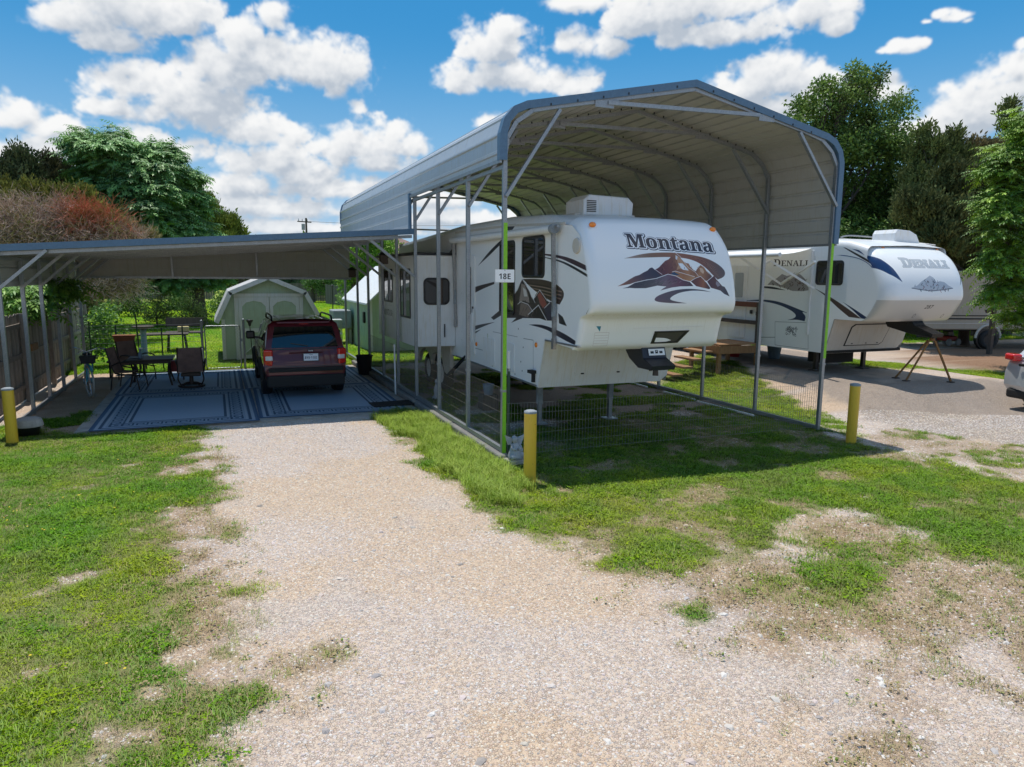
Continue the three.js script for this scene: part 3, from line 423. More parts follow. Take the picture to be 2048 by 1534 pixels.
function sheetGeo(p, off, z0, z1, segs = 1) { // a strip of sheet metal along z, moved off along its left normal
  const pos = [], uv = [], ix = []; let s = 0;
  const nrm = p.map((q, i) => { const a = p[Math.max(0, i - 1)], b = p[Math.min(p.length - 1, i + 1)], dx = b[0] - a[0], dy = b[1] - a[1], L = Math.hypot(dx, dy) || 1; return [-dy / L, dx / L]; });
  const n = p.length; for (let i = 0; i < n; i++) { if (i) s += Math.hypot(p[i][0] - p[i - 1][0], p[i][1] - p[i - 1][1]); for (let k = 0; k <= segs; k++) { const z = lerp(z0, z1, k / segs); pos.push(p[i][0] + nrm[i][0] * off, p[i][1] + nrm[i][1] * off, z); uv.push(z, s); } }
  for (let i = 0; i < n - 1; i++) for (let k = 0; k < segs; k++) { const a = i * (segs + 1) + k, b = a + segs + 1; ix.push(a, a + 1, b, a + 1, b + 1, b); }
  const g = new THREE.BufferGeometry(); g.setAttribute('position', new THREE.Float32BufferAttribute(pos, 3)); g.setAttribute('uv', new THREE.Float32BufferAttribute(uv, 2)); g.setIndex(ix); g.computeVertexNormals(); return toCreasedNormals(g, 0.5);
}
const dbl = (m) => { const c = m.clone(); c.side = THREE.DoubleSide; return c; };
const roofOutD = dbl(M.roofOut), roofInD = dbl(M.roofIn);
const carport = thing('metal_carport', 'tall metal carport with blue roof trim standing over the big white trailer', 'carport', [6.7, 0, FZ]);
{
  const full = roofProfile(4.2, 3.23), T = alongLen(full), total = T[T.length - 1], n = 12, ribs = ribbed(full, 0.235);
  const rl = alongLen(ribs), rt = rl[rl.length - 1];
  for (let i = 0; i < n; i++) { const seg = cutProfile(ribs, (rt * i) / n - (i ? 0.014 : 0), (rt * (i + 1)) / n), lift = (i % 2) * 0.003; const s = addGeo('roof_sheet', sheetGeo(seg, 0.012 + lift, BZ, FZ), roofOutD, carport); addGeo('sheet_underside', sheetGeo(seg, lift, BZ, FZ - 0.002), roofInD, s); }
  // lower side sheet behind the lean-to, with its blue end trim
  const low = ribbed([[XL - 0.045, 3.5], [XL - 0.045, 4.26]], 0.235), s = addGeo('side_sheet', sheetGeo(low, 0.012, BZ, -14.36), roofOutD, carport); addGeo('sheet_underside', sheetGeo(low, 0, BZ, -14.36), roofInD, s);
  mb().box(0.05, 0.76, 0.1, XL - 0.055, 3.87, -14.33).build('corner_trim', M.blue, carport);
  // gable trim: a band that follows the profile
  const trim = (z0, z1, inn, name) => { const a = roofProfile(4.2, 3.23, 0.04), b = roofProfile(4.2, 3.23, -inn).reverse(); return mb().ext([...a, ...b], z1 - z0, place(0, 0, z0)).build(name, M.blue, carport); };
  trim(FZ - 0.09, FZ + 0.03, 0.065, 'gable_trim'); trim(BZ - 0.03, BZ + 0.06, 0.08, 'gable_trim');
  // eave flashing lines
  mb().box(0.03, 0.05, FZ + 14.36, XL - 0.05, 4.19, (FZ - 14.36) / 2).build('eave_flashing', M.galv, carport);
  mb().box(0.03, 0.04, FZ - BZ, XR + 0.045, 3.22, (FZ + BZ) / 2).build('eave_flashing', M.galv, carport);
  const zl = [-9.36, -10.92, -12.58, -14.22, -15.85, -17.4, -19.2, -20.8, -22.95], zr = [-9.36, -10.98, -12.66, -14.32, -15.9, -17.5, -19.2, -20.9, -22.95];
  for (let i = 0; i < zl.length; i++) {
    const w = 0.062, bow = (side) => { // post, bent knee and rafter of one frame
      const sgn = side ? 1 : -1, z = side ? zr[i] : zl[i], px = side ? XR - 0.03 : XL + 0.02, t = mb();
      const post = mb().rbox(w, 4.3, w, px, 2.15, z, 0.006, 1).build('post', M.galv, carport);
      if (i < 6) mb().rbox(0.075, 0.035, 0.075, px, 1.02 + 0.2 * hash2(i, side), z, 0.004, 1).build('tie_wire', M.galv, post);
      const q = side ? [[XR - 0.03, 4.28], [XR - 0.04, 4.5], [9.52, 4.72], [9.28, 4.9], [8.9, 5.0]] : [[XL + 0.02, 4.28], [3.73, 4.5], [3.86, 4.72], [4.1, 4.89], [4.5, 4.98]];
      for (let k = 0; k < q.length - 1; k++) t.bar(V(q[k][0], q[k][1], z), V(q[k + 1][0], q[k + 1][1], lerp(z, zr[i], 0)), 0.058, 0.058);
      const e = q[q.length - 1]; t.bar(V(e[0], e[1], z), V(6.74, 5.43, (zl[i] + zr[i]) / 2), 0.058, 0.058); t.build('rafter', M.galv, carport);
      const fx = side ? 8.78 : 4.5, low = V(px, side ? 3.85 : 3.72, z + 0.04), hi = V(fx, side ? 4.97 : 4.93, z + 0.04);
      mb().bar(low, hi, 0.06, 0.045).build('knee_brace', M.galv, carport);
      return post;
    };
    const pl = bow(0), pr = bow(1), zm = (zl[i] + zr[i]) / 2;
    mb().bar(V(5.25, 5.09, zl[i] + 0.045), V(7.95, 5.16, zr[i] + 0.045), 0.045, 0.055).build('collar_tie', M.galv, carport);
    mb().box(0.3, 0.1, 0.012, 5.2, 5.07, zl[i] + 0.04).build('gusset_plate', M.galv, carport); mb().box(0.3, 0.1, 0.012, 8.1, 5.13, zr[i] + 0.04).build('gusset_plate', M.galv, carport);
    if (i === 0) { mb().box(0.056, 3.27, 0.004, XL + 0.026, 1.735, zl[0] + 0.034).build('reflective_strip', M.lime, carport); mb().box(0.056, 1.96, 0.004, XR - 0.026, 2.26, zr[0] + 0.034).build('reflective_strip', M.lime, carport); }
    // screw tips that come through the sheets beside each rafter
    { const sc = mb(), zz = (zl[i] + zr[i]) / 2 + 0.05; for (let s = 0; s <= 24; s++) for (const sd_ of [0, 1]) { const u = s / 24, x = sd_ ? lerp(6.85, 9.2, u) : lerp(6.6, 4.15, u), y = sd_ ? lerp(5.475, 4.955, u) : lerp(5.475, 4.95, u); if (s % 2 === 0) sc.box(0.016, 0.03, 0.016, x, y - 0.012, zz + (s % 4 ? 0.012 : 0)); } sc.build('screws', M.black, carport).userData.kind = 'stuff'; }
  }
  mb().box(0.05, 0.05, FZ - BZ - 0.1, XL + 0.02, 4.12, (FZ + BZ) / 2).build('eave_rail', M.galv, carport);
  mb().box(0.06, 0.06, FZ - BZ - 0.1, XR - 0.03, 0.05, (FZ + BZ) / 2).build('base_rail', M.galv, carport);
  mb().box(0.06, 0.06, FZ - BZ - 0.1, XL + 0.02, 0.16, (FZ + BZ) / 2).build('base_rail', M.galv, carport);
  mb().box(0.05, 0.05, 5.9, 6.7, 4.1, BZ + 0.1, 0, Math.PI / 2).build('back_rail', M.galv, carport);
}
// landscape timbers under the left rail, each one lifted on its own
for (let i = 0; i < 5; i++) { const L = 2.42, z = -9.2 - L / 2 - i * (L + 0.03); const t = mb().rbox(0.17, 0.13, L, XL - 0.01 + 0.02 * (hash2(i, 7) - 0.5), 0.05, z, 0.035, 3).build('edging_timber', M.timber); t.userData = { label: ['weathered grey edging timber ending at the winged stone figure, nearest the viewer', 'grey edging timber second from the winged stone figure under the carport posts', 'grey edging timber beside the black doormat under the carport posts', 'grey edging timber beside the red car and the patterned mats', 'farthest grey edging timber under the carport posts near the black bin'][i], category: 'edging timber', group: 'timbers under the left rail of the tall carport' }; }
for (let i = 0; i < 3; i++) { const s = mb().rbox(0.045, 0.035, [1.7, 1.2, 1.4][i], XR - 0.27 + 0.03 * i, 0.02, [-11.6, -13.2, -15.2][i], 0.006, 1, 0, 0.03 - 0.03 * i).build('white_batten', M.shedTrim); s.userData = { label: ['nearest pale thin batten lying on the ground inside the right carport rail', 'middle pale thin batten on the ground inside the right carport rail', 'farthest pale thin batten on the ground inside the right carport rail'][i], category: 'batten' }; }
// the site number on the front left post
{
  const t = canvasTex(512, 320, (c, w, h) => { c.fillStyle = '#f4f6f7'; c.fillRect(0, 0, w, h); c.fillStyle = '#16181b'; c.font = 'bold 205px sans-serif'; c.textAlign = 'center'; c.textBaseline = 'middle'; c.fillText('18E', w / 2, h / 2 + 12); c.fillStyle = '#777'; c.beginPath(); c.arc(w / 2, 26, 8, 0, 7); c.fill(); c.beginPath(); c.arc(w / 2, h - 22, 8, 0, 7); c.fill(); });
  const s = thing('site_sign', 'white plate reading 18E on the front left carport post', 'sign', [XL + 0.01, 2.645, FZ + 0.025]);
  mb().ext(rrect(0.29, 0.178, 0.015), 0.006, place(XL + 0.01, 2.645, FZ + 0.02)).build('plate', M.white, s);
  const f = new THREE.PlaneGeometry(0.278, 0.168); f.translate(XL + 0.01, 2.645, FZ + 0.029); addGeo('printed_face', f, std({ map: t, roughness: 0.35 }), s);
  mb().sph(0.006, XL + 0.01, 2.645 + 0.074, FZ + 0.03).build('screw', M.galv, s);
}
// ---------------------------------------------------------------- welded wire fencing round the tall carport
const weld = (name, label, a, b, h, stepV, rowsY, mat) => {
  const t = thing(name, label, 'wire fence', [a.x, 0, a.z]), v = mb(), hz = mb(), d = b.clone().sub(a), L = d.length(), n = Math.round(L / stepV), r = 0.0012;
  for (let i = 0; i <= n; i++) { const p = a.clone().addScaledVector(d, i / n), w = 0.006 * (hash2(i, 5) - 0.5); v.bar(V(p.x + w, 0.04, p.z), V(p.x - w, h, p.z), r * 2); }
  for (const y of rowsY) for (let k = 0; k < 4; k++) { const p = a.clone().addScaledVector(d, k / 4), q = a.clone().addScaledVector(d, (k + 1) / 4), s0 = 0.02 * (hash2(k, y * 100) - 0.5), s1 = 0.02 * (hash2(k + 1, y * 100) - 0.5); hz.bar(V(p.x, y + s0, p.z), V(q.x, y + s1, q.z), r * 2); }
  v.build('upright_wires', mat, t).userData.kind = 'stuff'; hz.build('line_wires', mat, t).userData.kind = 'stuff'; return t;
};
weld('wire_fence', 'low welded wire fence across the front of the tall carport below the white trailer', V(XL + 0.02, 0, -9.42), V(XR - 0.05, 0, -9.42), 0.82, 0.051, [0.06, 0.21, 0.36, 0.51, 0.66, 0.81], M.wire);
weld('wire_fence', 'low welded wire fence along the right side of the tall carport beside the grass strip', V(XR - 0.03, 0, -9.45), V(XR - 0.03, 0, -17.4), 0.86, 0.051, [0.1, 0.25, 0.4, 0.55, 0.7, 0.85], M.wireRust);
weld('wire_fence', 'low welded wire fence along the left posts of the tall carport beside the timbers', V(XL + 0.06, 0, -9.45), V(XL + 0.06, 0, -19.2), 1.04, 0.051, [0.2, 0.36, 0.52, 0.68, 0.84, 1.03], M.wireRust);
{ const p = thing('fence_stake', 'dark green steel stake with a white cap beside the green front post', 'stake', [3.83, 0, -9.52]); mb().box(0.035, 1.32, 0.03, 3.84, 0.66, -9.5).box(0.012, 1.32, 0.045, 3.84, 0.66, -9.51).build('shaft', M.tpost, p); mb().cyl(V(3.84, 1.28, -9.5), V(3.84, 1.56, -9.5), 0.017, 0.017, 10).sph(0.02, 3.84, 1.56, -9.5).build('cap', M.white, p); }
{ const a = V(3.56, 0, -15.55), p = thing('plastic_pipe', 'slim white pipe standing beside a left carport post near the doormat', 'pipe', a); mb().cyl(a, V(a.x - 0.01, 1.08, a.z), 0.02, 0.02, 10).build('pipe', M.white, p); mb().cyl(V(a.x - 0.01, 1.06, a.z), V(a.x - 0.01, 1.12, a.z), 0.026, 0.026, 10).build('cap', M.white, p); }

// ---------------------------------------------------------------- lean-to carport
const lean = thing('lean_to_carport', 'low metal lean-to carport with blue front trim over the red car', 'carport', [0.2, 0, -14.0]);
const LF = -14.0, LB = -21.45, LX = -3.38;
{
  const top = [[LX, 2.38], [LX, 2.92], [LX + 0.02, 2.99], [LX + 0.08, 3.035], [XL - 0.06, 3.5]], ribs = ribbed(top, 0.235), rl = alongLen(ribs), rt = rl[rl.length - 1], n = 9;
  for (let i = 0; i < n; i++) { const seg = cutProfile(ribs, (rt * i) / n - (i ? 0.014 : 0), (rt * (i + 1)) / n), lift = (i % 2) * 0.003; const s = addGeo('roof_sheet', sheetGeo(seg, 0.012 + lift, LB, LF), roofOutD, lean); addGeo('sheet_underside', sheetGeo(seg, lift, LB, LF - 0.002), roofInD, s); }
  const band = [[LX - 0.035, 2.38], [LX - 0.035, 2.94], [LX - 0.01, 3.03], [LX + 0.06, 3.075], [XL - 0.06, 3.545], [XL - 0.06, 3.44], [LX + 0.1, 2.965], [LX + 0.07, 2.9], [LX + 0.07, 2.38]];
  mb().ext(band, 0.1, place(0, 0, LF - 0.07)).build('front_trim', M.blue, lean);
  mb().bar(V(LX + 0.1, 2.93, LF - 0.1), V(XL - 0.08, 3.4, LF - 0.1), 0.05, 0.06).build('front_rafter', M.galv, lean);
  // closed gable at the back: ribbed sheets, two short studs and the header under them
  const yTop = (x) => lerp(3.0, 3.47, (x - LX) / (XL - LX));
  for (let k = 0; k < 4; k++) { const y0 = 2.53 + k * 0.235; const sh = mb(); const y1 = y0 + 0.232; const xa = LX + 0.05, xb = XL - 0.08; const lowest = Math.min(y1, 3.46); const xStart = yTop(xa) >= y1 ? xa : LX + ((y1 - 3.0) / 0.47) * (XL - LX); sh.ext([[xa, y0], [xb, y0], [xb, lowest], [Math.max(xa, Math.min(xStart, xb - 0.1)), lowest], [xa, Math.max(y0 + 0.01, Math.min(y1, yTop(xa) - 0.01))]], 0.012, place(0, 0, LB + 0.02)); sh.bar(V(xa, y0 + 0.012, LB + 0.04), V(xb, y0 + 0.012, LB + 0.04), 0.018, 0.026); sh.build('gable_sheet', M.roofIn, lean); }
  mb().box(XL - LX - 0.1, 0.06, 0.06, (LX + XL) / 2, 2.52, LB + 0.06).build('header', M.galv, lean);
  for (const x of [-1.12, 1.02]) mb().box(0.055, 0.62, 0.055, x, 2.83 + (x + 1) * 0.03, LB + 0.07).build('gable_stud', M.galv, lean);
  const pz = [-14.05, -15.58, -17.05, -18.5, -19.95, -21.4];
  for (let i = 0; i < 6; i++) {
    const z = pz[i]; mb().rbox(0.065, 2.9, 0.065, LX + 0.06, 1.45, z, 0.006, 1).build('post', M.galv, lean);
    mb().bar(V(LX + 0.09, 2.38, z + 0.045), V(LX + 0.78, 3.0, z + 0.045), 0.05, 0.05).build('knee_brace', M.galv, lean);
    if (i) mb().bar(V(LX + 0.1, 2.95, z), V(XL - 0.1, 3.42, z), 0.05, 0.055).build('rafter', M.galv, lean);
    const zz = [-14.22, -15.85, -17.4, -19.2, -20.8][i]; if (zz) mb().bar(V(XL - 0.02, 2.62, zz + 0.05), V(XL - 0.95, 3.36, zz + 0.05), 0.05, 0.05).build('knee_brace', M.galv, lean);
  }
  mb().box(0.06, 0.06, LF - LB, LX + 0.06, 0.06, (LF + LB) / 2).build('base_rail', M.galv, lean);
  mb().box(0.05, 0.05, LF - LB, LX + 0.06, 2.86, (LF + LB) / 2).build('eave_rail', M.galv, lean);
}
// ---------------------------------------------------------------- patio floor and patterned mats
{
  const g = new THREE.BoxGeometry(5.86, 0.03, 7.5); g.translate(0.6, 0.001, -17.22); const s = mb().add(g).build('patio_slab', M.conc); struct(s);
  const navy = '#2f4761', mid = '#7b8ea3', pale = '#92a2b1', deep = '#435e7d';
  const matTex = canvasTex(1024, 1400, (c, w, h) => {
    c.fillStyle = mid; c.fillRect(0, 0, w, h); const B = (i, col, t) => { c.strokeStyle = col; c.lineWidth = t; c.strokeRect(i, i, w - 2 * i, h - 2 * i); };
    B(10, deep, 20); B(32, pale, 18); B(52, navy, 18); B(74, pale, 14); c.fillStyle = '#8296a9'; c.fillRect(84, 84, w - 168, h - 168);
    B(196, pale, 12); B(212, navy, 18); c.fillStyle = '#879db4'; c.fillRect(222, 222, w - 444, h - 444);
    // the key pattern: hooked squares one after another in the band
    const key = (x, y, s, rot) => { c.save(); c.translate(x, y); c.rotate(rot); c.strokeStyle = navy; c.lineWidth = s * 0.12; c.beginPath(); c.moveTo(-s * 0.5, s * 0.42); c.lineTo(-s * 0.34, s * 0.42); c.lineTo(-s * 0.34, -s * 0.4); c.lineTo(s * 0.34, -s * 0.4); c.lineTo(s * 0.34, s * 0.16); c.lineTo(-s * 0.08, s * 0.16); c.lineTo(-s * 0.08, -s * 0.12); c.stroke(); c.beginPath(); c.moveTo(s * 0.5, s * 0.42); c.lineTo(-s * 0.34, s * 0.42); c.stroke(); c.restore(); };
    const s = 92, m = 138; for (let i = 0; i < 8; i++) { const x = 162 + i * ((w - 324) / 8) + (w - 324) / 16; key(x, m, s, 0); key(x, h - m, s, Math.PI); } for (let i = 0; i < 11; i++) { const y = 162 + i * ((h - 324) / 11) + (h - 324) / 22; key(m, y, s, -Math.PI / 2); key(w - m, y, s, Math.PI / 2); }
    for (const [x, y] of [[m, m], [w - m, m], [m, h - m], [w - m, h - m]]) { c.strokeStyle = navy; c.lineWidth = 15; c.strokeRect(x - 36, y - 36, 72, 72); c.fillStyle = navy; c.fillRect(x - 13, y - 13, 26, 26); }
  });
  const weave = tex(256, 256, (x, y) => 0.5 + 0.35 * Math.sin(x * 0.785) * Math.sin(y * 0.785) + 0.2 * vnoise(x / 3, y / 3, 5, 85), { size: 1 }); weave.repeat.set(22, 30);
  const mm = std({ map: matTex, color: rgb(1, 1, 1), bumpMap: weave, bumpScale: 0.0015, roughness: 0.75 });
  const mat = (x0, x1, z0, z1, label, tilt, y) => { const w = x1 - x0, l = z0 - z1, t = thing('outdoor_mat', label, 'mat', [(x0 + x1) / 2, y, (z0 + z1) / 2], 'patterned outdoor mats on the patio'); const g = surf(14, 20, (u, v) => [(u - 0.5) * w, 0.003 + 0.004 * fbm(u * 5 + x0 + 9, v * 6 + z0 + 30, 3, 3), (0.5 - v) * l]); g.rotateY(tilt); g.translate((x0 + x1) / 2, y, (z0 + z1) / 2); addGeo('woven_face', g, mm, t); const e = mb(); e.bar(V(-w / 2, 0, l / 2), V(w / 2, 0, l / 2), 0.03, 0.006).bar(V(-w / 2, 0, -l / 2), V(w / 2, 0, -l / 2), 0.03, 0.006).bar(V(-w / 2, 0, -l / 2), V(-w / 2, 0, l / 2), 0.03, 0.006).bar(V(w / 2, 0, -l / 2), V(w / 2, 0, l / 2), 0.03, 0.006); for (const gg of e.g) { gg.rotateY(tilt); gg.translate((x0 + x1) / 2, y + 0.006, (z0 + z1) / 2); } e.build('edge_binding', std({ color: rgb(0.05, 0.1, 0.18), roughness: 0.8 }), t); };
  mat(-2.12, 0.56, -13.42, -17.22, 'blue grey patterned mat at the front left of the patio with a plain middle', 0.004, 0.021);
  mat(0.62, 3.36, -13.62, -17.24, 'blue grey patterned mat partly under the back of the red car', -0.012, 0.022);
  mat(-2.16, 0.42, -17.27, -20.9, 'blue grey patterned mat under the brown swivel chair and dark table', -0.003, 0.021);
  mat(0.47, 3.36, -17.3, -20.9, 'blue grey patterned mat under the front of the red car', 0.003, 0.022);
  const d = thing('doormat', 'small black rubber doormat at the front right corner of the patio', 'doormat', [3.18, 0.02, -14.25]); mb().rbox(0.86, 0.02, 0.5, 3.18, 0.043, -14.22, 0.008, 2, 0, 0.05).build('pad', M.blackMatte, d); const rb = mb(); for (let i = 0; i < 9; i++) rb.box(0.8, 0.006, 0.012, 3.18, 0.055, -14.42 + i * 0.05, 0, 0.05); rb.build('ridges', M.rubber, d);
}
// ---------------------------------------------------------------- fifth wheel trailers
const SIDE = (x1) => M4().makeBasis(V(0, 0, 1), V(0, 1, 0), V(-1, 0, 0)).setPosition(x1, 0, 0); // shape (z, y), depth towards -x
function sideExt(pts, x0, x1, bevel = 0, holes = []) { return mb().ext(pts, x1 - x0, SIDE(x1), bevel, holes); }
function interp(tab, x) { if (x <= tab[0][0]) return tab[0][1]; for (let i = 1; i < tab.length; i++) if (x <= tab[i][0]) { const [a, b] = tab[i - 1], [c, d] = tab[i]; return b + ((d - b) * (x - a)) / (c - a); } return tab[tab.length - 1][1]; }
function smoothTab(tab, n = 60) { const c = new THREE.CatmullRomCurve3(tab.map(([a, b]) => V(a, b, 0)), false, 'centripetal'); const r = []; for (let i = 0; i <= n; i++) { const p = c.getPoint(i / n); r.push([p.x, p.y]); } return r; }
function roundWindow(parent, x, z0, z1, y0, y1, r, proud = 0.012) { // in a wall that faces -x
  const w = z1 - z0, h = y1 - y0, cz = (z0 + z1) / 2, cy = (y0 + y1) / 2, f = mb().ext(rrect(w, h, r, cz, cy), proud, SIDE(x), 0.004, [rrect(w - 0.07, h - 0.07, r * 0.8, cz, cy).reverse()]).build('window', M.black, parent);
  mb().ext(rrect(w - 0.06, h - 0.06, r * 0.8, cz, cy), 0.005, SIDE(x - 0.001)).build('pane', M.glass, f); return f;
}
function hullSurf(XA, XB, zA, zB, yb, yt, rc = 0.13) {
  const prof = (z) => { const b = yb(z), t = yt(z), p = [[XA, b], [XA, t - rc]]; for (let i = 1; i <= 5; i++) { const a = Math.PI - (i / 5) * Math.PI / 2; p.push([XA + rc + rc * Math.cos(a), t - rc + rc * Math.sin(a)]); } p.push([(XA + XB) / 2, t + 0.035]); for (let i = 0; i <= 5; i++) { const a = Math.PI / 2 - (i / 5) * Math.PI / 2; p.push([XB - rc + rc * Math.cos(a), t - rc + rc * Math.sin(a)]); } p.push([XB, b]); return p; };
  const zs = []; for (const z of zB) zs.push(z); const rows = zs.map(prof), n = rows[0].length; const g = surf(n - 1, zs.length - 1, (u, v) => { const k = Math.round(v * (zs.length - 1)), i = Math.round(u * (n - 1)); return [rows[k][i][0], rows[k][i][1], zs[k]]; }, (u, v) => { const k = Math.round(v * (zs.length - 1)); return [zs[k], u * 6]; });
  return toCreasedNormals(g, 0.6);
}
function sidePanel(name, parent, XA, poly_, z0, z1, y0, y1, W, H, draw, base) {
  const t = canvasTex(W, H, (c) => {
    c.fillStyle = base || '#e9eae9'; c.fillRect(0, 0, W, H);
    const r = mulberry(W + H + Math.round(z0 * 10)); // speckle, drips and chalky rub marks on the old gelcoat
    for (let i = 0; i < 1500; i++) { c.fillStyle = `rgba(${120 + 60 * r()},${105 + 50 * r()},${80 + 40 * r()},${0.03 + 0.08 * r()})`; c.fillRect(r() * W, r() * H, 1 + 3 * r(), 1 + 5 * r()); }
    for (let i = 0; i < 70; i++) { c.fillStyle = `rgba(150,130,100,${0.03 + 0.05 * r()})`; c.fillRect(r() * W, r() * H * 0.4, 1 + 3 * r(), 30 + 160 * r()); }
    const X = (z) => ((z - z0) / (z1 - z0)) * W, Y = (y) => H - ((y - y0) / (y1 - y0)) * H;
    draw(c, X, Y);
  });
  const s = new THREE.Shape(poly_.map(([z, y]) => new THREE.Vector2(z, y))), g = new THREE.ShapeGeometry(s); const p = g.attributes.position, uv = g.attributes.uv, nn = g.attributes.normal;
  for (let i = 0; i < p.count; i++) { const z = p.getX(i), y = p.getY(i); uv.setXY(i, (z - z0) / (z1 - z0), (y - y0) / (y1 - y0)); p.setXYZ(i, XA - 0.004, y, z); nn.setXYZ(i, -1, 0, 0); }
  return addGeo(name, g, phy({ map: t, roughness: 0.34, clearcoat: 0.2, clearcoatRoughness: 0.25, side: THREE.DoubleSide }), parent);
}
function pathOn(c, X, Y, pts, toW, fill, curve = true) {
  const q = pts.map((p) => { const w = toW(p[0], p[1]); return [X(w[0]), Y(w[1])]; }); c.beginPath(); const n = q.length;
  if (!curve) { q.forEach((p, i) => (i ? c.lineTo(p[0], p[1]) : c.moveTo(p[0], p[1]))); }
  else { c.moveTo((q[n - 1][0] + q[0][0]) / 2, (q[n - 1][1] + q[0][1]) / 2); for (let i = 0; i < n; i++) { const b = q[(i + 1) % n]; const sharp = pts[i][2]; if (sharp) c.lineTo(q[i][0], q[i][1]), c.lineTo((q[i][0] + b[0]) / 2, (q[i][1] + b[1]) / 2); else c.quadraticCurveTo(q[i][0], q[i][1], (q[i][0] + b[0]) / 2, (q[i][1] + b[1]) / 2); } }
  c.closePath(); if (fill) { c.fillStyle = fill; c.fill(); } return q;
}
function lineOn(c, X, Y, pts, toW, col, w) { c.strokeStyle = col; c.lineWidth = w; c.lineJoin = 'round'; c.beginPath(); pts.forEach((p, i) => { const q = toW(p[0], p[1]); i ? c.lineTo(X(q[0]), Y(q[1])) : c.moveTo(X(q[0]), Y(q[1])); }); c.stroke(); }
function capSurf(XA, XB, tab, yb, yt, rp, rt, nu = 48, nv = 60) { // moulded front: profile z(y), corners rounded in plan and in elevation
  const hw = (XB - XA) / 2, cx = (XA + XB) / 2;
  const round = (a, r) => (a <= hw - r ? 0 : r * (1 - Math.sqrt(Math.max(0, 1 - ((a - hw + r) / r) ** 2))));
  return surf(nu, nv, (u, v) => {
    const t = -Math.cos(u * Math.PI), x = cx + t * hw, a = Math.abs(t * hw), top = yt - round(a, rt), y = lerp(yb, top, v), yy = v > 0.8 ? lerp(y, yb + (yt - yb) * v, (v - 0.8) / 0.2) : y;
    return [x, y + 0.03 * (1 - (a / hw) ** 2) * v * v * v * v, interp(tab, yy) - round(a, rp) - 0.03 * (a / hw) ** 2];
  }, (u, v) => { const t = -Math.cos(u * Math.PI), a = Math.abs(t * hw), top = yt - round(a, rt), y = lerp(yb, top, v); return [(t + 1) / 2, (y - yb) / (yt - yb)]; });
}
function wheelGeo(parent, name, c, r, w, ax, rimMat) { // ax: 'x' wheel turning about x
  const t = mb(), k = M4().makeRotationZ(Math.PI / 2), lat = [[r * 0.58, -w / 2], [r * 0.9, -w / 2], [r * 0.98, -w * 0.36], [r, -w * 0.2], [r, w * 0.2], [r * 0.98, w * 0.36], [r * 0.9, w / 2], [r * 0.58, w / 2], [r * 0.56, 0], [r * 0.58, -w / 2]];
  const m = place(c.x, c.y, c.z, 0, ax === 'x' ? 0 : Math.PI / 2).multiply(k); t.add(new THREE.LatheGeometry(lat.map((p) => new THREE.Vector2(p[0], p[1])), 32), m.clone());
  const wh = t.build(name, M.rubber, parent), rim = mb(); rim.add(new THREE.LatheGeometry([[0.001, w * 0.3], [r * 0.16, w * 0.32], [r * 0.2, w * 0.18], [r * 0.5, w * 0.22], [r * 0.56, w * 0.4], [r * 0.6, w * 0.42]].map((p) => new THREE.Vector2(p[0], p[1])), 24), m.clone()); rim.add(new THREE.LatheGeometry([[r * 0.6, -w * 0.42], [r * 0.5, -w * 0.3], [0.001, -w * 0.3]].map((p) => new THREE.Vector2(p[0], p[1])), 24), m.clone()); rim.build('rim', rimMat || M.alu, wh); return wh;
}
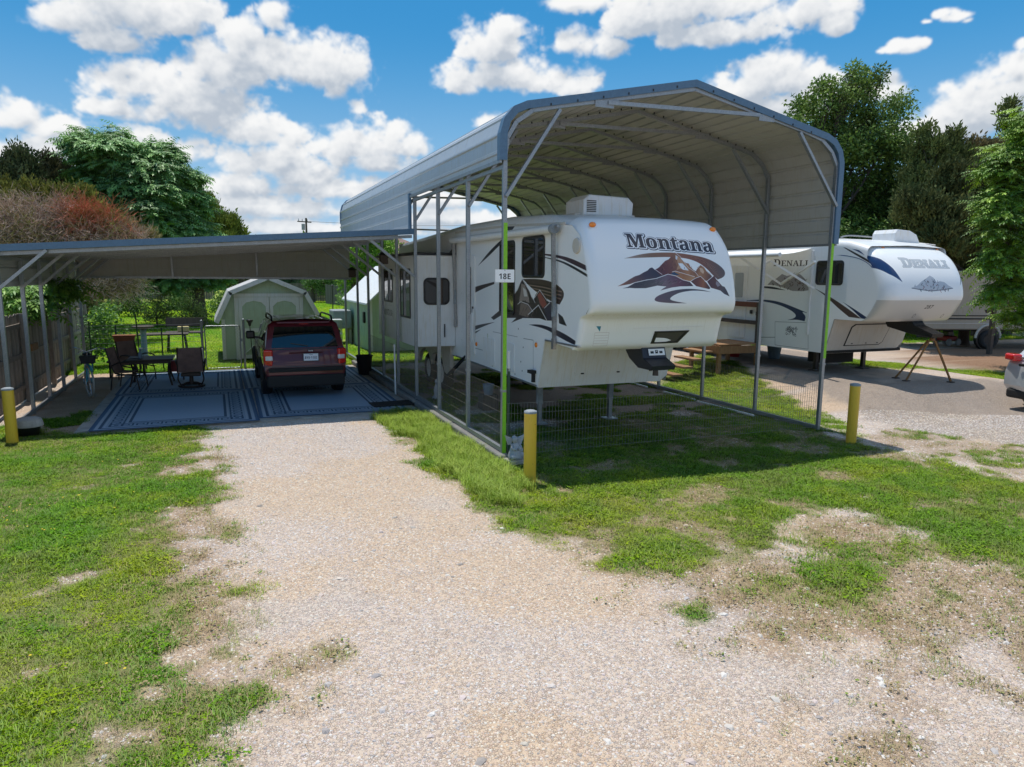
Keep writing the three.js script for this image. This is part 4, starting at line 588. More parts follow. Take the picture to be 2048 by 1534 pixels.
// ======================= the big white trailer under the tall carport
{
  const XA = 4.67, XB = 7.09, t = thing('fifth_wheel_trailer', 'big white trailer with brown mountain graphics parked under the tall carport', 'trailer', [5.86, 0, -14]);
  const tab = smoothTab([[1.6, -8.99], [1.66, -8.9], [1.85, -8.84], [2.06, -8.78], [2.1, -8.72], [2.14, -8.56], [2.25, -8.5], [2.5, -8.53], [2.8, -8.62], [3.1, -8.76], [3.3, -8.9], [3.4, -9.0], [3.46, -9.12], [3.49, -9.32]].map(([y, z]) => [y, z]), 90);
  const yb = (z) => (z > -10.05 ? 1.665 : z > -10.3 ? lerp(1.665, 0.88, (z + 10.05) / -0.25) : lerp(0.88, 0.98, (z + 10.3) / -9.4)), yt = (z) => interp([[-19.7, 3.5], [-14.5, 3.68], [-11.8, 3.67], [-10.2, 3.59], [-9.05, 3.4]], z);
  const zs = [-9.26, -9.5, -9.7, -10.05, -10.051, -10.3, -11, -11.8, -13, -14.5, -16, -17.5, -19.7];
  addGeo('body', hullSurf(XA, XB, 0, zs, yb, yt, 0.19), dbl(M.gelcoat), t);
  // roof membrane lies in the body; the weathered curved edge band runs above the side
  mb().box(XB - XA - 0.04, 0.03, 1.1, (XA + XB) / 2, 1.66, -9.5).build('overhang_floor', M.beige, t);
  mb().box(XB - XA - 0.06, 0.06, 9.3, (XA + XB) / 2, 0.93, -15).build('chassis_floor', M.blackMatte, t);
  mb().box(XB - XA - 0.02, 2.5, 0.02, (XA + XB) / 2, 2.24, -19.69).build('rear_wall', M.gelcoat, t);
  // moulded front with the print on it
  const yb0 = 1.6, yt0 = 3.49;
  const capW = (px, py) => { let z = -8.65, p; for (let i = 0; i < 5; i++) { p = onZ(px, py, z); z = interp(tab, p.y); } return [p.x, p.y]; };
  const Zc = (X, Y) => capW(1230 + X / 5.288, 430 + Y / 5.288);
  const capTex = canvasTex(2048, 1620, (c, W, H) => {
    c.fillStyle = '#eceeee'; c.fillRect(0, 0, W, H); const X = (x) => ((x - XA) / (XB - XA)) * W, Y = (y) => H - ((y - yb0) / (yt0 - yb0)) * H; const r = mulberry(8);
    for (let i = 0; i < 2600; i++) { c.fillStyle = `rgba(${110 + 60 * r()},${100 + 50 * r()},${75 + 40 * r()},${0.03 + 0.07 * r()})`; c.fillRect(r() * W, r() * H, 1 + 3 * r(), 1 + 4 * r()); }
    // tree dirt and rust streaks left below the moulded ledge
    for (let i = 0; i < 900; i++) { const x = r() * W, y = Y(2.13) + (r() - 0.3) * 60 * r(), l = 4 + 26 * r() * r(); c.fillStyle = `rgba(${120 + 40 * r()},${85 + 30 * r()},${40 + 20 * r()},${0.05 + 0.14 * r()})`; c.fillRect(x, y, 2 + 9 * r(), l * 0.5); }
    for (let i = 0; i < 130; i++) { const x = r() * W, y = Y(2.1 - 0.1 * r()); c.fillStyle = `rgba(140,125,80,${0.03 + 0.06 * r()})`; c.fillRect(x, y, 1 + 4 * r(), 20 + 190 * r()); }
    const P = (pts, f, cv) => pathOn(c, X, Y, pts, Zc, f, cv), L = (pts, col, w) => lineOn(c, X, Y, pts, Zc, col, w);
    const grad = (a, b, s) => { const A = Zc(...a), B2 = Zc(...b), g = c.createLinearGradient(X(A[0]), Y(A[1]), X(B2[0]), Y(B2[1])); s.forEach((q, i) => g.addColorStop(i / (s.length - 1), q)); return g; };
    // sweep behind the peaks
    P([[100, 463, 1], [300, 412], [480, 402], [640, 404], [800, 425], [960, 455], [1080, 510], [1160, 575], [1176, 625], [1150, 662], [1090, 684, 1], [1040, 640], [980, 575], [880, 500], [740, 458], [560, 448], [330, 455]], grad([100, 460], [1170, 620], ['#9c9088', '#7a5c49', '#8d5a40', '#7d4a35', '#5d4f4c']));
    for (let k = 0; k < 9; k++) L([[800 + k * 22, 440 + k * 9], [930 + k * 16, 480 + k * 17], [1060 + k * 6, 560 + k * 12]], k % 2 ? 'rgba(60,35,28,.55)' : 'rgba(190,150,120,.4)', 5);
    // ranges
    P([[35, 755, 1], [100, 720, 1], [160, 682, 1], [215, 650, 1], [262, 636, 1], [300, 612, 1], [345, 590, 1], [372, 562, 1], [393, 553, 1], [420, 582, 1], [445, 570, 1], [500, 612, 1], [560, 640, 1], [330, 700, 1], [200, 725, 1]], grad([40, 750], [460, 600], ['#8a5238', '#6b4a45', '#4a3a44', '#3b3440']), false);
    P([[425, 585, 1], [470, 553, 1], [500, 520, 1], [530, 490, 1], [566, 474, 1], [592, 446, 1], [620, 412, 1], [635, 402, 1], [660, 428, 1], [684, 442, 1], [700, 470, 1], [722, 492, 1], [752, 512, 1], [778, 516, 1], [800, 552, 1], [832, 585, 1], [866, 602, 1], [890, 650, 1], [830, 705, 1], [700, 690, 1], [560, 640, 1], [480, 640, 1]], grad([470, 620], [860, 560], ['#5c2f30', '#6d3b33', '#83573f', '#a9764f', '#7c5138']), false);
    P([[640, 425, 1], [690, 460, 1], [722, 505, 1], [770, 560, 1], [800, 600, 1], [745, 585, 1], [690, 570, 1], [650, 585, 1], [668, 530, 1], [655, 480, 1]], '#b58a68', false);
    P([[668, 512, 1], [712, 515, 1], [745, 548, 1], [768, 575, 1], [778, 590, 1], [720, 582, 1], [690, 560, 1]], '#e6e8ec', false); P([[640, 430, 1], [662, 446, 1], [655, 480, 1], [640, 470, 1]], '#cfd2d8', false);
    for (let k = 0; k < 60; k++) { const x = 470 + 390 * r(), y = 480 + 180 * r(); if (y < 405 + Math.abs(x - 640) * 0.75) continue; L([[x, y], [x + 20 - 40 * r(), y + 18 + 24 * r()]], ['rgba(45,25,25,.5)', 'rgba(190,140,100,.4)', 'rgba(110,60,45,.5)', 'rgba(60,50,70,.45)'][k % 4], 3 + 5 * r()); }
    P([[858, 595, 1], [872, 560, 1], [905, 528, 1], [940, 548, 1], [968, 590, 1], [1010, 622, 1], [1030, 650, 1], [985, 700, 1], [900, 690, 1], [850, 660, 1]], grad([860, 560], [1010, 680], ['#7a4a35', '#a5764e', '#8b5c3c', '#5c3a30']), false); P([[895, 560, 1], [925, 566, 1], [945, 600, 1], [935, 625, 1], [905, 600, 1]], '#c9a98d', false);
    P([[605, 605, 1], [640, 596, 1], [720, 620, 1], [800, 640, 1], [850, 655, 1], [810, 705, 1], [700, 680, 1]], grad([620, 600], [830, 680], ['#b58055', '#9c6840', '#b0835c']), false); P([[590, 622, 1], [625, 604, 1], [690, 640, 1], [620, 636, 1]], '#2f4560', false);
    P([[85, 777, 1], [140, 762, 1], [215, 718, 1], [262, 708, 1], [330, 692, 1], [380, 676, 1], [440, 674, 1], [500, 652, 1], [560, 630, 1], [615, 640, 1], [670, 668, 1], [720, 690, 1], [790, 708, 1], [832, 752, 1], [760, 755, 1], [690, 756, 1], [600, 768, 1], [545, 782, 1], [480, 800, 1], [512, 776, 1], [545, 758, 1], [450, 748, 1], [330, 775, 1], [215, 776, 1], [160, 772, 1]], grad([100, 770], [830, 740], ['#3a3340', '#33313c', '#4a454c', '#6d5a66', '#62374a', '#3a2532']), false);
    for (let k = 0; k < 40; k++) { const x = 250 + 520 * r(), y = 690 + 60 * r(); L([[x, y], [x + 25, y - 12 - 10 * r()]], ['rgba(160,140,145,.35)', 'rgba(25,20,28,.5)', 'rgba(95,110,100,.4)'][k % 3], 3 + 4 * r()); }
    P([[800, 702, 1], [846, 672, 1], [880, 660, 1], [906, 648, 1], [938, 690, 1], [975, 720, 1], [1012, 774, 1], [1000, 785, 1], [930, 770, 1], [860, 754, 1]], grad([810, 700], [1000, 760], ['#51282a', '#6a352a', '#8f5430', '#40211f']), false);
    P([[975, 702, 1], [1010, 668, 1], [1048, 642, 1], [1078, 684, 1], [1112, 720, 1], [1140, 752, 1], [1165, 760, 1], [1190, 800, 1], [1220, 862, 1], [1160, 834, 1], [1120, 800, 1], [1060, 782, 1], [1018, 770, 1]], grad([980, 700], [1210, 850], ['#4a2029', '#57302c', '#4d4046', '#2a2430']), false); P([[1075, 700, 1], [1100, 715, 1], [1120, 745, 1], [1090, 760, 1], [1070, 730, 1]], '#8a8088', false);
    const white = 'rgba(240,238,238,.95)';
    L([[40, 758], [140, 745], [215, 716], [330, 690], [440, 672], [560, 628], [640, 645], [720, 688], [795, 706], [832, 752]], white, 7); L([[640, 408], [690, 445], [722, 492], [778, 560], [850, 606], [884, 648]], white, 5); L([[372, 562], [393, 556], [440, 590], [500, 632]], white, 5); L([[862, 580], [905, 530], [945, 555], [975, 600], [1030, 645]], white, 5); L([[800, 702], [848, 672], [906, 650], [960, 700], [1012, 770]], white, 6); L([[975, 702], [1048, 644]], white, 6); L([[605, 604], [640, 596], [750, 628], [845, 655]], white, 5);
    // sweep in front
    P([[1020, 815, 1], [930, 792], [800, 780], [680, 786], [560, 812], [450, 855], [415, 890], [430, 915], [520, 928], [640, 934], [762, 934, 1], [650, 916], [590, 900], [580, 882], [615, 852], [700, 815], [850, 796]], grad([430, 890], [1000, 800], ['#5c4658', '#4a4050', '#3c3f4c', '#4d4a55']));
    // the name
    const a = Zc(128, 345), b = Zc(1052, 402), tl = Zc(140, 206); c.save(); c.translate(X(a[0]), Y(a[1])); c.rotate(Math.atan2(Y(b[1]) - Y(a[1]), X(b[0]) - X(a[0]))); const hgt = Math.abs(Y(tl[1]) - Y(a[1])) * 1.36; c.font = `bold ${Math.round(hgt)}px serif`; const wid = c.measureText('Montana').width, want = Math.hypot(X(b[0]) - X(a[0]), Y(b[1]) - Y(a[1])); c.scale(want / wid, 1); c.lineJoin = 'round'; c.strokeStyle = '#1b2238'; c.lineWidth = 40; c.strokeText('Montana', 10, 0); c.strokeStyle = '#e8eaed'; c.lineWidth = 26; c.strokeText('Montana', 6, -3); c.fillStyle = '#141a30'; c.strokeStyle = '#141a30'; c.lineWidth = 5; c.fillText('Montana', 4, -4); c.strokeText('Montana', 4, -4); c.restore();
    // small stickers low on the left
    const K = (X0, Y0) => capW(1100 + X0 / 3.835, 380 + Y0 / 3.835); pathOn(c, X, Y, [[362, 1045, 1], [398, 1046, 1], [388, 1088, 1]], K, '#1f7f98', false); c.strokeStyle = 'rgba(120,90,90,.5)'; c.lineWidth = 3; const s0 = K(352, 1096), s1 = K(440, 1195); c.strokeRect(X(s0[0]), Y(s0[1]), X(s1[0]) - X(s0[0]), Y(s1[1]) - Y(s0[1])); for (let k = 1; k < 5; k++) { const yy = lerp(Y(s0[1]), Y(s1[1]), k / 5); c.beginPath(); c.moveTo(X(s0[0]) + 5, yy); c.lineTo(X(s1[0]) - 5, yy); c.stroke(); }
  });
  addGeo('front_cap', capSurf(XA - 0.005, XB + 0.005, tab, yb0, yt0, 0.12, 0.24), phy({ map: capTex, roughness: 0.3, clearcoat: 0.35, clearcoatRoughness: 0.15, side: THREE.DoubleSide }), t);
  for (const s of [0, 1]) { const x = s ? XB - 0.2 : XA + 0.18, y = 3.36, z = interp(tab, y) + (s ? 0.0 : 0.01); const l = mb().sph(0.055, x, y, z, 1, 0.7, 0.55).build('marker_lamp', M.amber, t); mb().box(0.12, 0.012, 0.04, x, y - 0.045, z).build('lamp_base', M.white, l); }
  // black recess low on the front and the pale strip under it
  { const c4 = [[1301, 687], [1310, 662], [1378, 660], [1354, 685]].map((p) => capW(...p)), cc = [0, 0]; c4.forEach((p) => { cc[0] += p[0] / 4; cc[1] += p[1] / 4; }); const q = (s) => c4.map((p) => [(p[0] - cc[0]) * s, (p[1] - cc[1]) * s]), at = place(cc[0], cc[1], interp(tab, cc[1]) - 0.012, 0.29, 0, 0); const fm = mb().ext(q(1), 0.02, at, 0.003, [q(0.82).reverse()]).build('vent_frame', M.black, t); mb().ext(q(0.84), 0.012, at).build('vent_panel', std({ color: rgb(0.06, 0.055, 0.05), roughness: 0.35 }), fm); mb().bar(V(cc[0] - 0.62, cc[1] + 0.14, interp(tab, cc[1] + 0.14) + 0.004), V(cc[0] + 0.62, cc[1] + 0.15, interp(tab, cc[1] + 0.14) + 0.004), 0.006).build('moulded_line', M.white, t); }
  // lower box front: slanted panel with a baggage door
  { const n = V(0, 0.25, 0.785).normalize(), ang = -Math.atan2(0.25, 0.785), mk = (w, h, d, u, v, name, mat, r = 0.05, par = t) => { const b = mb().ext(rrect(w, h, r), d, place(u, lerp(0.88, 1.665, v), lerp(-10.3, -10.05, v), ang * -1, 0, 0), 0.002); return b.build(name, mat, par); };
    mb().ext([[XA, -0.41], [XB - 0.12, -0.41], [XB, -0.3], [XB, 0.41], [XA, 0.41]], 0.02, place(0, 1.272, -10.195, 0.308, 0, 0)).build('front_panel', M.gelcoat, t); const d = mk(1.62, 0.52, 0.016, XA + 1.42, 0.55, 'baggage_door', M.white, 0.05); for (const u of [0.75, 1.42, 2.05]) mk(0.05, 0.016, 0.03, XA + u, 0.27, 'latch', M.black, 0.004, d); }
  // left side with its print
  const capEdge = []; for (let y = 1.62; y <= 3.24; y += 0.04) capEdge.push([interp(tab, y) - 0.135, y]);
  { const g = sideExt([...capEdge, [-9.4, 3.34], [-10.1, 3.34], [-10.1, 1.66]], XB - 0.012, XB + 0.002); g.build('side_panel', M.gelcoat, t); }
  const Zs = (X, Y) => { const p = onX(900 + X / 3.835, 400 + Y / 3.835, XA); return [p.z, p.y]; };
  sidePanel('side_panel', t, XA, [...capEdge, [-9.2, 3.36], [-10.2, 3.46], [-11.8, 3.53], [-14.58, 3.54], [-14.58, 0.93], [-10.3, 0.885], [-10.05, 1.66]], -14.6, -8.56, 0.8, 3.6, 2048, 949, (c, X, Y) => {
    const P = (pts, f, cv) => pathOn(c, X, Y, pts, Zs, f, cv), L = (pts, col, w) => lineOn(c, X, Y, pts, Zs, col, w), K = '#1d1f26', Mr = '#3a2430';
    P([[518, 170, 1], [455, 180, 1], [425, 240, 1], [432, 250, 1], [482, 226, 1]], K, false); P([[216, 505, 1], [300, 395], [400, 300, 1], [398, 330, 1], [310, 420]], K);
    P([[90, 712, 1], [190, 665], [340, 628, 1], [342, 644, 1], [230, 690], [100, 765, 1]], '#2b2026'); P([[90, 1010, 1], [190, 962], [345, 936, 1], [250, 972], [110, 1035, 1]], K); P([[90, 1070, 1], [180, 1015], [240, 992, 1], [180, 1035], [100, 1095, 1]], K);
    P([[730, 412, 1], [850, 424], [960, 458], [1082, 522, 1], [1084, 560, 1], [960, 500], [850, 446], [732, 424, 1]], Mr); P([[730, 438, 1], [850, 460], [960, 512], [1090, 592, 1], [1090, 612, 1], [960, 534], [850, 474], [732, 444, 1]], K);
    P([[560, 606, 1], [690, 604], [800, 632], [872, 690], [878, 742], [842, 802, 1], [780, 780], [650, 700]], '#42322b'); for (let k = 0; k < 7; k++) L([[590 + k * 14, 640 + k * 12], [700 + k * 12, 652 + k * 16], [862 - k * 2, 690 + k * 14]], k % 2 ? '#8b7464' : '#2a1d1a', 5);
    P([[425, 905, 1], [455, 820, 1], [492, 728, 1], [520, 690, 1], [540, 640, 1], [556, 604, 1], [580, 640, 1], [606, 690, 1], [625, 740, 1], [642, 768, 1], [660, 722, 1], [690, 690, 1], [712, 712, 1], [732, 745, 1], [760, 782, 1], [792, 780, 1], [796, 880, 1], [796, 925, 1], [740, 925, 1], [690, 908, 1], [560, 905, 1], [470, 942, 1], [510, 904, 1]], '#3b3030', false);
    P([[548, 640, 1], [575, 650, 1], [600, 720, 1], [612, 790, 1], [560, 770, 1], [530, 790, 1], [545, 700, 1]], '#8d8078', false); P([[560, 670, 1], [585, 690, 1], [596, 740, 1], [570, 740, 1]], '#c9c4bf', false); P([[672, 730, 1], [692, 706, 1], [726, 760, 1], [745, 800, 1], [715, 830, 1], [690, 790, 1]], '#8b4a42', false); P([[545, 790, 1], [590, 800, 1], [630, 850, 1], [600, 900, 1], [530, 880, 1]], '#7b6a60', false); P([[600, 880, 1], [680, 806, 1], [745, 925, 1], [690, 908, 1]], '#2c2422', false); P([[720, 830, 1], [768, 788, 1], [796, 840, 1], [796, 920, 1], [750, 920, 1]], '#3a3543', false);
    const r = mulberry(5); for (let k = 0; k < 50; k++) { const x = 500 + 280 * r(), y = 700 + 190 * r(); L([[x, y], [x + 14 - 28 * r(), y + 14 + 20 * r()]], ['rgba(20,15,15,.5)', 'rgba(200,180,165,.35)', 'rgba(120,70,60,.45)'][k % 3], 2 + 4 * r()); }
    L([[490, 735], [555, 606], [612, 700], [655, 790]], '#d9d6d4', 4); L([[650, 750], [690, 690], [745, 770], [790, 782]], '#d9d6d4', 4); L([[600, 880], [680, 806], [745, 925]], '#d9d6d4', 5); L([[520, 800], [545, 780], [600, 800], [640, 860]], '#d9d6d4', 4); L([[725, 830], [768, 786]], '#d9d6d4', 4);
    P([[316, 902, 1], [380, 848, 1], [400, 840, 1], [396, 884, 1], [336, 920, 1]], '#37312f', false); P([[832, 868, 1], [866, 896, 1], [898, 968, 1], [838, 946, 1]], '#232428', false);
    P([[606, 956, 1], [690, 952], [790, 982], [900, 1035], [1030, 1128, 1], [950, 1112], [820, 1042], [740, 990]], '#2a2a36');
    // seams of the hatches and the caulked joint of the front moulding
    L([[565, 1062], [640, 1075], [640, 1300]], 'rgba(60,65,70,.8)', 3); L([[190, 1135], [300, 1165]], 'rgba(60,65,70,.8)', 3); L([[330, 1010], [520, 1050]], 'rgba(70,70,75,.6)', 3); L([[1030, 215], [1062, 380], [1078, 560], [1090, 700], [1085, 800], [1045, 880], [1036, 1000], [1028, 1140]], 'rgba(120,100,75,.75)', 6); L([[380, 150], [700, 165], [1000, 200]], 'rgba(110,95,75,.6)', 4);
    for (const [x, y] of [[526, 988], [563, 1130], [325, 1272], [555, 1310], [500, 1335], [545, 1240]]) { const q = Zs(x, y); c.fillStyle = '#3a3c40'; c.beginPath(); c.arc(X(q[0]), Y(q[1]), 5, 0, 7); c.fill(); }
    const q = Zs(290, 1040); c.strokeStyle = '#7b8a3a'; c.lineWidth = 3; c.strokeRect(X(q[0]) - 5, Y(q[1]) - 10, 10, 20);
  });
  sidePanel('side_panel', t, XA, [[-14.6, 0.93], [-14.6, 3.54], [-19.68, 3.4], [-19.68, 0.98]], -19.7, -14.6, 0.8, 3.6, 1024, 560, (c, X, Y) => { c.fillStyle = '#2b2026'; c.beginPath(); c.moveTo(X(-18.6), Y(3.0)); c.quadraticCurveTo(X(-16.5), Y(2.5), X(-14.6), Y(3.3)); c.lineTo(X(-14.6), Y(3.1)); c.quadraticCurveTo(X(-16.6), Y(2.4), X(-18.6), Y(2.95)); c.fill(); });
  roundWindow(t, XA - 0.004, -10.98, -10.1, 2.62, 3.27, 0.09); roundWindow(t, XA - 0.004, -12.0, -11.3, 1.98, 3.24, 0.08);
  { const d = mb().ext(rrect(0.78, 1.95, 0.07, -13.72, 2.06), 0.018, SIDE(XA - 0.004), 0.004).build('door', M.white, t); mb().ext(rrect(0.2, 0.95, 0.06, -13.62, 2.35), 0.01, SIDE(XA - 0.024)).build('door_window', M.glass, d); mb().box(0.03, 0.12, 0.05, XA - 0.03, 1.98, -13.4).build('handle', M.black, d); mb().cyl(V(XA - 0.06, 1.35, -13.3), V(XA - 0.06, 2.0, -13.3), 0.014).build('grab_rail', M.white, d); }
  mb().add(new THREE.CylinderGeometry(0.105, 0.115, 0.03, 24), place(XA - 0.015, 3.07, -9.03, 0, 0, Math.PI / 2)).build('side_lamp', M.beige, t);
  for (const [z, y] of [[-13.24, 1.31], [-10.37, 1.56]]) mb().sph(0.042, XA - 0.012, y, z, 0.5, 1, 1).build('marker_lamp', M.amber, t);
  for (const z of [-11.6, -12.55]) mb().ext(rrect(0.62, 0.5, 0.04, z, 1.24), 0.008, SIDE(XA - 0.004), 0.003).build('hatch', M.white, t);
  mb().box(0.09, 0.05, 0.16, XA - 0.05, 1.12, -10.44).box(0.05, 0.16, 0.05, XA - 0.03, 1.03, -10.42).build('jack_handle', M.blackMatte, t);
  // gutter rail, corner trim and skirt moulding with their sealant lines
  mb().bar(V(XA - 0.012, 3.4, -9.4), V(XA - 0.012, 3.5, -11.6), 0.022, 0.035).build('gutter_rail', M.beige, t); mb().bar(V(XA - 0.012, 3.5, -11.6), V(XA - 0.012, 3.53, -14.56), 0.022, 0.035).build('gutter_rail', M.beige, t); mb().bar(V(XA - 0.008, 0.9, -10.34), V(XA - 0.008, 0.935, -14.56), 0.014, 0.03).build('skirt_moulding', M.alu, t); mb().bar(V(XA - 0.008, 1.665, -8.95), V(XA - 0.008, 1.665, -10.04), 0.014, 0.025).build('skirt_moulding', M.alu, t); mb().bar(V(XA - 0.006, 1.66, -10.05), V(XA - 0.006, 0.9, -10.3), 0.012, 0.03).build('corner_trim', M.white, t);
  // awning: roller and two arms
  { const a = mb().cyl(V(XA - 0.11, 3.33, -9.62), V(XA - 0.11, 3.36, -14.52), 0.062, 0.062, 18).build('awning_roller', M.white, t); mb().cyl(V(XA - 0.11, 3.33, -9.54), V(XA - 0.11, 3.33, -9.63), 0.072, 0.072, 18).build('end_cap', M.capGrey, a); mb().bar(V(XA - 0.1, 3.36, -9.45), V(XA - 0.1, 3.36, -9.6), 0.03).build('roller_bracket', M.alu, a);
    for (const z of [-9.66, -14.5]) { const arm = mb().bar(V(XA - 0.08, 3.3, z), V(XA - 0.03, 1.62, z), 0.06, 0.035).build('awning_arm', M.alu, t); mb().box(0.05, 0.16, 0.08, XA - 0.04, 1.64, z).build('arm_foot', M.alu, arm); mb().box(0.05, 0.3, 0.05, XA - 0.05, 2.2, z).build('arm_lock', M.capGrey, arm); } }
  // slide-out room
  { const s = mb().rbox(0.88, 1.92, 3.7, XA - 0.44, 2.1, -16.46, 0.02, 2).build('slide_out', M.gelcoat, t); mb().box(0.94, 0.05, 3.76, XA - 0.45, 3.09, -16.46).build('slide_roof', M.black, s);
    const w = mb().ext(rrect(0.56, 0.56, 0.11, XA - 0.42, 2.31), 0.012, place(0, 0, -14.61), 0.004).build('window', M.black, s); void w; mb().ext(rrect(0.49, 0.49, 0.09, XA - 0.42, 2.31), 0.003, place(0, 0, -14.592)).build('pane', M.glass, s);
    for (const [za, zb, y0, y1] of [[-15.9, -15.0, 1.72, 2.78], [-17.6, -16.7, 2.0, 2.78]]) roundWindow(s, XA - 0.882, za, zb, y0, y1, 0.05);
    const tx = canvasTex(512, 160, (c, W, H) => { c.fillStyle = '#e4e5e4'; c.fillRect(0, 0, W, H); c.fillStyle = '#2a2830'; c.font = 'italic bold 104px serif'; c.textAlign = 'center'; c.textBaseline = 'middle'; c.fillText('MONTANA', W / 2, H / 2); }); const pg = new THREE.PlaneGeometry(0.95, 0.3); pg.rotateY(-Math.PI / 2); pg.translate(XA - 0.885, 1.75, -17.2); addGeo('name_print', pg, std({ map: tx, roughness: 0.4 }), s);
    mb().box(0.02, 0.28, 0.03, XA - 0.25, 1.48, -14.6).build('slide_handle', M.black, s); }
  // roof fittings
  { const a = mb(); a.ext([[-0.43, 0], [0.43, 0], [0.44, 0.18], [0.36, 0.25], [-0.34, 0.27], [-0.43, 0.2]], 0.6, place(5.97, 3.66, -11.1), 0.03); const ac = a.build('air_conditioner', M.white, t); const lf = mb(); for (let k = 0; k < 7; k++) lf.box(0.17, 0.014, 0.01, 5.65, 3.69 + k * 0.028, -10.466); lf.build('louvre_slats', M.black, ac).userData.kind = 'stuff'; mb().box(1.0, 0.05, 0.5, 5.9, 3.64, -10.8).build('mounting_base', M.beige, ac); mb().cyl(V(6.7, 3.6, -11), V(6.7, 3.7, -11), 0.09, 0.08, 14).build('roof_vent', M.white, t); mb().tube([V(7.0, 3.3, -9.6), V(7.13, 3.42, -9.6), V(7.2, 3.34, -9.6), V(7.1, 3.28, -9.6)], 0.012).build('cable_loop', M.alu, t); mb().box(0.09, 0.02, 0.2, 7.1, 3.43, -9.62).build('side_bracket', M.black, t); }
  // pin box, landing legs, wheels
  { const k = sideExt([[-9.4, 1.64], [-8.98, 1.64], [-8.92, 1.46], [-8.68, 1.37], [-8.7, 1.32], [-9.05, 1.32], [-9.3, 1.44], [-9.4, 1.54]], 5.74, 6.13, 0.01).build('pin_box', std({ color: rgb(0.015, 0.018, 0.03), roughness: 0.4 }), t); mb().cyl(V(5.96, 1.34, -8.92), V(5.96, 1.2, -8.92), 0.038, 0.045, 14).build('king_pin', M.black, k); const pl = canvasTex(256, 96, (c, W, H) => { c.fillStyle = '#e8e8e6'; c.fillRect(0, 0, W, H); c.fillStyle = '#222'; c.fillRect(30, 34, 50, 34); c.fillRect(170, 34, 50, 34); c.fillRect(105, 20, 44, 48); c.fillStyle = '#e8e8e6'; c.fillRect(116, 30, 22, 10); }); const g = new THREE.PlaneGeometry(0.28, 0.1); g.rotateX(-0.36); g.translate(5.97, 1.55, -8.925); addGeo('sticker', g, std({ map: pl, roughness: 0.4 }), k);
    for (const x of [5.25, 6.7]) { const l = mb().box(0.09, 0.75, 0.09, x, 0.75, -11.5).build('landing_leg', M.capGrey, t); mb().box(0.07, 0.5, 0.07, x, 0.27, -11.5).build('inner_leg', M.galv, l); mb().box(0.24, 0.02, 0.24, x, 0.02, -11.5).build('foot', M.galv, l); }
    for (const z of [-15.9, -17.0]) { wheelGeo(t, 'wheel', V(XA + 0.16, 0.38, z), 0.38, 0.22, 'x', M.white); wheelGeo(t, 'wheel', V(XB - 0.16, 0.38, z), 0.38, 0.22, 'x', M.white); }
    sideExt([[-18.0, 1.12], [-14.9, 1.12], [-14.95, 0.62], [-15.1, 0.45], [-15.35, 0.5], [-15.55, 0.8], [-15.9, 0.9], [-16.3, 0.8], [-16.45, 0.55], [-16.65, 0.8], [-17.0, 0.9], [-17.4, 0.75], [-17.6, 0.5], [-18.0, 0.6]], XA - 0.03, XA + 0.05, 0.004).build('fender_skirt', M.beige, t); mb().bar(V(XA + 0.02, 1.0, -13.95), V(XA - 0.2, 0.5, -14.6), 0.05).build('slide_strut', M.black, t); }
}
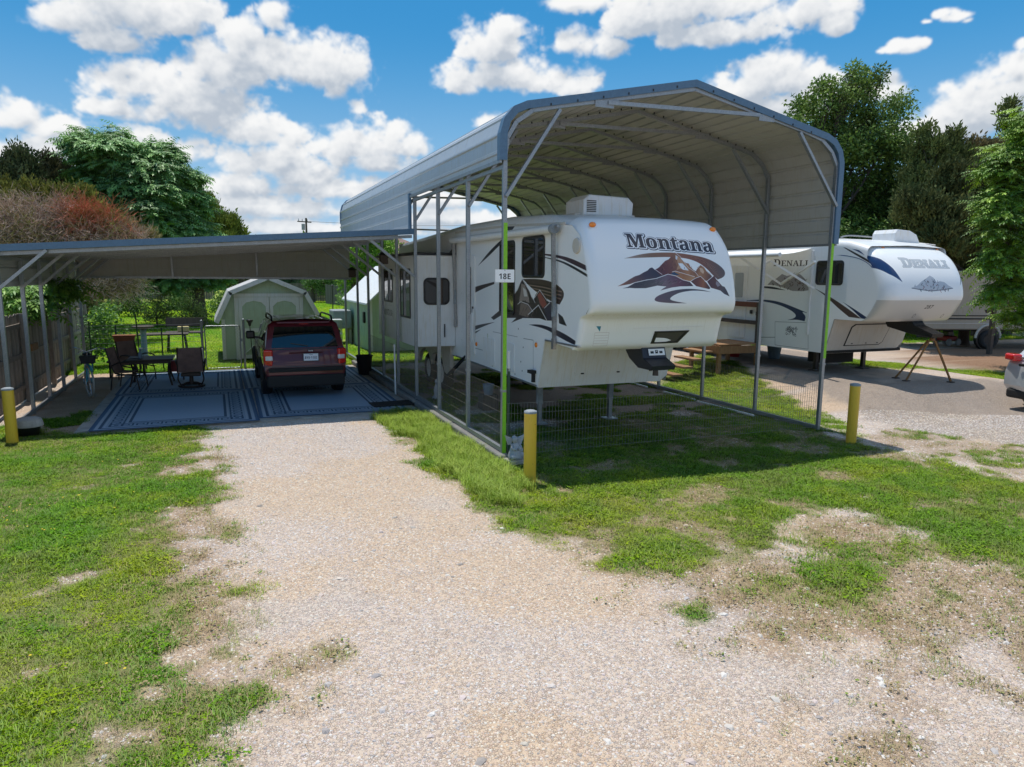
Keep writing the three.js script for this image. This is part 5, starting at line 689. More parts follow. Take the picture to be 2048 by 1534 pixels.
// ======================= the second white trailer, on the pad to the right
{
  const XA = 13.2, XB = 15.66, t = thing('fifth_wheel_trailer', 'white trailer with blue stripes and folded out awning arms on the right hand pad', 'trailer', [14.4, 0, -17]);
  const tab = smoothTab([[1.72, -11.44], [1.76, -11.36], [2.0, -11.18], [2.24, -11.07], [2.36, -11.07], [2.6, -11.13], [2.85, -11.25], [3.08, -11.42], [3.26, -11.64], [3.38, -11.92], [3.45, -12.2], [3.5, -12.5]], 80);
  const yb = (z) => (z > -12.52 ? 1.72 : z > -12.75 ? lerp(1.72, 0.9, (z + 12.52) / -0.23) : 0.9), yt = (z) => interp([[-22, 3.5], [-13.6, 3.6], [-12.3, 3.5], [-11.5, 3.3]], z);
  addGeo('body', hullSurf(XA, XB, 0, [-11.75, -12.0, -12.3, -12.52, -12.521, -12.75, -13.6, -15, -17, -19, -22], yb, yt), dbl(M.gelcoat), t);
  mb().box(XB - XA - 0.06, 0.06, 9.2, (XA + XB) / 2, 0.93, -17.3).build('chassis_floor', M.blackMatte, t); mb().box(XB - XA - 0.7, 0.03, 0.9, (XA + XB) / 2, 1.735, -12.1).build('overhang_floor', M.beige, t); mb().box(XB - XA - 0.02, 2.6, 0.02, (XA + XB) / 2, 2.2, -21.99).build('rear_wall', M.gelcoat, t);
  const capW = (px, py) => { let z = -11.1, p; for (let i = 0; i < 6; i++) { p = onZ(px, py, z); z = interp(tab, p.y); } return [p.x, p.y]; }, Zc = (X, Y) => capW(1600 + X / 4.038, 420 + Y / 4.038), yb0 = 1.72, yt0 = 3.5;
  const capTex = canvasTex(1024, 740, (c, W, H) => {
    c.fillStyle = '#eef0f0'; c.fillRect(0, 0, W, H); const X = (x) => ((x - XA) / (XB - XA)) * W, Y = (y) => H - ((y - yb0) / (yt0 - yb0)) * H, P = (pts, f, cv) => pathOn(c, X, Y, pts, Zc, f, cv), L = (pts, col, w) => lineOn(c, X, Y, pts, Zc, col, w), r = mulberry(31);
    c.fillStyle = '#c9c5be'; c.fillRect(0, Y(2.2), W, H); for (let i = 0; i < 900; i++) { c.fillStyle = `rgba(110,100,80,${0.03 + 0.06 * r()})`; c.fillRect(r() * W, r() * H, 1 + 3 * r(), 1 + 4 * r()); }
    P([[520, 300, 1], [600, 348, 1], [680, 398, 1], [760, 474, 1], [834, 584, 1], [740, 515, 1], [640, 430, 1]], '#1f3a66', false); P([[1296, 440, 1], [1345, 476, 1], [1298, 610, 1]], '#22335c', false);
    const a = Zc(838, 462), b = Zc(1208, 470); c.save(); c.translate(X(a[0]), Y(a[1])); c.rotate(Math.atan2(Y(b[1]) - Y(a[1]), X(b[0]) - X(a[0]))); const hh = Math.abs(Y(Zc(838, 388)[1]) - Y(a[1])); const w0 = Math.hypot(X(b[0]) - X(a[0]), Y(b[1]) - Y(a[1])); c.font = `bold ${Math.round(hh * 1.3)}px serif`; const dw = c.measureText('D').width; c.font = `bold ${Math.round(hh * 1.08)}px serif`; const rw = c.measureText('ENALI').width; c.scale(w0 / (dw + rw), 1); for (const [st, lw] of [['#5d666f', 12], ['#cfd5da', 7]]) { c.strokeStyle = st; c.lineWidth = lw; c.font = `bold ${Math.round(hh * 1.3)}px serif`; c.strokeText('D', 0, 0); c.font = `bold ${Math.round(hh * 1.08)}px serif`; c.strokeText('ENALI', dw, 0); } c.fillStyle = '#aab3ba'; c.font = `bold ${Math.round(hh * 1.3)}px serif`; c.fillText('D', 0, 0); c.font = `bold ${Math.round(hh * 1.08)}px serif`; c.fillText('ENALI', dw, 0); c.restore();
    P([[900, 630, 1], [950, 610, 1], [985, 575, 1], [1010, 560, 1], [1048, 530, 1], [1078, 548, 1], [1105, 585, 1], [1130, 575, 1], [1165, 582, 1], [1200, 610, 1], [1242, 632, 1], [1180, 650, 1], [1060, 658, 1], [960, 646, 1]], 'rgba(175,182,190,.9)', false); for (let k = 0; k < 70; k++) { const x = 930 + 290 * r(), y = 545 + 105 * r(); if (y < 535 + Math.abs(x - 1050) * 0.55) continue; L([[x, y], [x + 16 - 30 * r(), y + 10 + 12 * r()]], r() < 0.7 ? '#27303c' : '#7a3e44', 3 + 3 * r()); } L([[905, 632], [1060, 655], [1238, 632]], '#27303c', 5);
    const q = Zc(1000, 797), q2 = Zc(1062, 797); c.font = `italic bold ${Math.round(Math.abs(Y(Zc(1000, 768)[1]) - Y(q[1])) * 1.35)}px sans-serif`; c.fillStyle = '#1c1e22'; c.save(); c.translate(X(q[0]), Y(q[1])); c.scale((X(q2[0]) - X(q[0])) / c.measureText('287').width, 1); c.fillText('287', 0, 0); c.restore();
    for (const [x, y] of [[920, 855], [1150, 855]]) { const e = Zc(x, y); c.strokeStyle = '#444'; c.lineWidth = 4; c.beginPath(); c.ellipse(X(e[0]), Y(e[1]), 12, 18, 0.3, 0, 7); c.stroke(); }
  });
  addGeo('front_cap', capSurf(XA - 0.005, XB + 0.005, tab, yb0, yt0, 0.3, 0.3), phy({ map: capTex, roughness: 0.3, clearcoat: 0.3, clearcoatRoughness: 0.15, side: THREE.DoubleSide }), t);
  for (const p of [[1768, 497], [1904, 502]]) { const q = capW(...p); q[0] = Math.min(q[0], XB - 0.28); const z = interp(tab, q[1]) - (p[0] < 1800 ? 0.03 : 0.05); mb().sph(0.055, q[0], q[1], z, 1, 0.8, 0.6).build('marker_lamp', M.amber, t); }
  const capEdge = []; for (let y = 1.72; y <= 3.3; y += 0.04) capEdge.push([interp(tab, y) - 0.31, y]);
  const Zs = (X, Y) => { const p = onX(1440 + X / 4.2625, 420 + Y / 4.2625, XA); return [p.z, p.y]; }, Z1 = (X, Y) => { const p = onX(1600 + X / 4.038, 420 + Y / 4.038, XA); return [p.z, p.y]; };
  sidePanel('side_panel', t, XA, [...capEdge, [-12.9, 3.44], [-18.4, 3.42], [-18.4, 0.9], [-12.76, 0.9], [-12.53, 1.72]], -18.5, -11.35, 0.8, 3.6, 2048, 820, (c, X, Y) => {
    const P = (pts, f, cv) => pathOn(c, X, Y, pts, Zs, f, cv), Q = (pts, f, cv) => pathOn(c, X, Y, pts, Z1, f, cv), L = (pts, col, w) => lineOn(c, X, Y, pts, Zs, col, w), r = mulberry(91), K = '#191c26', Nv = '#1b2c50', Br = '#4d3a34';
    P([[405, 638, 1], [440, 600, 1], [480, 585, 1], [530, 545, 1], [570, 562, 1], [605, 556, 1], [640, 532, 1], [690, 552, 1], [735, 598, 1], [738, 640, 1], [775, 682, 1], [700, 692, 1], [620, 690, 1], [540, 662, 1], [470, 642, 1]], 'rgba(120,115,115,.75)', false); for (let k = 0; k < 90; k++) { const x = 440 + 300 * r(), y = 560 + 125 * r(); if (y < 545 + Math.abs(x - 620) * 0.35 || y > 640 + (x - 420) * 0.14) continue; L([[x, y], [x + 16 - 32 * r(), y + 10 + 12 * r()]], ['#3a2f2e', '#55484a', '#8d8684', '#6b4a44'][k % 4], 3 + 4 * r()); }
    P([[360, 650, 1], [450, 652], [560, 684, 1], [470, 676], [360, 662, 1]], K); P([[195, 775, 1], [360, 760], [500, 778], [640, 832], [770, 888, 1], [692, 862], [735, 905], [722, 948, 1], [660, 934], [575, 938, 1], [640, 922], [652, 892], [600, 850], [490, 802], [360, 776]], Nv);
    P([[810, 668, 1], [900, 715], [1050, 810], [1205, 926, 1], [1100, 912, 1], [1000, 830], [900, 730]], Br); P([[1045, 782, 1], [1140, 840], [1285, 938, 1], [1205, 924, 1], [1130, 850]], Nv); Q([[318, 268, 1], [420, 290], [560, 330], [660, 385], [760, 470, 1], [800, 560, 1], [690, 470], [560, 385], [450, 325]], '#1f3a66'); Q([[300, 268, 1], [420, 330], [560, 405], [700, 500, 1], [695, 512, 1], [550, 420], [410, 340]], '#2a2423');
    L([[470, 952], [752, 962], [752, 1186], [470, 1150], [470, 952]], 'rgba(90,92,95,.7)', 3); L([[810, 390], [812, 660]], 'rgba(90,92,95,.5)', 3); L([[345, 1085], [470, 1085]], 'rgba(60,60,60,.7)', 4);
    const e0 = Zs(568, 992), e1 = Zs(662, 1072); c.strokeStyle = 'rgba(95,95,100,.85)'; c.lineWidth = 3; for (let k = 0; k < 60; k++) { const x = lerp(X(e0[0]), X(e1[0]), r()), y = lerp(Y(e0[1]), Y(e1[1]), r()); c.beginPath(); c.arc(x, y, 3 + 6 * r(), 0, 3 + 3 * r()); c.stroke(); }
    const a = Zs(455, 478), b = Zs(752, 478), hh = Math.abs(Y(Zs(455, 418)[1]) - Y(a[1])); c.save(); c.translate(X(a[0]), Y(a[1])); c.rotate(Math.atan2(Y(b[1]) - Y(a[1]), X(b[0]) - X(a[0]))); c.font = `bold ${Math.round(hh * 1.35)}px serif`; const dw = c.measureText('D').width; c.font = `bold ${Math.round(hh * 1.1)}px serif`; const rw = c.measureText('ENALI').width; c.scale(Math.hypot(X(b[0]) - X(a[0]), Y(b[1]) - Y(a[1])) / (dw + rw), 1); c.fillStyle = '#3b3436'; c.fillText('ENALI', dw, 0); c.font = `bold ${Math.round(hh * 1.35)}px serif`; c.fillText('D', 0, 0); c.restore();
  }, '#eaebea');
  roundWindow(t, XA - 0.004, -13.16, -12.36, 2.5, 3.06, 0.08);
  { const d = mb().ext(rrect(0.72, 1.95, 0.07, -15.9, 2.0), 0.018, SIDE(XA - 0.004), 0.004).build('door', M.white, t); mb().ext(rrect(0.34, 0.66, 0.04, -15.86, 2.45), 0.012, SIDE(XA - 0.022)).build('door_window', std({ color: rgb(0.35, 0.38, 0.4), roughness: 0.2 }), d); mb().box(0.04, 0.1, 0.07, XA - 0.04, 1.75, -15.3).build('handle', M.black, d); mb().box(0.06, 0.1, 0.1, XA - 0.03, 1.72, -15.05).build('outside_lamp', M.black, t); }
  // front of the lower box
  mb().ext([[XA, -0.43], [XB - 0.2, -0.43], [XB, -0.2], [XB, 0.42], [XA, 0.42]], 0.02, place(0, 1.31, -12.645, 0.274, 0, 0)).build('front_panel', M.beige, t); { const d = mb().ext([[-0.62, -0.27], [0.5, -0.27], [0.6, -0.2], [0.72, 0.27], [-0.44, 0.27], [-0.55, 0.2]], 0.014, place(14.35, 1.33, -12.62, 0.274, 0, 0), 0.004).build('baggage_door', M.black, t); mb().ext([[-0.6, -0.25], [0.49, -0.25], [0.58, -0.19], [0.7, 0.25], [-0.43, 0.25], [-0.53, 0.19]], 0.02, place(14.35, 1.33, -12.62, 0.274, 0, 0), 0.002).build('door_skin', M.beige, d); for (const u of [-0.4, 0.05, 0.42]) mb().box(0.05, 0.02, 0.02, 14.35 + u, 1.12, -12.66).build('latch', M.black, d); }
  // awning: a sheet drawn half out, roller and folding arms
  { const a = addGeo('awning_fabric', surf(10, 6, (u, v) => [lerp(XA - 0.02, XA - 1.05, v), lerp(3.36, 3.2, v) - 0.035 * Math.sin(Math.PI * v), lerp(-17.6, -13.35, u)], (u, v) => [u * 4, v]), M.fabricW, t); mb().cyl(V(XA - 1.06, 3.19, -17.7), V(XA - 1.06, 3.19, -13.25), 0.05, 0.05, 16).build('roller', M.white, a);
    for (const [q0, q1, x1] of [[[1629, 577], [1540, 521], XA - 0.95], [[1562, 568], [1630, 523], XA - 0.4], [[1562, 568], [1478, 513], XA - 0.9], [[1540, 521], [1526, 530], XA - 0.9]]) { const A = onX(q0[0], q0[1], XA - 0.08), B2 = onX(q1[0], q1[1], x1); mb().bar(A, B2, 0.06, 0.05).build('awning_arm', M.white, t); } for (const z of [-13.3, -17.6]) mb().box(0.04, 2.0, 0.06, XA - 0.025, 2.3, z).build('awning_bracket', M.white, t); }
  // roof fittings
  { const ac = mb().ext([[-0.35, 0], [0.42, 0], [0.3, 0.17], [0.1, 0.25], [-0.3, 0.27], [-0.35, 0.2]], 0.6, place(15.0, 3.5, -12.9), 0.025).build('air_conditioner', M.white, t); void ac; const rk = mb().tube([V(13.9, 3.62, -13.2), V(14.2, 3.68, -13.2), V(15.2, 3.66, -13.2)], 0.02).build('roof_rail', M.alu, t); mb().add(new THREE.TorusGeometry(0.09, 0.014, 6, 16), place(13.7, 3.68, -13.2)).build('cable_loop', M.alu, rk); mb().tube([V(15.4, 3.56, -13.2), V(15.62, 3.5, -12.4), V(15.62, 3.44, -12.0)], 0.015).build('roof_rail', M.alu, t); }
  // pin box, legs, wheels and clutter below
  sideExt([[-12.2, 1.72], [-11.5, 1.72], [-11.42, 1.62], [-10.95, 1.46], [-10.97, 1.4], [-11.5, 1.44], [-12.1, 1.56]], 14.42, 14.76, 0.01).build('pin_box', M.black, t); mb().cyl(V(14.59, 1.46, -11.05), V(14.59, 1.36, -11.05), 0.04).build('king_pin', M.black, t);
  for (const x of [13.62, 15.2]) { const l = mb().box(0.09, 0.6, 0.09, x, 0.72, -13.4).build('landing_leg', M.black, t); mb().box(0.07, 0.3, 0.07, x, 0.45, -13.4).build('inner_leg', M.galv, l); mb().box(0.24, 0.05, 0.24, x, 0.385, -13.4).build('foot', M.darkWood, l); }
  for (const z of [-18.2, -19.2]) wheelGeo(t, 'wheel', V(XA + 0.16, 0.72, z), 0.37, 0.22, 'x', M.white); mb().box(1.0, 0.3, 0.5, 14.3, 0.72, -13.6).build('battery_tray', M.blackMatte, t);
}
// tripod under its pin
{ const t = thing('stabilizer_tripod', 'rusty yellow tripod stand under the nose of the right hand trailer', 'tripod', [14.6, 0, -11.1]); const top = V(14.6, 1.33, -11.08); mb().cyl(V(14.6, 1.3, -11.08), V(14.6, 1.37, -11.08), 0.06, 0.05, 14).build('head', M.rustYellow, t); for (const [x, z] of [[14.25, -11.35], [15.08, -10.9], [14.4, -11.75]]) { mb().bar(top.clone().add(V((x - 14.6) * 0.12, -0.02, (z + 11.08) * 0.12)), V(x, groundY(x, z) + 0.03, z), 0.035, 0.035).build('leg', M.rustYellow, t); mb().box(0.12, 0.02, 0.12, x, groundY(x, z) + 0.015, z).build('foot', M.darkWood, t); } }
// ======================= tan travel trailer behind the trees at the right
{
  const o = G(1985, 700), yaw = Math.atan2(AX.z, AX.x) * -1 + 0.06, t = thing('travel_trailer', 'tan travel trailer half hidden behind the bright green tree', 'trailer', [0, 0, 0]);
  const b = (mbx, name, mat, par = t) => { const k = M4().makeRotationY(yaw).setPosition(o.x, 0, o.z); mbx.g.forEach((g) => g.applyMatrix4(k)); const m = mbx.build(name, mat, par); return m; };
  b(mb().ext([[-3.2, 0.78], [5, 0.78], [5, 2.95], [-2.6, 2.95], [-2.9, 2.8], [-3.2, 1.9]], 2.4, place(0, 0, -2.9), 0.04), 'body', M.tan); b(mb().box(8.0, 0.035, 0.01, 1, 1.28, -0.45), 'stripe', M.blackMatte); b(mb().box(8.0, 0.05, 0.01, 1, 1.16, -0.45), 'stripe', M.blackMatte); b(mb().box(8, 0.012, 0.012, 1, 0.98, -0.45), 'trim_line', M.white);
  const w = b(mb().ext(rrect(0.75, 1.2, 0.05, 0.75, 2.12), 0.02, place(0, 0, -0.47)), 'window', M.black); b(mb().ext(rrect(0.66, 1.1, 0.04, 0.75, 2.12), 0.024, place(0, 0, -0.47)), 'pane', M.glass, w);
  b(mb().add(new THREE.TorusGeometry(0.5, 0.05, 8, 24, Math.PI), place(0.1, 0.42, -0.46)), 'fender', M.beige); b(mb().cyl(V(0.1, 0.42, -0.62), V(0.1, 0.42, -0.46), 0.47, 0.47, 24), 'wheel_well', M.black); b(mb().add(new THREE.TorusGeometry(0.27, 0.1, 10, 24), place(0.1, 0.36, -0.44)), 'tyre', M.rubber); b(mb().box(7.8, 0.1, 2.2, 1, 0.74, -1.7), 'chassis', M.blackMatte);
}
// ---------------------------------------------------------------- cars: lofted bodies, rear towards +z in their own frame
function carShell(stations, zr, bow, mat, put, name = 'body') {
  const n = stations[0].p.length, P = (s, i) => { const st = stations[s], z = s === 0 ? zr[i] : st.z; return [st.p[i][0], st.p[i][1], z]; };
  const half = (sg) => surf(n - 1, stations.length - 1, (u, v) => { const a = P(Math.round(v * (stations.length - 1)), Math.round(u * (n - 1))); return [a[0] * sg, a[1], a[2]]; });
  const rear = surf(16, n - 1, (u, v) => { const a = P(0, Math.round(v * (n - 1))), t = u * 2 - 1; return [a[0] * t, a[1], a[2] + bow * (1 - t * t)]; });
  const m = mb(); m.keep = false; m.add(toCreasedNormals(half(1), 0.7)).add(toCreasedNormals(half(-1), 0.7)).add(toCreasedNormals(rear, 0.5)); return put(m, name, dbl(mat));
}
function carGlass(stations, za, zb, ia, ib, sg, put, par, name = 'side_window') { // a pane that follows the flank between two profile levels
  const at = (z, i) => { let s = 1; while (s < stations.length - 1 && stations[s].z > z) s++; const A = stations[s - 1], B = stations[s], t = clamp((z - A.z) / (B.z - A.z)), k = Math.min(A.p.length - 2, Math.floor(i)), f = i - k, q = (p) => [lerp(p[k][0], p[k + 1][0], f), lerp(p[k][1], p[k + 1][1], f)], a = q(A.p), b = q(B.p); return [lerp(a[0], b[0], t), lerp(a[1], b[1], t)]; };
  const g = surf(10, 6, (u, v) => { const z = lerp(za, zb, u), q = at(z, lerp(ia, ib, v)); return [(q[0] + 0.007) * sg, q[1] + 0.002, z]; }); const m = mb(); m.add(g); return put(m, name, dbl(M.glass), par);
}
// ======================= red car under the lean-to
{
  const ox = 1.66, oz = -15.66, K = M4().makeRotationY(0.004).setPosition(ox, 0.03, oz), t = thing('red_car', 'dark red four wheel drive car parked under the lean-to seen from behind', 'car', [ox, 0, oz - 2.2]);
  const put = (m, name, mat, par = t) => { m.g.forEach((g) => g.applyMatrix4(K)); return m.build(name, mat, par); };
  const F = [[0.5, 0.36], [0.8, 0.4], [0.855, 0.58], [0.872, 0.8], [0.868, 0.98], [0.84, 1.06], [0.815, 1.15], [0.755, 1.42], [0.71, 1.55], [0.63, 1.62], [0.32, 1.655], [0, 1.665]];
  const lim = (h, s = 1) => F.map(([x, y]) => [x * s * (y > h ? 0.98 : 1), Math.min(y, h + (y > h ? 0.02 * (1 - x) : 0))]);
  const rearF = F.map(([x, y], i) => [x * (i > 8 ? 1 : i > 4 ? 0.965 : 0.97), y - (i > 8 ? 0.03 : 0)]);
  const st = [{ z: 0, p: rearF }, { z: -0.3, p: F.map(([x, y], i) => [x, y]) }, { z: -1.0, p: F }, { z: -2.1, p: F }, { z: -2.55, p: F.map(([x, y]) => [x, y > 1.5 ? y - 0.06 : y]) }, { z: -3.1, p: lim(1.1) }, { z: -3.9, p: lim(1.0) }, { z: -4.3, p: lim(0.92, 0.96) }, { z: -4.36, p: lim(0.86, 0.9) }];
  const zr = [-0.06, -0.02, 0.0, -0.03, -0.08, -0.1, -0.13, -0.26, -0.33, -0.38, -0.42, -0.43];
  carShell(st, zr, 0.055, M.carRed, put);
  const glassAt = (u, y) => { const i = y < 1.15 ? 6 : 7; void i; const zz = interp([[0.4, -0.02], [0.58, 0], [0.8, -0.03], [0.98, -0.08], [1.06, -0.1], [1.15, -0.13], [1.42, -0.26], [1.55, -0.33], [1.62, -0.38]], y); return zz + 0.055 * (1 - (u / 0.86) ** 2); };
  const onRear = (pts, off) => { const sh = new THREE.Shape(pts.map((p) => new THREE.Vector2(p[0], p[1]))), g = new THREE.ShapeGeometry(sh, 8); const gg = g; const p = gg.attributes.position; for (let i = 0; i < p.count; i++) p.setZ(i, glassAt(p.getX(i), p.getY(i)) + off); gg.computeVertexNormals(); const m = mb(); m.add(gg); return m; };
  const fineRear = (x0b, x1b, y0, x0t, x1t, y1, off) => { const g = surf(14, 8, (u, v) => { const y = lerp(y0, y1, v), x = lerp(lerp(x0b, x0t, v), lerp(x1b, x1t, v), u); return [x, y, glassAt(x, y) + off]; }); return mb().add(g); };
  put(fineRear(-0.69, 0.69, 1.07, -0.6, 0.6, 1.5, 0.008), 'rear_window', dbl(M.glass));
  put(fineRear(-0.72, 0.72, 1.025, -0.72, 0.72, 1.045, 0.004), 'tailgate_gap', dbl(M.black)); put(fineRear(-0.7, 0.7, 0.665, -0.7, 0.7, 0.68, 0.006), 'tailgate_gap', dbl(M.black));
  put(mb().tube([V(-0.34, 0.965, 0.015), V(0, 0.975, 0.03), V(0.34, 0.965, 0.015)], 0.014, 6), 'tailgate_strip', M.carRed);
  put(mb().rbox(1.62, 0.17, 0.16, 0, 0.55, 0.0, 0.05, 3), 'rear_bumper', M.carRed); put(mb().rbox(1.54, 0.09, 0.05, 0, 0.61, 0.075, 0.02, 2), 'bumper_pad', M.blackMatte); put(mb().rbox(1.6, 0.26, 0.2, 0, 0.37, 0.0, 0.05, 2), 'lower_valance', M.blackMatte);
  put(mb().rbox(0.3, 0.03, 0.05, 0.1, 0.245, 0.02, 0.01, 1), 'exhaust_guard', M.blackMatte);
  for (const s of [-1, 1]) {
    const l = put(mb().rbox(0.19, 0.36, 0.14, s * 0.755, 0.86, -0.075, 0.04, 3, 0, s * 0.22), 'tail_lamp', M.redLens); put(mb().rbox(0.15, 0.1, 0.06, s * 0.745, 0.855, -0.02, 0.02, 2, 0, s * 0.22), 'reversing_lens', M.whiteLens, l);
    carGlass(st, -0.45, -1.0, 5.35, 8.1, s, put, t); carGlass(st, -1.06, -1.75, 5.35, 8.1, s, put, t); carGlass(st, -1.82, -2.5, 5.35, 7.9, s, put, t);
    put(mb().tube([V(s * 0.63, 1.62, -0.5), V(s * 0.63, 1.7, -0.62), V(s * 0.63, 1.71, -1.5), V(s * 0.63, 1.69, -2.2), V(s * 0.63, 1.6, -2.36)], 0.022, 8), 'roof_rail', M.black);
    const mi = put(mb().rbox(0.2, 0.19, 0.12, s * 1.0, 1.18, -2.35, 0.045, 3), 'wing_mirror', M.black); put(mb().rbox(0.1, 0.05, 0.06, s * 0.88, 1.12, -2.37, 0.01, 1), 'mirror_stalk', M.black, mi);
    for (const z of [-0.86, -3.48]) { put(mb().add(new THREE.TorusGeometry(0.4, 0.05, 8, 28, Math.PI), place(s * 0.862, 0.36, z, 0, Math.PI / 2)), 'wheel_arch', M.blackMatte); put(mb().cyl(V(s * 0.7, 0.36, z), V(s * 0.868, 0.36, z), 0.385, 0.385, 28), 'wheel_well', M.black); const c = V(s * 0.765, 0.33, z).applyMatrix4(K); wheelGeo(t, 'wheel', c, 0.345, 0.225, 'x', M.alu); }
    put(mb().box(0.02, 0.012, 0.5, s * 0.872, 0.98, -1.35), 'door_handle', M.carRed); put(mb().box(0.03, 0.1, 1.8, s * 0.862, 0.46, -2.15), 'sill', M.blackMatte); for (const z of [-1.03, -1.79, -2.75]) put(mb().box(0.004, 0.55, 0.008, s * 0.872, 0.76, z), 'door_gap', M.black);
  }
  const plate = canvasTex(384, 192, (c, w, h) => { c.fillStyle = '#dfe3ea'; c.fillRect(0, 0, w, h); c.strokeStyle = '#8a93a5'; c.lineWidth = 6; c.strokeRect(5, 5, w - 10, h - 10); c.fillStyle = '#303748'; c.font = 'bold 34px sans-serif'; c.textAlign = 'center'; c.fillText('TEXAS', w / 2, 42); c.font = 'bold 92px sans-serif'; c.save(); c.translate(w / 2, 140); c.scale(0.82, 1); c.fillText('BYK·1182', 0, 0); c.restore(); });
  const pp = put(mb().rbox(0.33, 0.175, 0.012, 0.1, 0.865, 0.04, 0.006, 1, -0.12), 'number_plate', M.black); { const g = new THREE.PlaneGeometry(0.305, 0.152); g.rotateX(-0.12); g.translate(0.1, 0.865, 0.048); const m = mb(); m.keep = true; m.add(g); put(m, 'plate_print', std({ map: plate, roughness: 0.4 }), pp); }
  { const tx = canvasTex(256, 96, (c, w, h) => { c.fillStyle = '#3c0a10'; c.fillRect(0, 0, w, h); c.fillStyle = '#d8d8dc'; c.font = 'bold 92px sans-serif'; c.textAlign = 'center'; c.textBaseline = 'middle'; c.fillText('Jeep', w / 2, h / 2); }); const g = new THREE.PlaneGeometry(0.13, 0.05); g.rotateX(-0.2); g.translate(0.1, 1.0, 0.012); const m = mb(); m.keep = true; m.add(g); put(m, 'badge', std({ map: tx, roughness: 0.3 })); }
  put(mb().rbox(1.1, 0.05, 0.16, 0, 1.575, -0.3, 0.02, 2, -0.2), 'roof_spoiler', M.carRed); put(mb().rbox(0.2, 0.012, 0.02, 0, 1.555, -0.225, 0.005, 1), 'brake_lamp', M.redLens); put(mb().bar(V(0.05, 1.1, -0.035), V(-0.3, 1.16, -0.07), 0.014, 0.012), 'rear_wiper', M.black);
  for (let k = 0; k < 7; k++) put(mb().rbox(0.06, 0.014, 1.7, -0.45 + k * 0.15, 1.658 - 0.02 * Math.abs(k - 3) * 0.35, -1.35, 0.006, 1), 'roof_ridge', M.carRed);
  put(mb().add(surf(12, 5, (u, v) => [lerp(-0.62, 0.62, u), lerp(1.12, 1.53, v), lerp(-3.06, -2.6, v) + 0.04 * (1 - (2 * u - 1) ** 2) * -1])), 'windscreen', dbl(M.glass)); put(mb().box(1.2, 0.2, 3.2, 0, 0.34, -2.1), 'underbody', M.blackMatte);
}
// ======================= silver car cut by the right edge
{
  const K = M4().makeRotationY(-Math.PI / 2 - 0.12).setPosition(15.02, 0.02, -8.92), t = thing('silver_car', 'silver car cut off by the right edge with its red tail lamp showing', 'car', [16.3, 0, -8.2]);
  const put = (m, name, mat, par = t) => { m.g.forEach((g) => g.applyMatrix4(K)); return m.build(name, mat, par); };
  const F = [[0.5, 0.3], [0.82, 0.34], [0.9, 0.5], [0.93, 0.75], [0.92, 0.98], [0.88, 1.06], [0.84, 1.14], [0.76, 1.42], [0.7, 1.55], [0.6, 1.63], [0.3, 1.67], [0, 1.68]], lim = (h, s = 1) => F.map(([x, y]) => [x * s, Math.min(y, h + (y > h ? 0.02 * (1 - x) : 0))]);
  const st = [{ z: 0, p: F.map(([x, y], i) => [x * (i < 5 ? 0.93 : 0.9), y]) }, { z: -0.55, p: F }, { z: -1.2, p: F }, { z: -2.4, p: F }, { z: -3.3, p: lim(1.1) }, { z: -4.2, p: lim(0.98, 0.98) }, { z: -4.6, p: lim(0.8, 0.88) }];
  carShell(st, [-0.12, -0.04, 0.02, -0.02, -0.1, -0.16, -0.26, -0.6, -0.8, -0.95, -1.05, -1.08].map((z) => Math.max(z, -0.5)), 0.1, M.carSilver, put);
  for (const s of [-1, 1]) { put(mb().rbox(0.34, 0.15, 0.2, s * 0.74, 1.06, -0.05, 0.05, 3, 0, s * 0.4), 'tail_lamp', M.redLens); for (const z of [-0.95, -3.7]) { put(mb().cyl(V(s * 0.72, 0.36, z), V(s * 0.93, 0.36, z), 0.39, 0.39, 28), 'wheel_well', M.black); const c = V(s * 0.82, 0.34, z).applyMatrix4(K); wheelGeo(t, 'wheel', c, 0.345, 0.22, 'z', M.alu); } carGlass(st, -0.75, -1.5, 5.4, 8, s, put, t); carGlass(st, -1.6, -2.6, 5.4, 8, s, put, t); }
  put(mb().rbox(1.5, 0.2, 0.2, 0, 0.33, -0.03, 0.06, 2), 'lower_bumper', M.blackMatte); put(mb().rbox(1.0, 0.06, 0.04, 0, 0.93, 0.075, 0.015, 2), 'plate_recess', M.black); put(mb().rbox(1.3, 0.05, 0.03, 0, 1.06, -0.05, 0.01, 2), 'chrome_strip', M.chrome);
}
// ---------------------------------------------------------------- bollards, statue, small things near the front
const bollard = (p, h, label, turn) => { const t = thing('bollard', label, 'bollard', p, 'yellow bollards round the carports'); const b = mb(); b.add(new THREE.LatheGeometry([[0.001, 0], [0.081, 0], [0.081, h - 0.01], [0.078, h]].map((q) => new THREE.Vector2(q[0], q[1])), 28), place(p.x, -0.02, p.z, 0, turn)); b.keep = true; b.build('sleeve', M.yellow, t); mb().add(new THREE.LatheGeometry([[0.082, h - 0.025], [0.082, h + 0.002], [0.05, h + 0.014], [0.001, h + 0.02]].map((q) => new THREE.Vector2(q[0], q[1])), 28), place(p.x, -0.02, p.z)).build('cap', M.capGrey, t); return t; };
bollard(V(3.62, 0, -8.2), 0.96, 'yellow bollard beside the winged stone figure', 0); bollard(V(9.49, 0, -8.47), 0.98, 'yellow bollard in front of the right front carport post', 1); bollard(V(-3.09, 0, -13.0), 0.88, 'yellow bollard at the wooden fence beside the upturned white pot', 2);
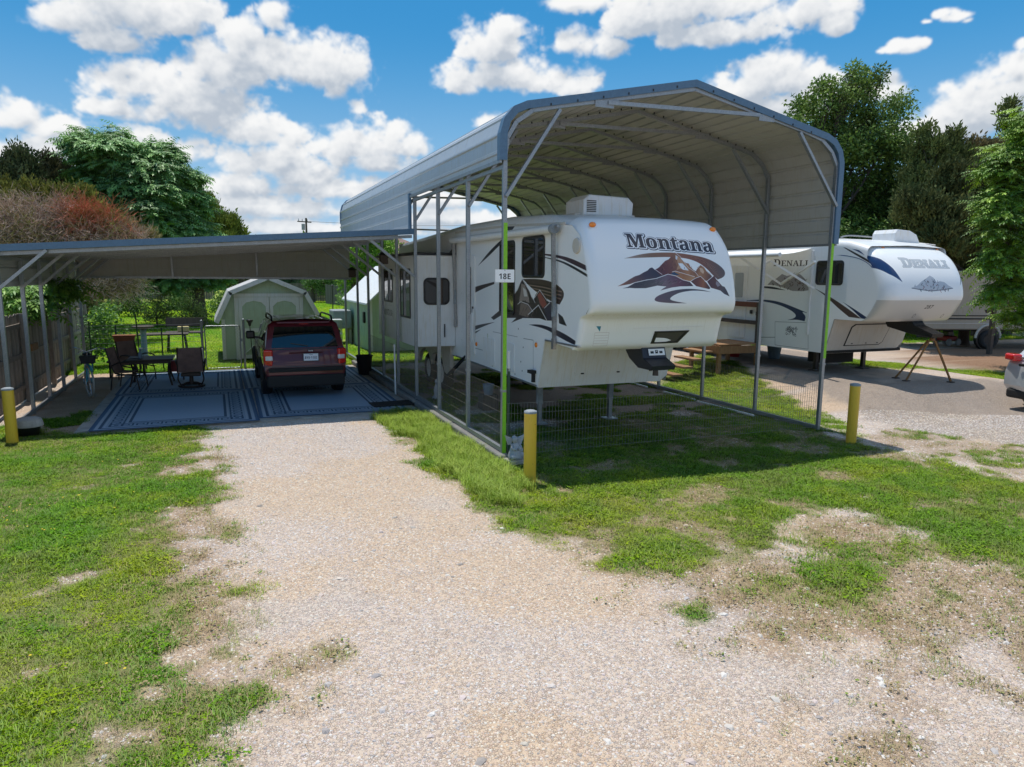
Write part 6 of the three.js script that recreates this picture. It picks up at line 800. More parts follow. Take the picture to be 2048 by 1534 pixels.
{ const x = 3.79, z = -9.08, t = thing('angel_statue', 'small grey white winged stone figure on a slab at the green post', 'statue', [x, 0, z]);
  mb().rbox(0.3, 0.07, 0.22, x, 0.05, z, 0.012, 2).build('base_slab', M.conc, t); const b = mb(); b.lathe([[0.001, 0], [0.1, 0.005], [0.105, 0.04], [0.09, 0.1], [0.07, 0.16], [0.055, 0.21], [0.035, 0.235], [0.028, 0.25], [0.001, 0.252]], 0, 0, 0, 20, place(x - 0.012, 0.085, z)); b.sph(0.043, x - 0.02, 0.365, z + 0.012, 1, 1.15, 1); b.sph(0.03, x - 0.02, 0.385, z - 0.02, 1.3, 1.1, 1); b.sph(0.058, x + 0.055, 0.14, z + 0.045, 1, 0.9, 0.8); b.sph(0.05, x + 0.05, 0.21, z + 0.03, 0.9, 1.1, 0.8); b.sph(0.055, x - 0.06, 0.13, z + 0.055, 1, 0.8, 0.9); b.sph(0.026, x - 0.045, 0.24, z + 0.06, 0.8, 1.6, 0.8); b.sph(0.024, x + 0.02, 0.25, z + 0.062, 0.8, 1.5, 0.8); b.tube([V(x - 0.07, 0.3, z + 0.01), V(x - 0.075, 0.25, z + 0.05), V(x - 0.02, 0.235, z + 0.085)], 0.017, 8); b.tube([V(x + 0.045, 0.3, z + 0.01), V(x + 0.055, 0.255, z + 0.05), V(x, 0.235, z + 0.085)], 0.017, 8); for (let k = 0; k < 9; k++) { const a = -1.2 + k * 0.3; b.tube([V(x - 0.012 + Math.sin(a) * 0.05, 0.28, z + Math.cos(a) * 0.05), V(x - 0.012 + Math.sin(a) * 0.085, 0.18, z + Math.cos(a) * 0.085), V(x - 0.012 + Math.sin(a) * 0.108, 0.09, z + Math.cos(a) * 0.105)], 0.008, 5); } b.build('robed_figure', M.stone, t);
  for (const s of [-1, 1]) { const w = mb().ext([[0, 0], [0.035, -0.055], [0.075, -0.05], [0.085, -0.02], [0.1, 0.02], [0.11, 0.06], [0.125, 0.085], [0.08, 0.06], [0.04, 0.045], [0.005, 0.03]].map(([a, c]) => [a * s, c]), 0.018, place(x - 0.02 + s * 0.03, 0.35, z - 0.03, 0, s * -0.25, 0), 0.004).build('wing', M.stone, t); const f = mb(); for (let k = 0; k < 4; k++) f.bar(V(x - 0.02 + s * (0.05 + k * 0.015), 0.33 + k * 0.01, z - 0.005), V(x - 0.02 + s * (0.08 + k * 0.018), 0.335 + k * 0.026, z + 0.0), 0.006, 0.006); f.build('feathers', M.stone, w).userData.kind = 'stuff'; } }
{ const p = V(-2.98, 0, -13.55), t = thing('planter_pot', 'black pot with an upturned white basin beside the left yellow bollard', 'pot', p); mb().lathe([[0.001, 0], [0.14, 0], [0.17, 0.14], [0.18, 0.15], [0.001, 0.15]], p.x, 0, p.z, 22).build('pot', M.black, t); mb().lathe([[0.21, 0.15], [0.215, 0.165], [0.19, 0.26], [0.15, 0.285], [0.001, 0.29]], p.x, 0, p.z, 24).build('basin', M.conc, t); }
{ const p = V(3.5, 0, -18.9), t = thing('trash_bin', 'black bin standing against the posts right of the red car', 'bin', p); mb().lathe([[0.001, 0.02], [0.16, 0.02], [0.21, 0.5], [0.225, 0.5], [0.225, 0.53], [0.2, 0.53], [0.15, 0.05], [0.001, 0.05]], p.x, 0, p.z, 22).build('tub', M.blackMatte, t); }
// ---------------------------------------------------------------- wooden privacy fence at the left
{ const t = thing('wooden_fence', 'weathered wooden board fence at the left of the lean-to', 'fence', [-3.78, 0, -18]); const vars = [0.4, 0.5, 0.33, 0.45].map((v, i) => std({ color: rgb(v, v * 0.9, v * 0.82), map: woodTex, roughness: 0.9, bumpMap: woodBump, bumpScale: 0.004 })); let i = 0;
  for (let z = -12.2; z > -24.6; z -= 0.145, i++) { const h = 1.76 + 0.05 * (hash2(i, 3) - 0.5) + 0.004 * i * 0.2, w = 0.135; mb().ext([[-w / 2, 0.03], [w / 2, 0.03], [w / 2, h - 0.02], [w / 2 - 0.02, h], [-w / 2 + 0.02, h], [-w / 2, h - 0.02]], 0.016, M4().makeBasis(V(0, 0, 1), V(0, 1, 0), V(-1, 0, 0)).setPosition(-3.79 + 0.008 * (hash2(i, 9) - 0.5), 0, z)).build('board', vars[i % 4], t); }
  for (const y of [0.32, 0.95, 1.56]) for (let k = 0; k < 5; k++) mb().box(0.04, 0.09, 2.46, -3.765, y + 0.015 * (hash2(k, y * 9) - 0.5), -13.4 - k * 2.48, 0.004 * (hash2(k, 4) - 0.5)).build('rail', vars[(k + 1) % 4], t); for (let k = 0; k < 6; k++) mb().box(0.09, 1.8, 0.09, -3.72, 0.9, -12.3 - k * 2.45).build('post', vars[k % 4], t); mb().box(0.05, 0.14, 0.5, -3.7, 1.06, -17.9).build('patch_board', M.brownWood, t); }
{ const t = thing('ladder', 'white slatted frame standing behind the wooden fence at the left edge', 'ladder', [-4.35, 0, -17.2]); for (const x of [-4.5, -4.2]) mb().box(0.05, 2.45, 0.05, x, 1.22, -17.2).build('stile', M.shedTrim, t); for (let k = 0; k < 16; k++) mb().box(0.3, 0.06, 0.03, -4.35, 0.3 + k * 0.14, -17.19).build('slat', M.shedTrim, t); }
// ---------------------------------------------------------------- wire fence and chain link gate at the back of the patio
{ const t = thing('wire_fence', 'strand wire fence with dark green stakes behind the patio chairs', 'wire fence', [-1.9, 0, -21.7]); for (const [x, h, l] of [[-3.2, 1.35, 0.02], [-2.62, 1.25, -0.02], [-2.05, 1.55, 0.06], [-1.5, 1.15, 0], [-0.98, 1.2, 0], [-0.5, 1.38, 0]]) mb().bar(V(x, 0, -21.7), V(x - l, h, -21.7), 0.035, 0.03).build('stake', M.tpost, t); const w = mb(); for (const y of [0.25, 0.42, 0.6, 0.75, 0.9, 1.02, 1.14, 1.24]) for (let k = 0; k < 5; k++) w.bar(V(-3.3 + k * 0.56, y + 0.03 * (hash2(k, y * 50) - 0.5), -21.7), V(-3.3 + (k + 1) * 0.56, y + 0.03 * (hash2(k + 1, y * 50) - 0.5), -21.7), 0.008); for (let k = 0; k < 28; k++) w.bar(V(-3.3 + k * 0.1, 0.1, -21.7), V(-3.3 + k * 0.1, 1.15, -21.7), 0.003); w.build('wires', M.alu, t).userData.kind = 'stuff'; }
{ const t = thing('chain_link_gate', 'chain link gate with a round tube frame left of the red car', 'gate', [0.05, 0, -21.35]), z = -21.35, x0 = -0.4, x1 = 0.5; mb().tube([V(x0, 0.08, z), V(x0, 0.6, z), V(x0, 1.14, z), V(x0 + 0.06, 1.2, z), V(0.05, 1.2, z), V(x1 - 0.06, 1.2, z), V(x1, 1.14, z), V(x1, 0.6, z), V(x1, 0.08, z), V(x1 - 0.06, 0.03, z), V(0.05, 0.03, z), V(x0 + 0.06, 0.03, z)], 0.017, 8, 80, true).build('frame', M.galv, t); const w = mb(); for (let k = -12; k < 14; k++) for (const s of [1, -1]) { const pts = []; let xa = s > 0 ? x0 + k * 0.085 : x1 - k * 0.085, ya = 0.05, len = 1.14; let xb = xa + s * len; let y0 = ya, y1 = ya + len; const cx = (x, y) => [x, y]; if (s > 0) { if (xa < x0) { y0 += x0 - xa; xa = x0; } if (xb > x1) { y1 -= xb - x1; xb = x1; } } else { if (xa > x1) { y0 += xa - x1; xa = x1; } if (xb < x0) { y1 -= x0 - xb; xb = x0; } } void cx; void pts; if (y1 - y0 > 0.05) w.bar(V(xa, y0, z + s * 0.003), V(xb, y1, z + s * 0.003), 0.0035); } w.build('mesh_wires', M.wire, t).userData.kind = 'stuff'; mb().box(0.06, 0.08, 0.04, x1 + 0.03, 0.8, z).build('latch', M.galv, t);
  const g = thing('gate_post', 'round steel gate post on the left of the chain link gate', 'post', [-0.48, 0, z]); mb().cyl(V(-0.48, 0, z), V(-0.48, 1.34, z), 0.032, 0.032, 12).sph(0.036, -0.48, 1.34, z).build('tube', M.galv, g); const g2 = thing('gate_post', 'round steel gate post between the chain link gate and the red car', 'post', [0.6, 0, z]); mb().cyl(V(0.6, 0, z), V(0.6, 1.36, z), 0.032, 0.032, 12).sph(0.036, 0.6, 1.36, z).build('tube', M.galv, g2);
  const p = thing('white_post', 'short white post behind the brown swivel chair', 'post', [-0.52, 0, -20.95]); mb().cyl(V(-0.52, 0, -20.95), V(-0.52, 0.62, -20.95), 0.05, 0.05, 12).build('tube', M.white, p); }
{ const x = 0.82, z = -21.4, t = thing('garden_lamp', 'dark garden lamp on a slim stake above the car mirror', 'lamp', [x, 0, z]); mb().cyl(V(x, 0, z), V(x - 0.05, 1.2, z), 0.012).build('stake', M.black, t); mb().lathe([[0.001, 0], [0.03, 0], [0.05, 0.08], [0.1, 0.16], [0.1, 0.18], [0.001, 0.19]], x - 0.05, 1.18, z, 16).build('head', M.black, t); }
// ---------------------------------------------------------------- patio furniture
function slingChair(name, label, x, z, turn, swivel) {
  const t = thing(name, label, 'chair', [x, 0, z], swivel ? undefined : 'dark patio chairs at the table'), K = M4().makeRotationY(turn).setPosition(x, 0.03, z), put = (m, n, mat, par = t) => { m.g.forEach((g) => g.applyMatrix4(K)); return m.build(n, mat, par); };
  const back = surf(6, 10, (u, v) => [(u - 0.5) * (0.54 - 0.05 * v), 0.36 + 0.58 * v, -0.2 - 0.16 * v - 0.03 * Math.sin(Math.PI * v) + 0.02 * Math.cos((u - 0.5) * 3)]), seat = surf(6, 8, (u, v) => [(u - 0.5) * 0.52, 0.39 + 0.05 * v - 0.03 * Math.sin(Math.PI * v), lerp(-0.2, 0.28, v)]);
  put(mb().add(back), 'backrest', dbl(M.sling)); put(mb().add(seat), 'seat', dbl(M.sling));
  for (const s of [-1, 1]) { put(mb().tube([V(s * 0.27, 0.33, 0.3), V(s * 0.275, 0.36, -0.1), V(s * 0.275, 0.4, -0.21), V(s * 0.26, 0.7, -0.31), V(s * 0.245, 0.95, -0.37)], 0.016, 7), 'side_frame', M.bronze); put(mb().tube([V(s * 0.27, 0.55, -0.25), V(s * 0.31, 0.62, -0.1), V(s * 0.32, 0.63, 0.12), V(s * 0.31, 0.58, 0.26), V(s * 0.29, 0.4, 0.29)], 0.018, 7), 'armrest', M.bronze); }
  if (swivel) { put(mb().add(new THREE.TorusGeometry(0.27, 0.025, 8, 28), place(0, 0.03, 0, Math.PI / 2)), 'base_ring', M.bronze); put(mb().cyl(V(0, 0.06, 0), V(0, 0.3, 0), 0.05, 0.04, 12), 'swivel_column', M.bronze); for (const s of [-1, 1]) { put(mb().tube([V(s * 0.2, 0.03, -0.18), V(s * 0.1, 0.09, -0.08), V(0, 0.1, 0)], 0.018), 'base_spoke', M.bronze); put(mb().tube([V(s * 0.2, 0.03, 0.18), V(s * 0.1, 0.09, 0.08), V(0, 0.1, 0)], 0.018), 'base_spoke', M.bronze); put(mb().tube([V(s * 0.25, 0.36, -0.24), V(s * 0.27, 0.2, -0.2), V(s * 0.22, 0.06, -0.1)], 0.016), 'rocker_spring', M.bronze); } put(mb().rbox(0.42, 0.08, 0.36, 0, 0.3, 0, 0.02, 2), 'seat_box', M.bronze); }
  else for (const [a, b] of [[-1, 1], [1, 1], [-1, -1], [1, -1]]) put(mb().tube([V(a * 0.27, 0.38, b * 0.24), V(a * 0.29, 0.2, b * 0.27), V(a * 0.28, 0.0, b * 0.3)], 0.014, 7), 'leg', M.bronze);
}
slingChair('swivel_chair', 'brown sling swivel chair seen from behind, left of the red car', -0.68, -18.0, Math.PI, true); slingChair('patio_chair', 'dark patio chair on the left side of the table, nearest the bicycle', -1.98, -18.2, 1.35, false); slingChair('patio_chair', 'dark patio chair behind the table with a reddish padded back', -1.95, -19.6, 0.75, false);
{ const x = -1.55, z = -18.75, t = thing('patio_table', 'dark patio table with curved legs between the chairs', 'table', [x, 0, z]); mb().rbox(0.98, 0.035, 0.9, x, 0.64, z, 0.012, 2).build('tabletop', M.bronze, t); mb().rbox(0.86, 0.07, 0.78, x, 0.585, z, 0.01, 1).build('apron', M.bronze, t); for (const [a, b] of [[-1, -1], [1, -1], [-1, 1], [1, 1]]) mb().tube([V(x + a * 0.4, 0.6, z + b * 0.36), V(x + a * 0.37, 0.35, z + b * 0.33), V(x + a * 0.44, 0.03, z + b * 0.4)], 0.02, 7).build('leg', M.bronze, t); mb().bar(V(x - 0.38, 0.3, z), V(x + 0.38, 0.3, z), 0.025).build('stretcher', M.bronze, t); const b = thing('spray_bottle', 'pale blue bottle standing on the patio table', 'bottle', [x - 0.22, 0.66, z + 0.1]); mb().lathe([[0.001, 0], [0.045, 0], [0.048, 0.1], [0.03, 0.15], [0.018, 0.17], [0.018, 0.22], [0.001, 0.225]], x - 0.22, 0.658, z + 0.1, 14).build('bottle_body', M.blueCan, b); mb().rbox(0.08, 0.03, 0.03, x - 0.2, 0.895, z + 0.1, 0.008, 1).build('trigger', M.white, b); }
{ const t = thing('storage_box', 'dark red box standing left of the brown swivel chair', 'box', [-1.05, 0, -19.4]); mb().rbox(0.36, 0.24, 0.3, -1.05, 0.36, -19.4, 0.015, 2).build('body', M.redPaint, t); mb().rbox(0.39, 0.03, 0.33, -1.05, 0.49, -19.4, 0.01, 1).build('lid', M.redPaint, t); for (const s of [-1, 1]) mb().box(0.03, 0.24, 0.28, -1.05 + s * 0.15, 0.12, -19.4).build('leg', M.black, t); }
{ const t = thing('flower_box', 'orange terracotta trough behind the patio chairs', 'planter', [-2.35, 0, -21.2]); mb().ext([[-0.2, 0], [0.2, 0], [0.25, 0.24], [-0.25, 0.24]], 0.24, place(-2.35, 0.75, -21.3)).build('trough', M.terracotta, t); mb().rbox(0.54, 0.04, 0.28, -2.35, 1.0, -21.18, 0.01, 1).build('rim', M.terracotta, t); for (const s of [-0.2, 0.2]) mb().box(0.04, 0.76, 0.04, -2.35 + s, 0.37, -21.2).build('leg', M.black, t); }
{ const p = thing('bench', 'low black bench behind the patio chairs beside the bicycle', 'bench', [-2.3, 0, -20.5]); mb().rbox(0.9, 0.05, 0.3, -2.25, 0.4, -20.5, 0.01, 1).build('seat', M.black, p); for (const s of [-0.38, 0.38]) mb().box(0.05, 0.38, 0.26, -2.25 + s, 0.19, -20.5).build('leg', M.black, p); }
// ---- bicycle against the fence
{ const O = V(-2.62, 0, -17.2), t = thing('bicycle', 'turquoise bicycle with a dark front basket leaning by the wooden fence', 'bicycle', O), r = 0.34, yawF = 0.38, yawB = 0.12; const F = V(Math.sin(yawF), 0, Math.cos(yawF)), Bk = V(-Math.sin(yawB) - 0.05, 0, -1).normalize();
  const wheel = (c, yaw, name) => { const m = place(c.x, c.y, c.z, 0, yaw + Math.PI / 2, 0), w = mb().add(new THREE.TorusGeometry(r - 0.02, 0.022, 8, 40), m.clone()).build(name, std({ color: rgb(0.35, 0.34, 0.3), roughness: 0.7 }), t); mb().add(new THREE.TorusGeometry(r - 0.05, 0.008, 6, 40), m.clone()).build('rim', M.chrome, w); const sp = mb(); for (let k = 0; k < 18; k++) { const a = (k / 18) * 6.283; sp.add(new THREE.BoxGeometry(0.004, r - 0.05, 0.004), m.clone().multiply(M4().makeRotationZ(a)).multiply(M4().makeTranslation(0, (r - 0.05) / 2, 0))); } sp.build('spokes', M.chrome, w).userData.kind = 'stuff'; return w; };
  const fw = V(O.x, r + 0.01, O.z), rw = fw.clone().addScaledVector(Bk, 1.05), head = V(O.x + Bk.x * 0.22, 0.86, O.z + Bk.z * 0.22), seat = V(O.x + Bk.x * 0.75, 0.82, O.z + Bk.z * 0.75), bb = V(O.x + Bk.x * 0.58, 0.3, O.z + Bk.z * 0.58);
  wheel(fw, yawF, 'front_wheel'); wheel(rw, yawB, 'rear_wheel'); const f = mb(); f.tube([head, head.clone().lerp(bb, 0.5).add(V(0, -0.03, 0)), bb], 0.018, 8).tube([head.clone().add(V(0, -0.14, 0)), bb.clone().add(V(0, 0.06, 0.02))], 0.015, 8).tube([bb, seat], 0.016, 8).tube([bb, rw], 0.012, 6).tube([seat.clone().add(V(0, -0.08, 0)), rw], 0.01, 6); f.build('frame', M.teal, t);
  for (const s of [-1, 1]) mb().tube([fw.clone().add(V(s * 0.05 * Math.cos(yawF), 0, -s * 0.05 * Math.sin(yawF))), V(fw.x + s * 0.05, 0.72, lerp(fw.z, head.z, 0.7)), V(head.x + s * 0.01, 0.8, head.z)], 0.014, 8).build('fork_blade', M.teal, t); mb().add(new THREE.TorusGeometry(r + 0.02, 0.025, 6, 20, 1.7), place(fw.x, fw.y, fw.z, 0, yawF + Math.PI / 2, 0).multiply(M4().makeRotationZ(0.7))).build('mudguard', M.teal, t);
  mb().tube([V(head.x - 0.34, 1.02, head.z - 0.1), V(head.x - 0.2, 1.06, head.z + 0.02), V(head.x, 0.98, head.z + 0.04), V(head.x + 0.2, 1.04, head.z - 0.02), V(head.x + 0.32, 1.0, head.z - 0.16)], 0.012, 7).build('handlebar', M.chrome, t); mb().tube([head, V(head.x, 0.99, head.z + 0.02)], 0.015).build('stem', M.chrome, t); mb().ext([[-0.11, 0], [0.11, 0], [0.14, 0.15], [-0.14, 0.15]], 0.18, place(fw.x + 0.02, 0.76, fw.z + 0.02), 0.006).build('basket', M.blackMatte, t); mb().sph(0.1, seat.x, seat.y + 0.05, seat.z, 0.9, 0.45, 1.3).build('saddle', M.black, t); mb().cyl(V(bb.x - 0.1, bb.y, bb.z), V(bb.x + 0.1, bb.y, bb.z), 0.06, 0.06, 14).build('crank', M.galv, t); }
// ---------------------------------------------------------------- green sheds
{ const zf = -23.0, x0 = 0.04, x1 = 2.87, y0 = 0.08, t = thing('garden_shed', 'pale green barn shaped shed with white trimmed double doors behind the red car', 'shed', [1.45, 0, -24.5]), D = 3.2, apx = 1.4;
  const wall = [[x0, y0], [x1, y0], [x1, 1.3], [2.46, 2.06], [apx, 2.5], [0.3, 2.05], [x0, 1.3]]; mb().ext(wall, D, place(0, 0, zf - D)).build('walls', M.shedGreen, t); for (let k = 0; k < 13; k++) { const x = x0 + 0.12 + k * 0.22, top = interp([[x0, 1.3], [0.3, 2.05], [apx, 2.5], [2.46, 2.06], [x1, 1.3]], x) - 0.03; mb().box(0.012, top - y0, 0.012, x, (top + y0) / 2, zf + 0.004).build('siding_batten', M.shedGreen, t); }
  const roof = [[-0.16, 1.22], [0.26, 2.12], [apx, 2.6], [2.52, 2.12], [3.0, 1.2]]; for (let k = 0; k < 4; k++) { const a = roof[k], b = roof[k + 1]; const dx = b[0] - a[0], dy = b[1] - a[1], L = Math.hypot(dx, dy), nx = -dy / L, ny = dx / L; mb().ext([a, b, [b[0] - nx * 0.05, b[1] - ny * 0.05], [a[0] - nx * 0.05, a[1] - ny * 0.05]].reverse(), D + 0.3, place(0, 0, zf - D - 0.15)).build('roof_slope', M.shingle, t); mb().ext([a, b, [b[0] - nx * 0.13, b[1] - ny * 0.13], [a[0] - nx * 0.13, a[1] - ny * 0.13]].reverse(), 0.025, place(0, 0, zf + 0.152)).build('barge_board', M.shedTrim, t); }
  for (const x of [x0 + 0.045, x1 - 0.045]) mb().box(0.1, 1.2, 0.03, x, y0 + 0.6, zf + 0.018).build('corner_board', M.shedTrim, t); mb().box(2.0, 0.1, 0.03, 1.41, 2.0, zf + 0.02).build('lintel', M.shedTrim, t); for (const x of [0.47, 2.35]) mb().box(0.11, 1.88, 0.03, x, 1.0, zf + 0.02).build('door_jamb', M.shedTrim, t);
  for (const s of [0, 1]) { const a = s ? 1.42 : 0.535, w = 0.87, b = mb(); const hole = [[a + 0.1, 1.0], [a + w - 0.1, 1.0], [a + w - 0.1, 1.66], [a + w - 0.22, 1.78], [a + w / 2, 1.83], [a + 0.22, 1.78], [a + 0.1, 1.66]]; b.ext([[a, y0 + 0.02], [a + w, y0 + 0.02], [a + w, 1.94], [a, 1.94]], 0.03, place(0, 0, zf + 0.006), 0, [hole.slice().reverse(), [[a + 0.1, 0.2], [a + 0.1, 0.88], [a + w - 0.1, 0.88], [a + w - 0.1, 0.2]]]); const d = b.build('door', M.shedTrim, t); mb().ext(hole, 0.012, place(0, 0, zf + 0.004)).build('door_panel', M.shedGreen, d); mb().box(w - 0.2, 0.68, 0.012, a + w / 2, 0.54, zf + 0.01).build('door_panel', M.shedGreen, d); const xa = a + 0.1, xb = a + w - 0.1; mb().bar(V(s ? xb : xa, 0.22, zf + 0.025), V(s ? xa : xb, 0.86, zf + 0.025), 0.07, 0.02).build('cross_brace', M.shedTrim, d); mb().box(0.03, 0.1, 0.03, s ? a + 0.04 : a + w - 0.04, 1.15, zf + 0.05).build('handle', M.black, d); } }
{ const t = thing('garden_shed', 'second pale green shed with a bright white roof beyond the posts', 'shed', [6.2, 0, -26.5]), x0 = 4.75, x1 = 7.2, zf = -24.4, zb = -29.2; mb().ext([[x0, 0], [x1, 0], [x1, 1.8], [(x0 + x1) / 2, 2.9], [x0, 1.8]], zf - zb, place(0, 0, zb)).build('walls', M.shedGreen, t); const ap = (x0 + x1) / 2; for (const s of [-1, 1]) { const e = s < 0 ? x0 - 0.16 : x1 + 0.16; mb().ext(s < 0 ? [[e, 1.68], [ap, 2.98], [ap, 2.92], [e, 1.62]].reverse() : [[ap, 2.98], [e, 1.68], [e, 1.62], [ap, 2.92]].reverse(), zf - zb + 0.4, place(0, 0, zb - 0.2)).build('roof_slope', M.whiteRoof, t); } mb().box(0.08, 1.75, 0.03, x0 + 0.03, 0.9, zf + 0.016).build('corner_board', M.shedTrim, t); for (let k = 0; k < 9; k++) mb().box(0.012, 1.7, 0.012, x0 + 0.2 + k * 0.25, 0.9, zf + 0.005).build('siding_batten', M.shedGreen, t); for (let k = 0; k < 16; k++) mb().box(0.012, 1.7, 0.012, x0 - 0.004, 0.9, zf - 0.2 - k * 0.29).build('siding_batten', M.shedGreen, t); mb().rbox(0.07, 0.4, 0.22, x0 - 0.05, 1.15, -25.3, 0.03, 2).build('wall_box', M.black, t); }
// ---------------------------------------------------------------- things in the back garden
{ const t = thing('shelf_cart', 'white shelf cart on the lawn between the red car and the second shed', 'cart', [3.75, 0, -26.5]); for (const y of [0.15, 0.5, 1.0]) mb().rbox(0.62, 0.05, 0.4, 3.8, y, -26.5, 0.01, 1).build('shelf', M.white, t); for (const [a, b] of [[-1, -1], [1, -1], [-1, 1], [1, 1]]) mb().box(0.035, 1.0, 0.035, 3.8 + a * 0.28, 0.5, -26.5 + b * 0.17).build('upright', M.galv, t); const bx = thing('blue_tub', 'blue grey tub on the middle shelf of the white cart', 'tub', [3.72, 0.53, -26.5]); mb().rbox(0.32, 0.14, 0.26, 3.74, 0.595, -26.5, 0.02, 2).build('tub', M.blueCan, bx); mb().rbox(0.34, 0.02, 0.28, 3.74, 0.675, -26.5, 0.006, 1).build('lid', M.white, bx); }
{ const t = thing('water_tank', 'pale grey box tank against the second shed behind the posts', 'tank', [4.3, 0, -28]); mb().rbox(0.7, 0.7, 1.0, 4.3, 0.95, -28, 0.06, 3).build('tank', M.capGrey, t); for (const s of [-0.3, 0.3]) mb().box(0.08, 0.6, 0.8, 4.3 + s, 0.3, -28).build('stand_leg', M.conc, t); }
{ const p = G(290, 716), t = thing('bird_bath', 'blue grey pedestal bird bath on the back lawn', 'bird bath', p); mb().lathe([[0.001, 0], [0.14, 0], [0.13, 0.06], [0.09, 0.1], [0.085, 0.85], [0.1, 0.9], [0.001, 0.9]], p.x, 0, p.z, 16).build('pedestal', M.blueCan, t); mb().lathe([[0.001, 0.9], [0.1, 0.9], [0.3, 0.96], [0.32, 1.0], [0.28, 1.0], [0.001, 0.93]], p.x, 0, p.z, 22).build('bowl', M.darkWood, t); }
{ const a = [[330, 705, 1.5, 'dark metal garden table beyond the wire fence, left of the shed'], [372, 700, 1.2, 'dark metal garden bench beyond the wire fence near the yellow block']]; a.forEach(([px, py, w, l], i) => { const p = G(px, py), t = thing(i ? 'garden_bench' : 'garden_table', l, i ? 'bench' : 'table', p); mb().rbox(w, 0.05, 0.7, p.x, 0.62, p.z, 0.01, 1).build('top', M.darkWood, t); for (const [s, d] of [[-1, -1], [1, -1], [-1, 1], [1, 1]]) mb().bar(V(p.x + s * w * 0.42, 0.6, p.z + d * 0.28), V(p.x + s * w * 0.46, 0, p.z + d * 0.32), 0.05).build('leg', M.black, t); if (i) { mb().box(w, 0.3, 0.04, p.x, 0.95, p.z - 0.33).build('backrest', M.darkWood, t); }  }); const p = G(366, 708), y = thing('yellow_block', 'small yellow box on the garden bench beyond the wire fence', 'box', [p.x, 0.66, p.z - 0.6]); mb().rbox(0.36, 0.18, 0.2, p.x, 0.74, p.z - 1.2, 0.02, 2).build('box_body', std({ color: rgb(0.62, 0.5, 0.2), roughness: 0.6, map: mottle }), y); const s = G(335, 716), pv = mb().rbox(1.6, 0.04, 0.9, s.x, 0.02, s.z, 0.01, 1).build('paving_slab', M.conc); pv.userData = { label: 'pale concrete slab under the garden table beyond the wire fence', category: 'slab' }; }
{ const p = G(667, 660), t = thing('garden_stake', 'thin dark stake standing on the back lawn above the red car roof', 'stake', p); mb().cyl(p, V(p.x, 2.1, p.z), 0.025).build('rod', M.black, t); mb().sph(0.05, p.x, 2.1, p.z).build('tip', M.black, t); }
for (const [x, y, z, l] of [[3.32, 2.66, -19.4, 'dark lantern hanging from the lean-to roof near the second shed'], [3.42, 2.98, -15.9, 'dark wooden bird house hanging at the joint of the two carports']]) { const t = thing('hanging_lantern', l, 'lantern', [x, y, z]); mb().rbox(0.17, 0.2, 0.17, x, y, z, 0.015, 1).build('body', M.darkWood, t); mb().add(new THREE.ConeGeometry(0.17, 0.1, 4), place(x, y + 0.15, z, 0, Math.PI / 4)).build('roof', M.black, t); mb().cyl(V(x, y + 0.18, z), V(x, y + 0.4, z), 0.006).build('hanger', M.black, t); }
// clutter inside the tall carport behind the fence
{ const x = 4.25, z = -14.6, t = thing('garden_figure', 'white garden figure on the ground behind the left carport posts', 'statue', [x, 0, z]); mb().lathe([[0.001, 0], [0.12, 0], [0.12, 0.06], [0.07, 0.1], [0.08, 0.22], [0.05, 0.32], [0.03, 0.34], [0.001, 0.34]], x, 0, z, 16).build('figure_body', M.stone, t); mb().sph(0.055, x, 0.39, z, 1, 1.15, 1).build('head', M.stone, t); }
{ const x = 4.9, z = -13.2, t = thing('bucket', 'blue bucket among dry plants behind the left carport posts', 'bucket', [x, 0, z]); mb().lathe([[0.001, 0], [0.09, 0], [0.115, 0.2], [0.12, 0.21], [0.105, 0.21], [0.08, 0.02], [0.001, 0.02]], x, 0.3, z, 18).build('pail', M.blueCan, t); mb().rbox(0.34, 0.3, 0.3, x, 0.15, z, 0.02, 2).build('crate', M.darkWood, t); }
// ---------------------------------------------------------------- deck and pots at the right hand trailer
{ const t = thing('wooden_deck', 'brown wooden deck with railing at the door of the right hand trailer', 'deck', [12.5, 0, -16]); for (let k = 0; k < 9; k++) mb().rbox(1.3, 0.035, 0.135, 12.52, 0.93, -14.95 - k * 0.145, 0.006, 1).build('deck_board', M.brownWood, t); for (const x of [11.9, 13.12]) for (const z of [-14.95, -16.1]) mb().box(0.09, 0.92, 0.09, x, 0.45, z).build('post', M.brownWood, t); mb().box(1.3, 0.2, 0.04, 12.52, 0.8, -14.9).build('skirt_board', M.brownWood, t); mb().box(0.04, 0.2, 1.3, 11.86, 0.8, -15.5).build('skirt_board', M.brownWood, t); for (let k = 0; k < 4; k++) mb().rbox(0.9, 0.05, 0.28, 11.65 - k * 0.3, 0.74 - k * 0.19, -15.5, 0.006, 1, 0, Math.PI / 2).build('step', M.brownWood, t); mb().box(0.06, 0.13, 2.0, 13.1, 1.95, -15.9).build('top_rail', std({ color: rgb(0.22, 0.08, 0.045), map: woodTex, roughness: 0.7 }), t); mb().box(0.05, 0.1, 2.0, 13.1, 1.48, -15.9).build('middle_rail', M.darkWood, t); for (const z of [-14.95, -16.8]) mb().box(0.08, 1.1, 0.08, 13.1, 1.45, z).build('railing_post', M.darkWood, t); }
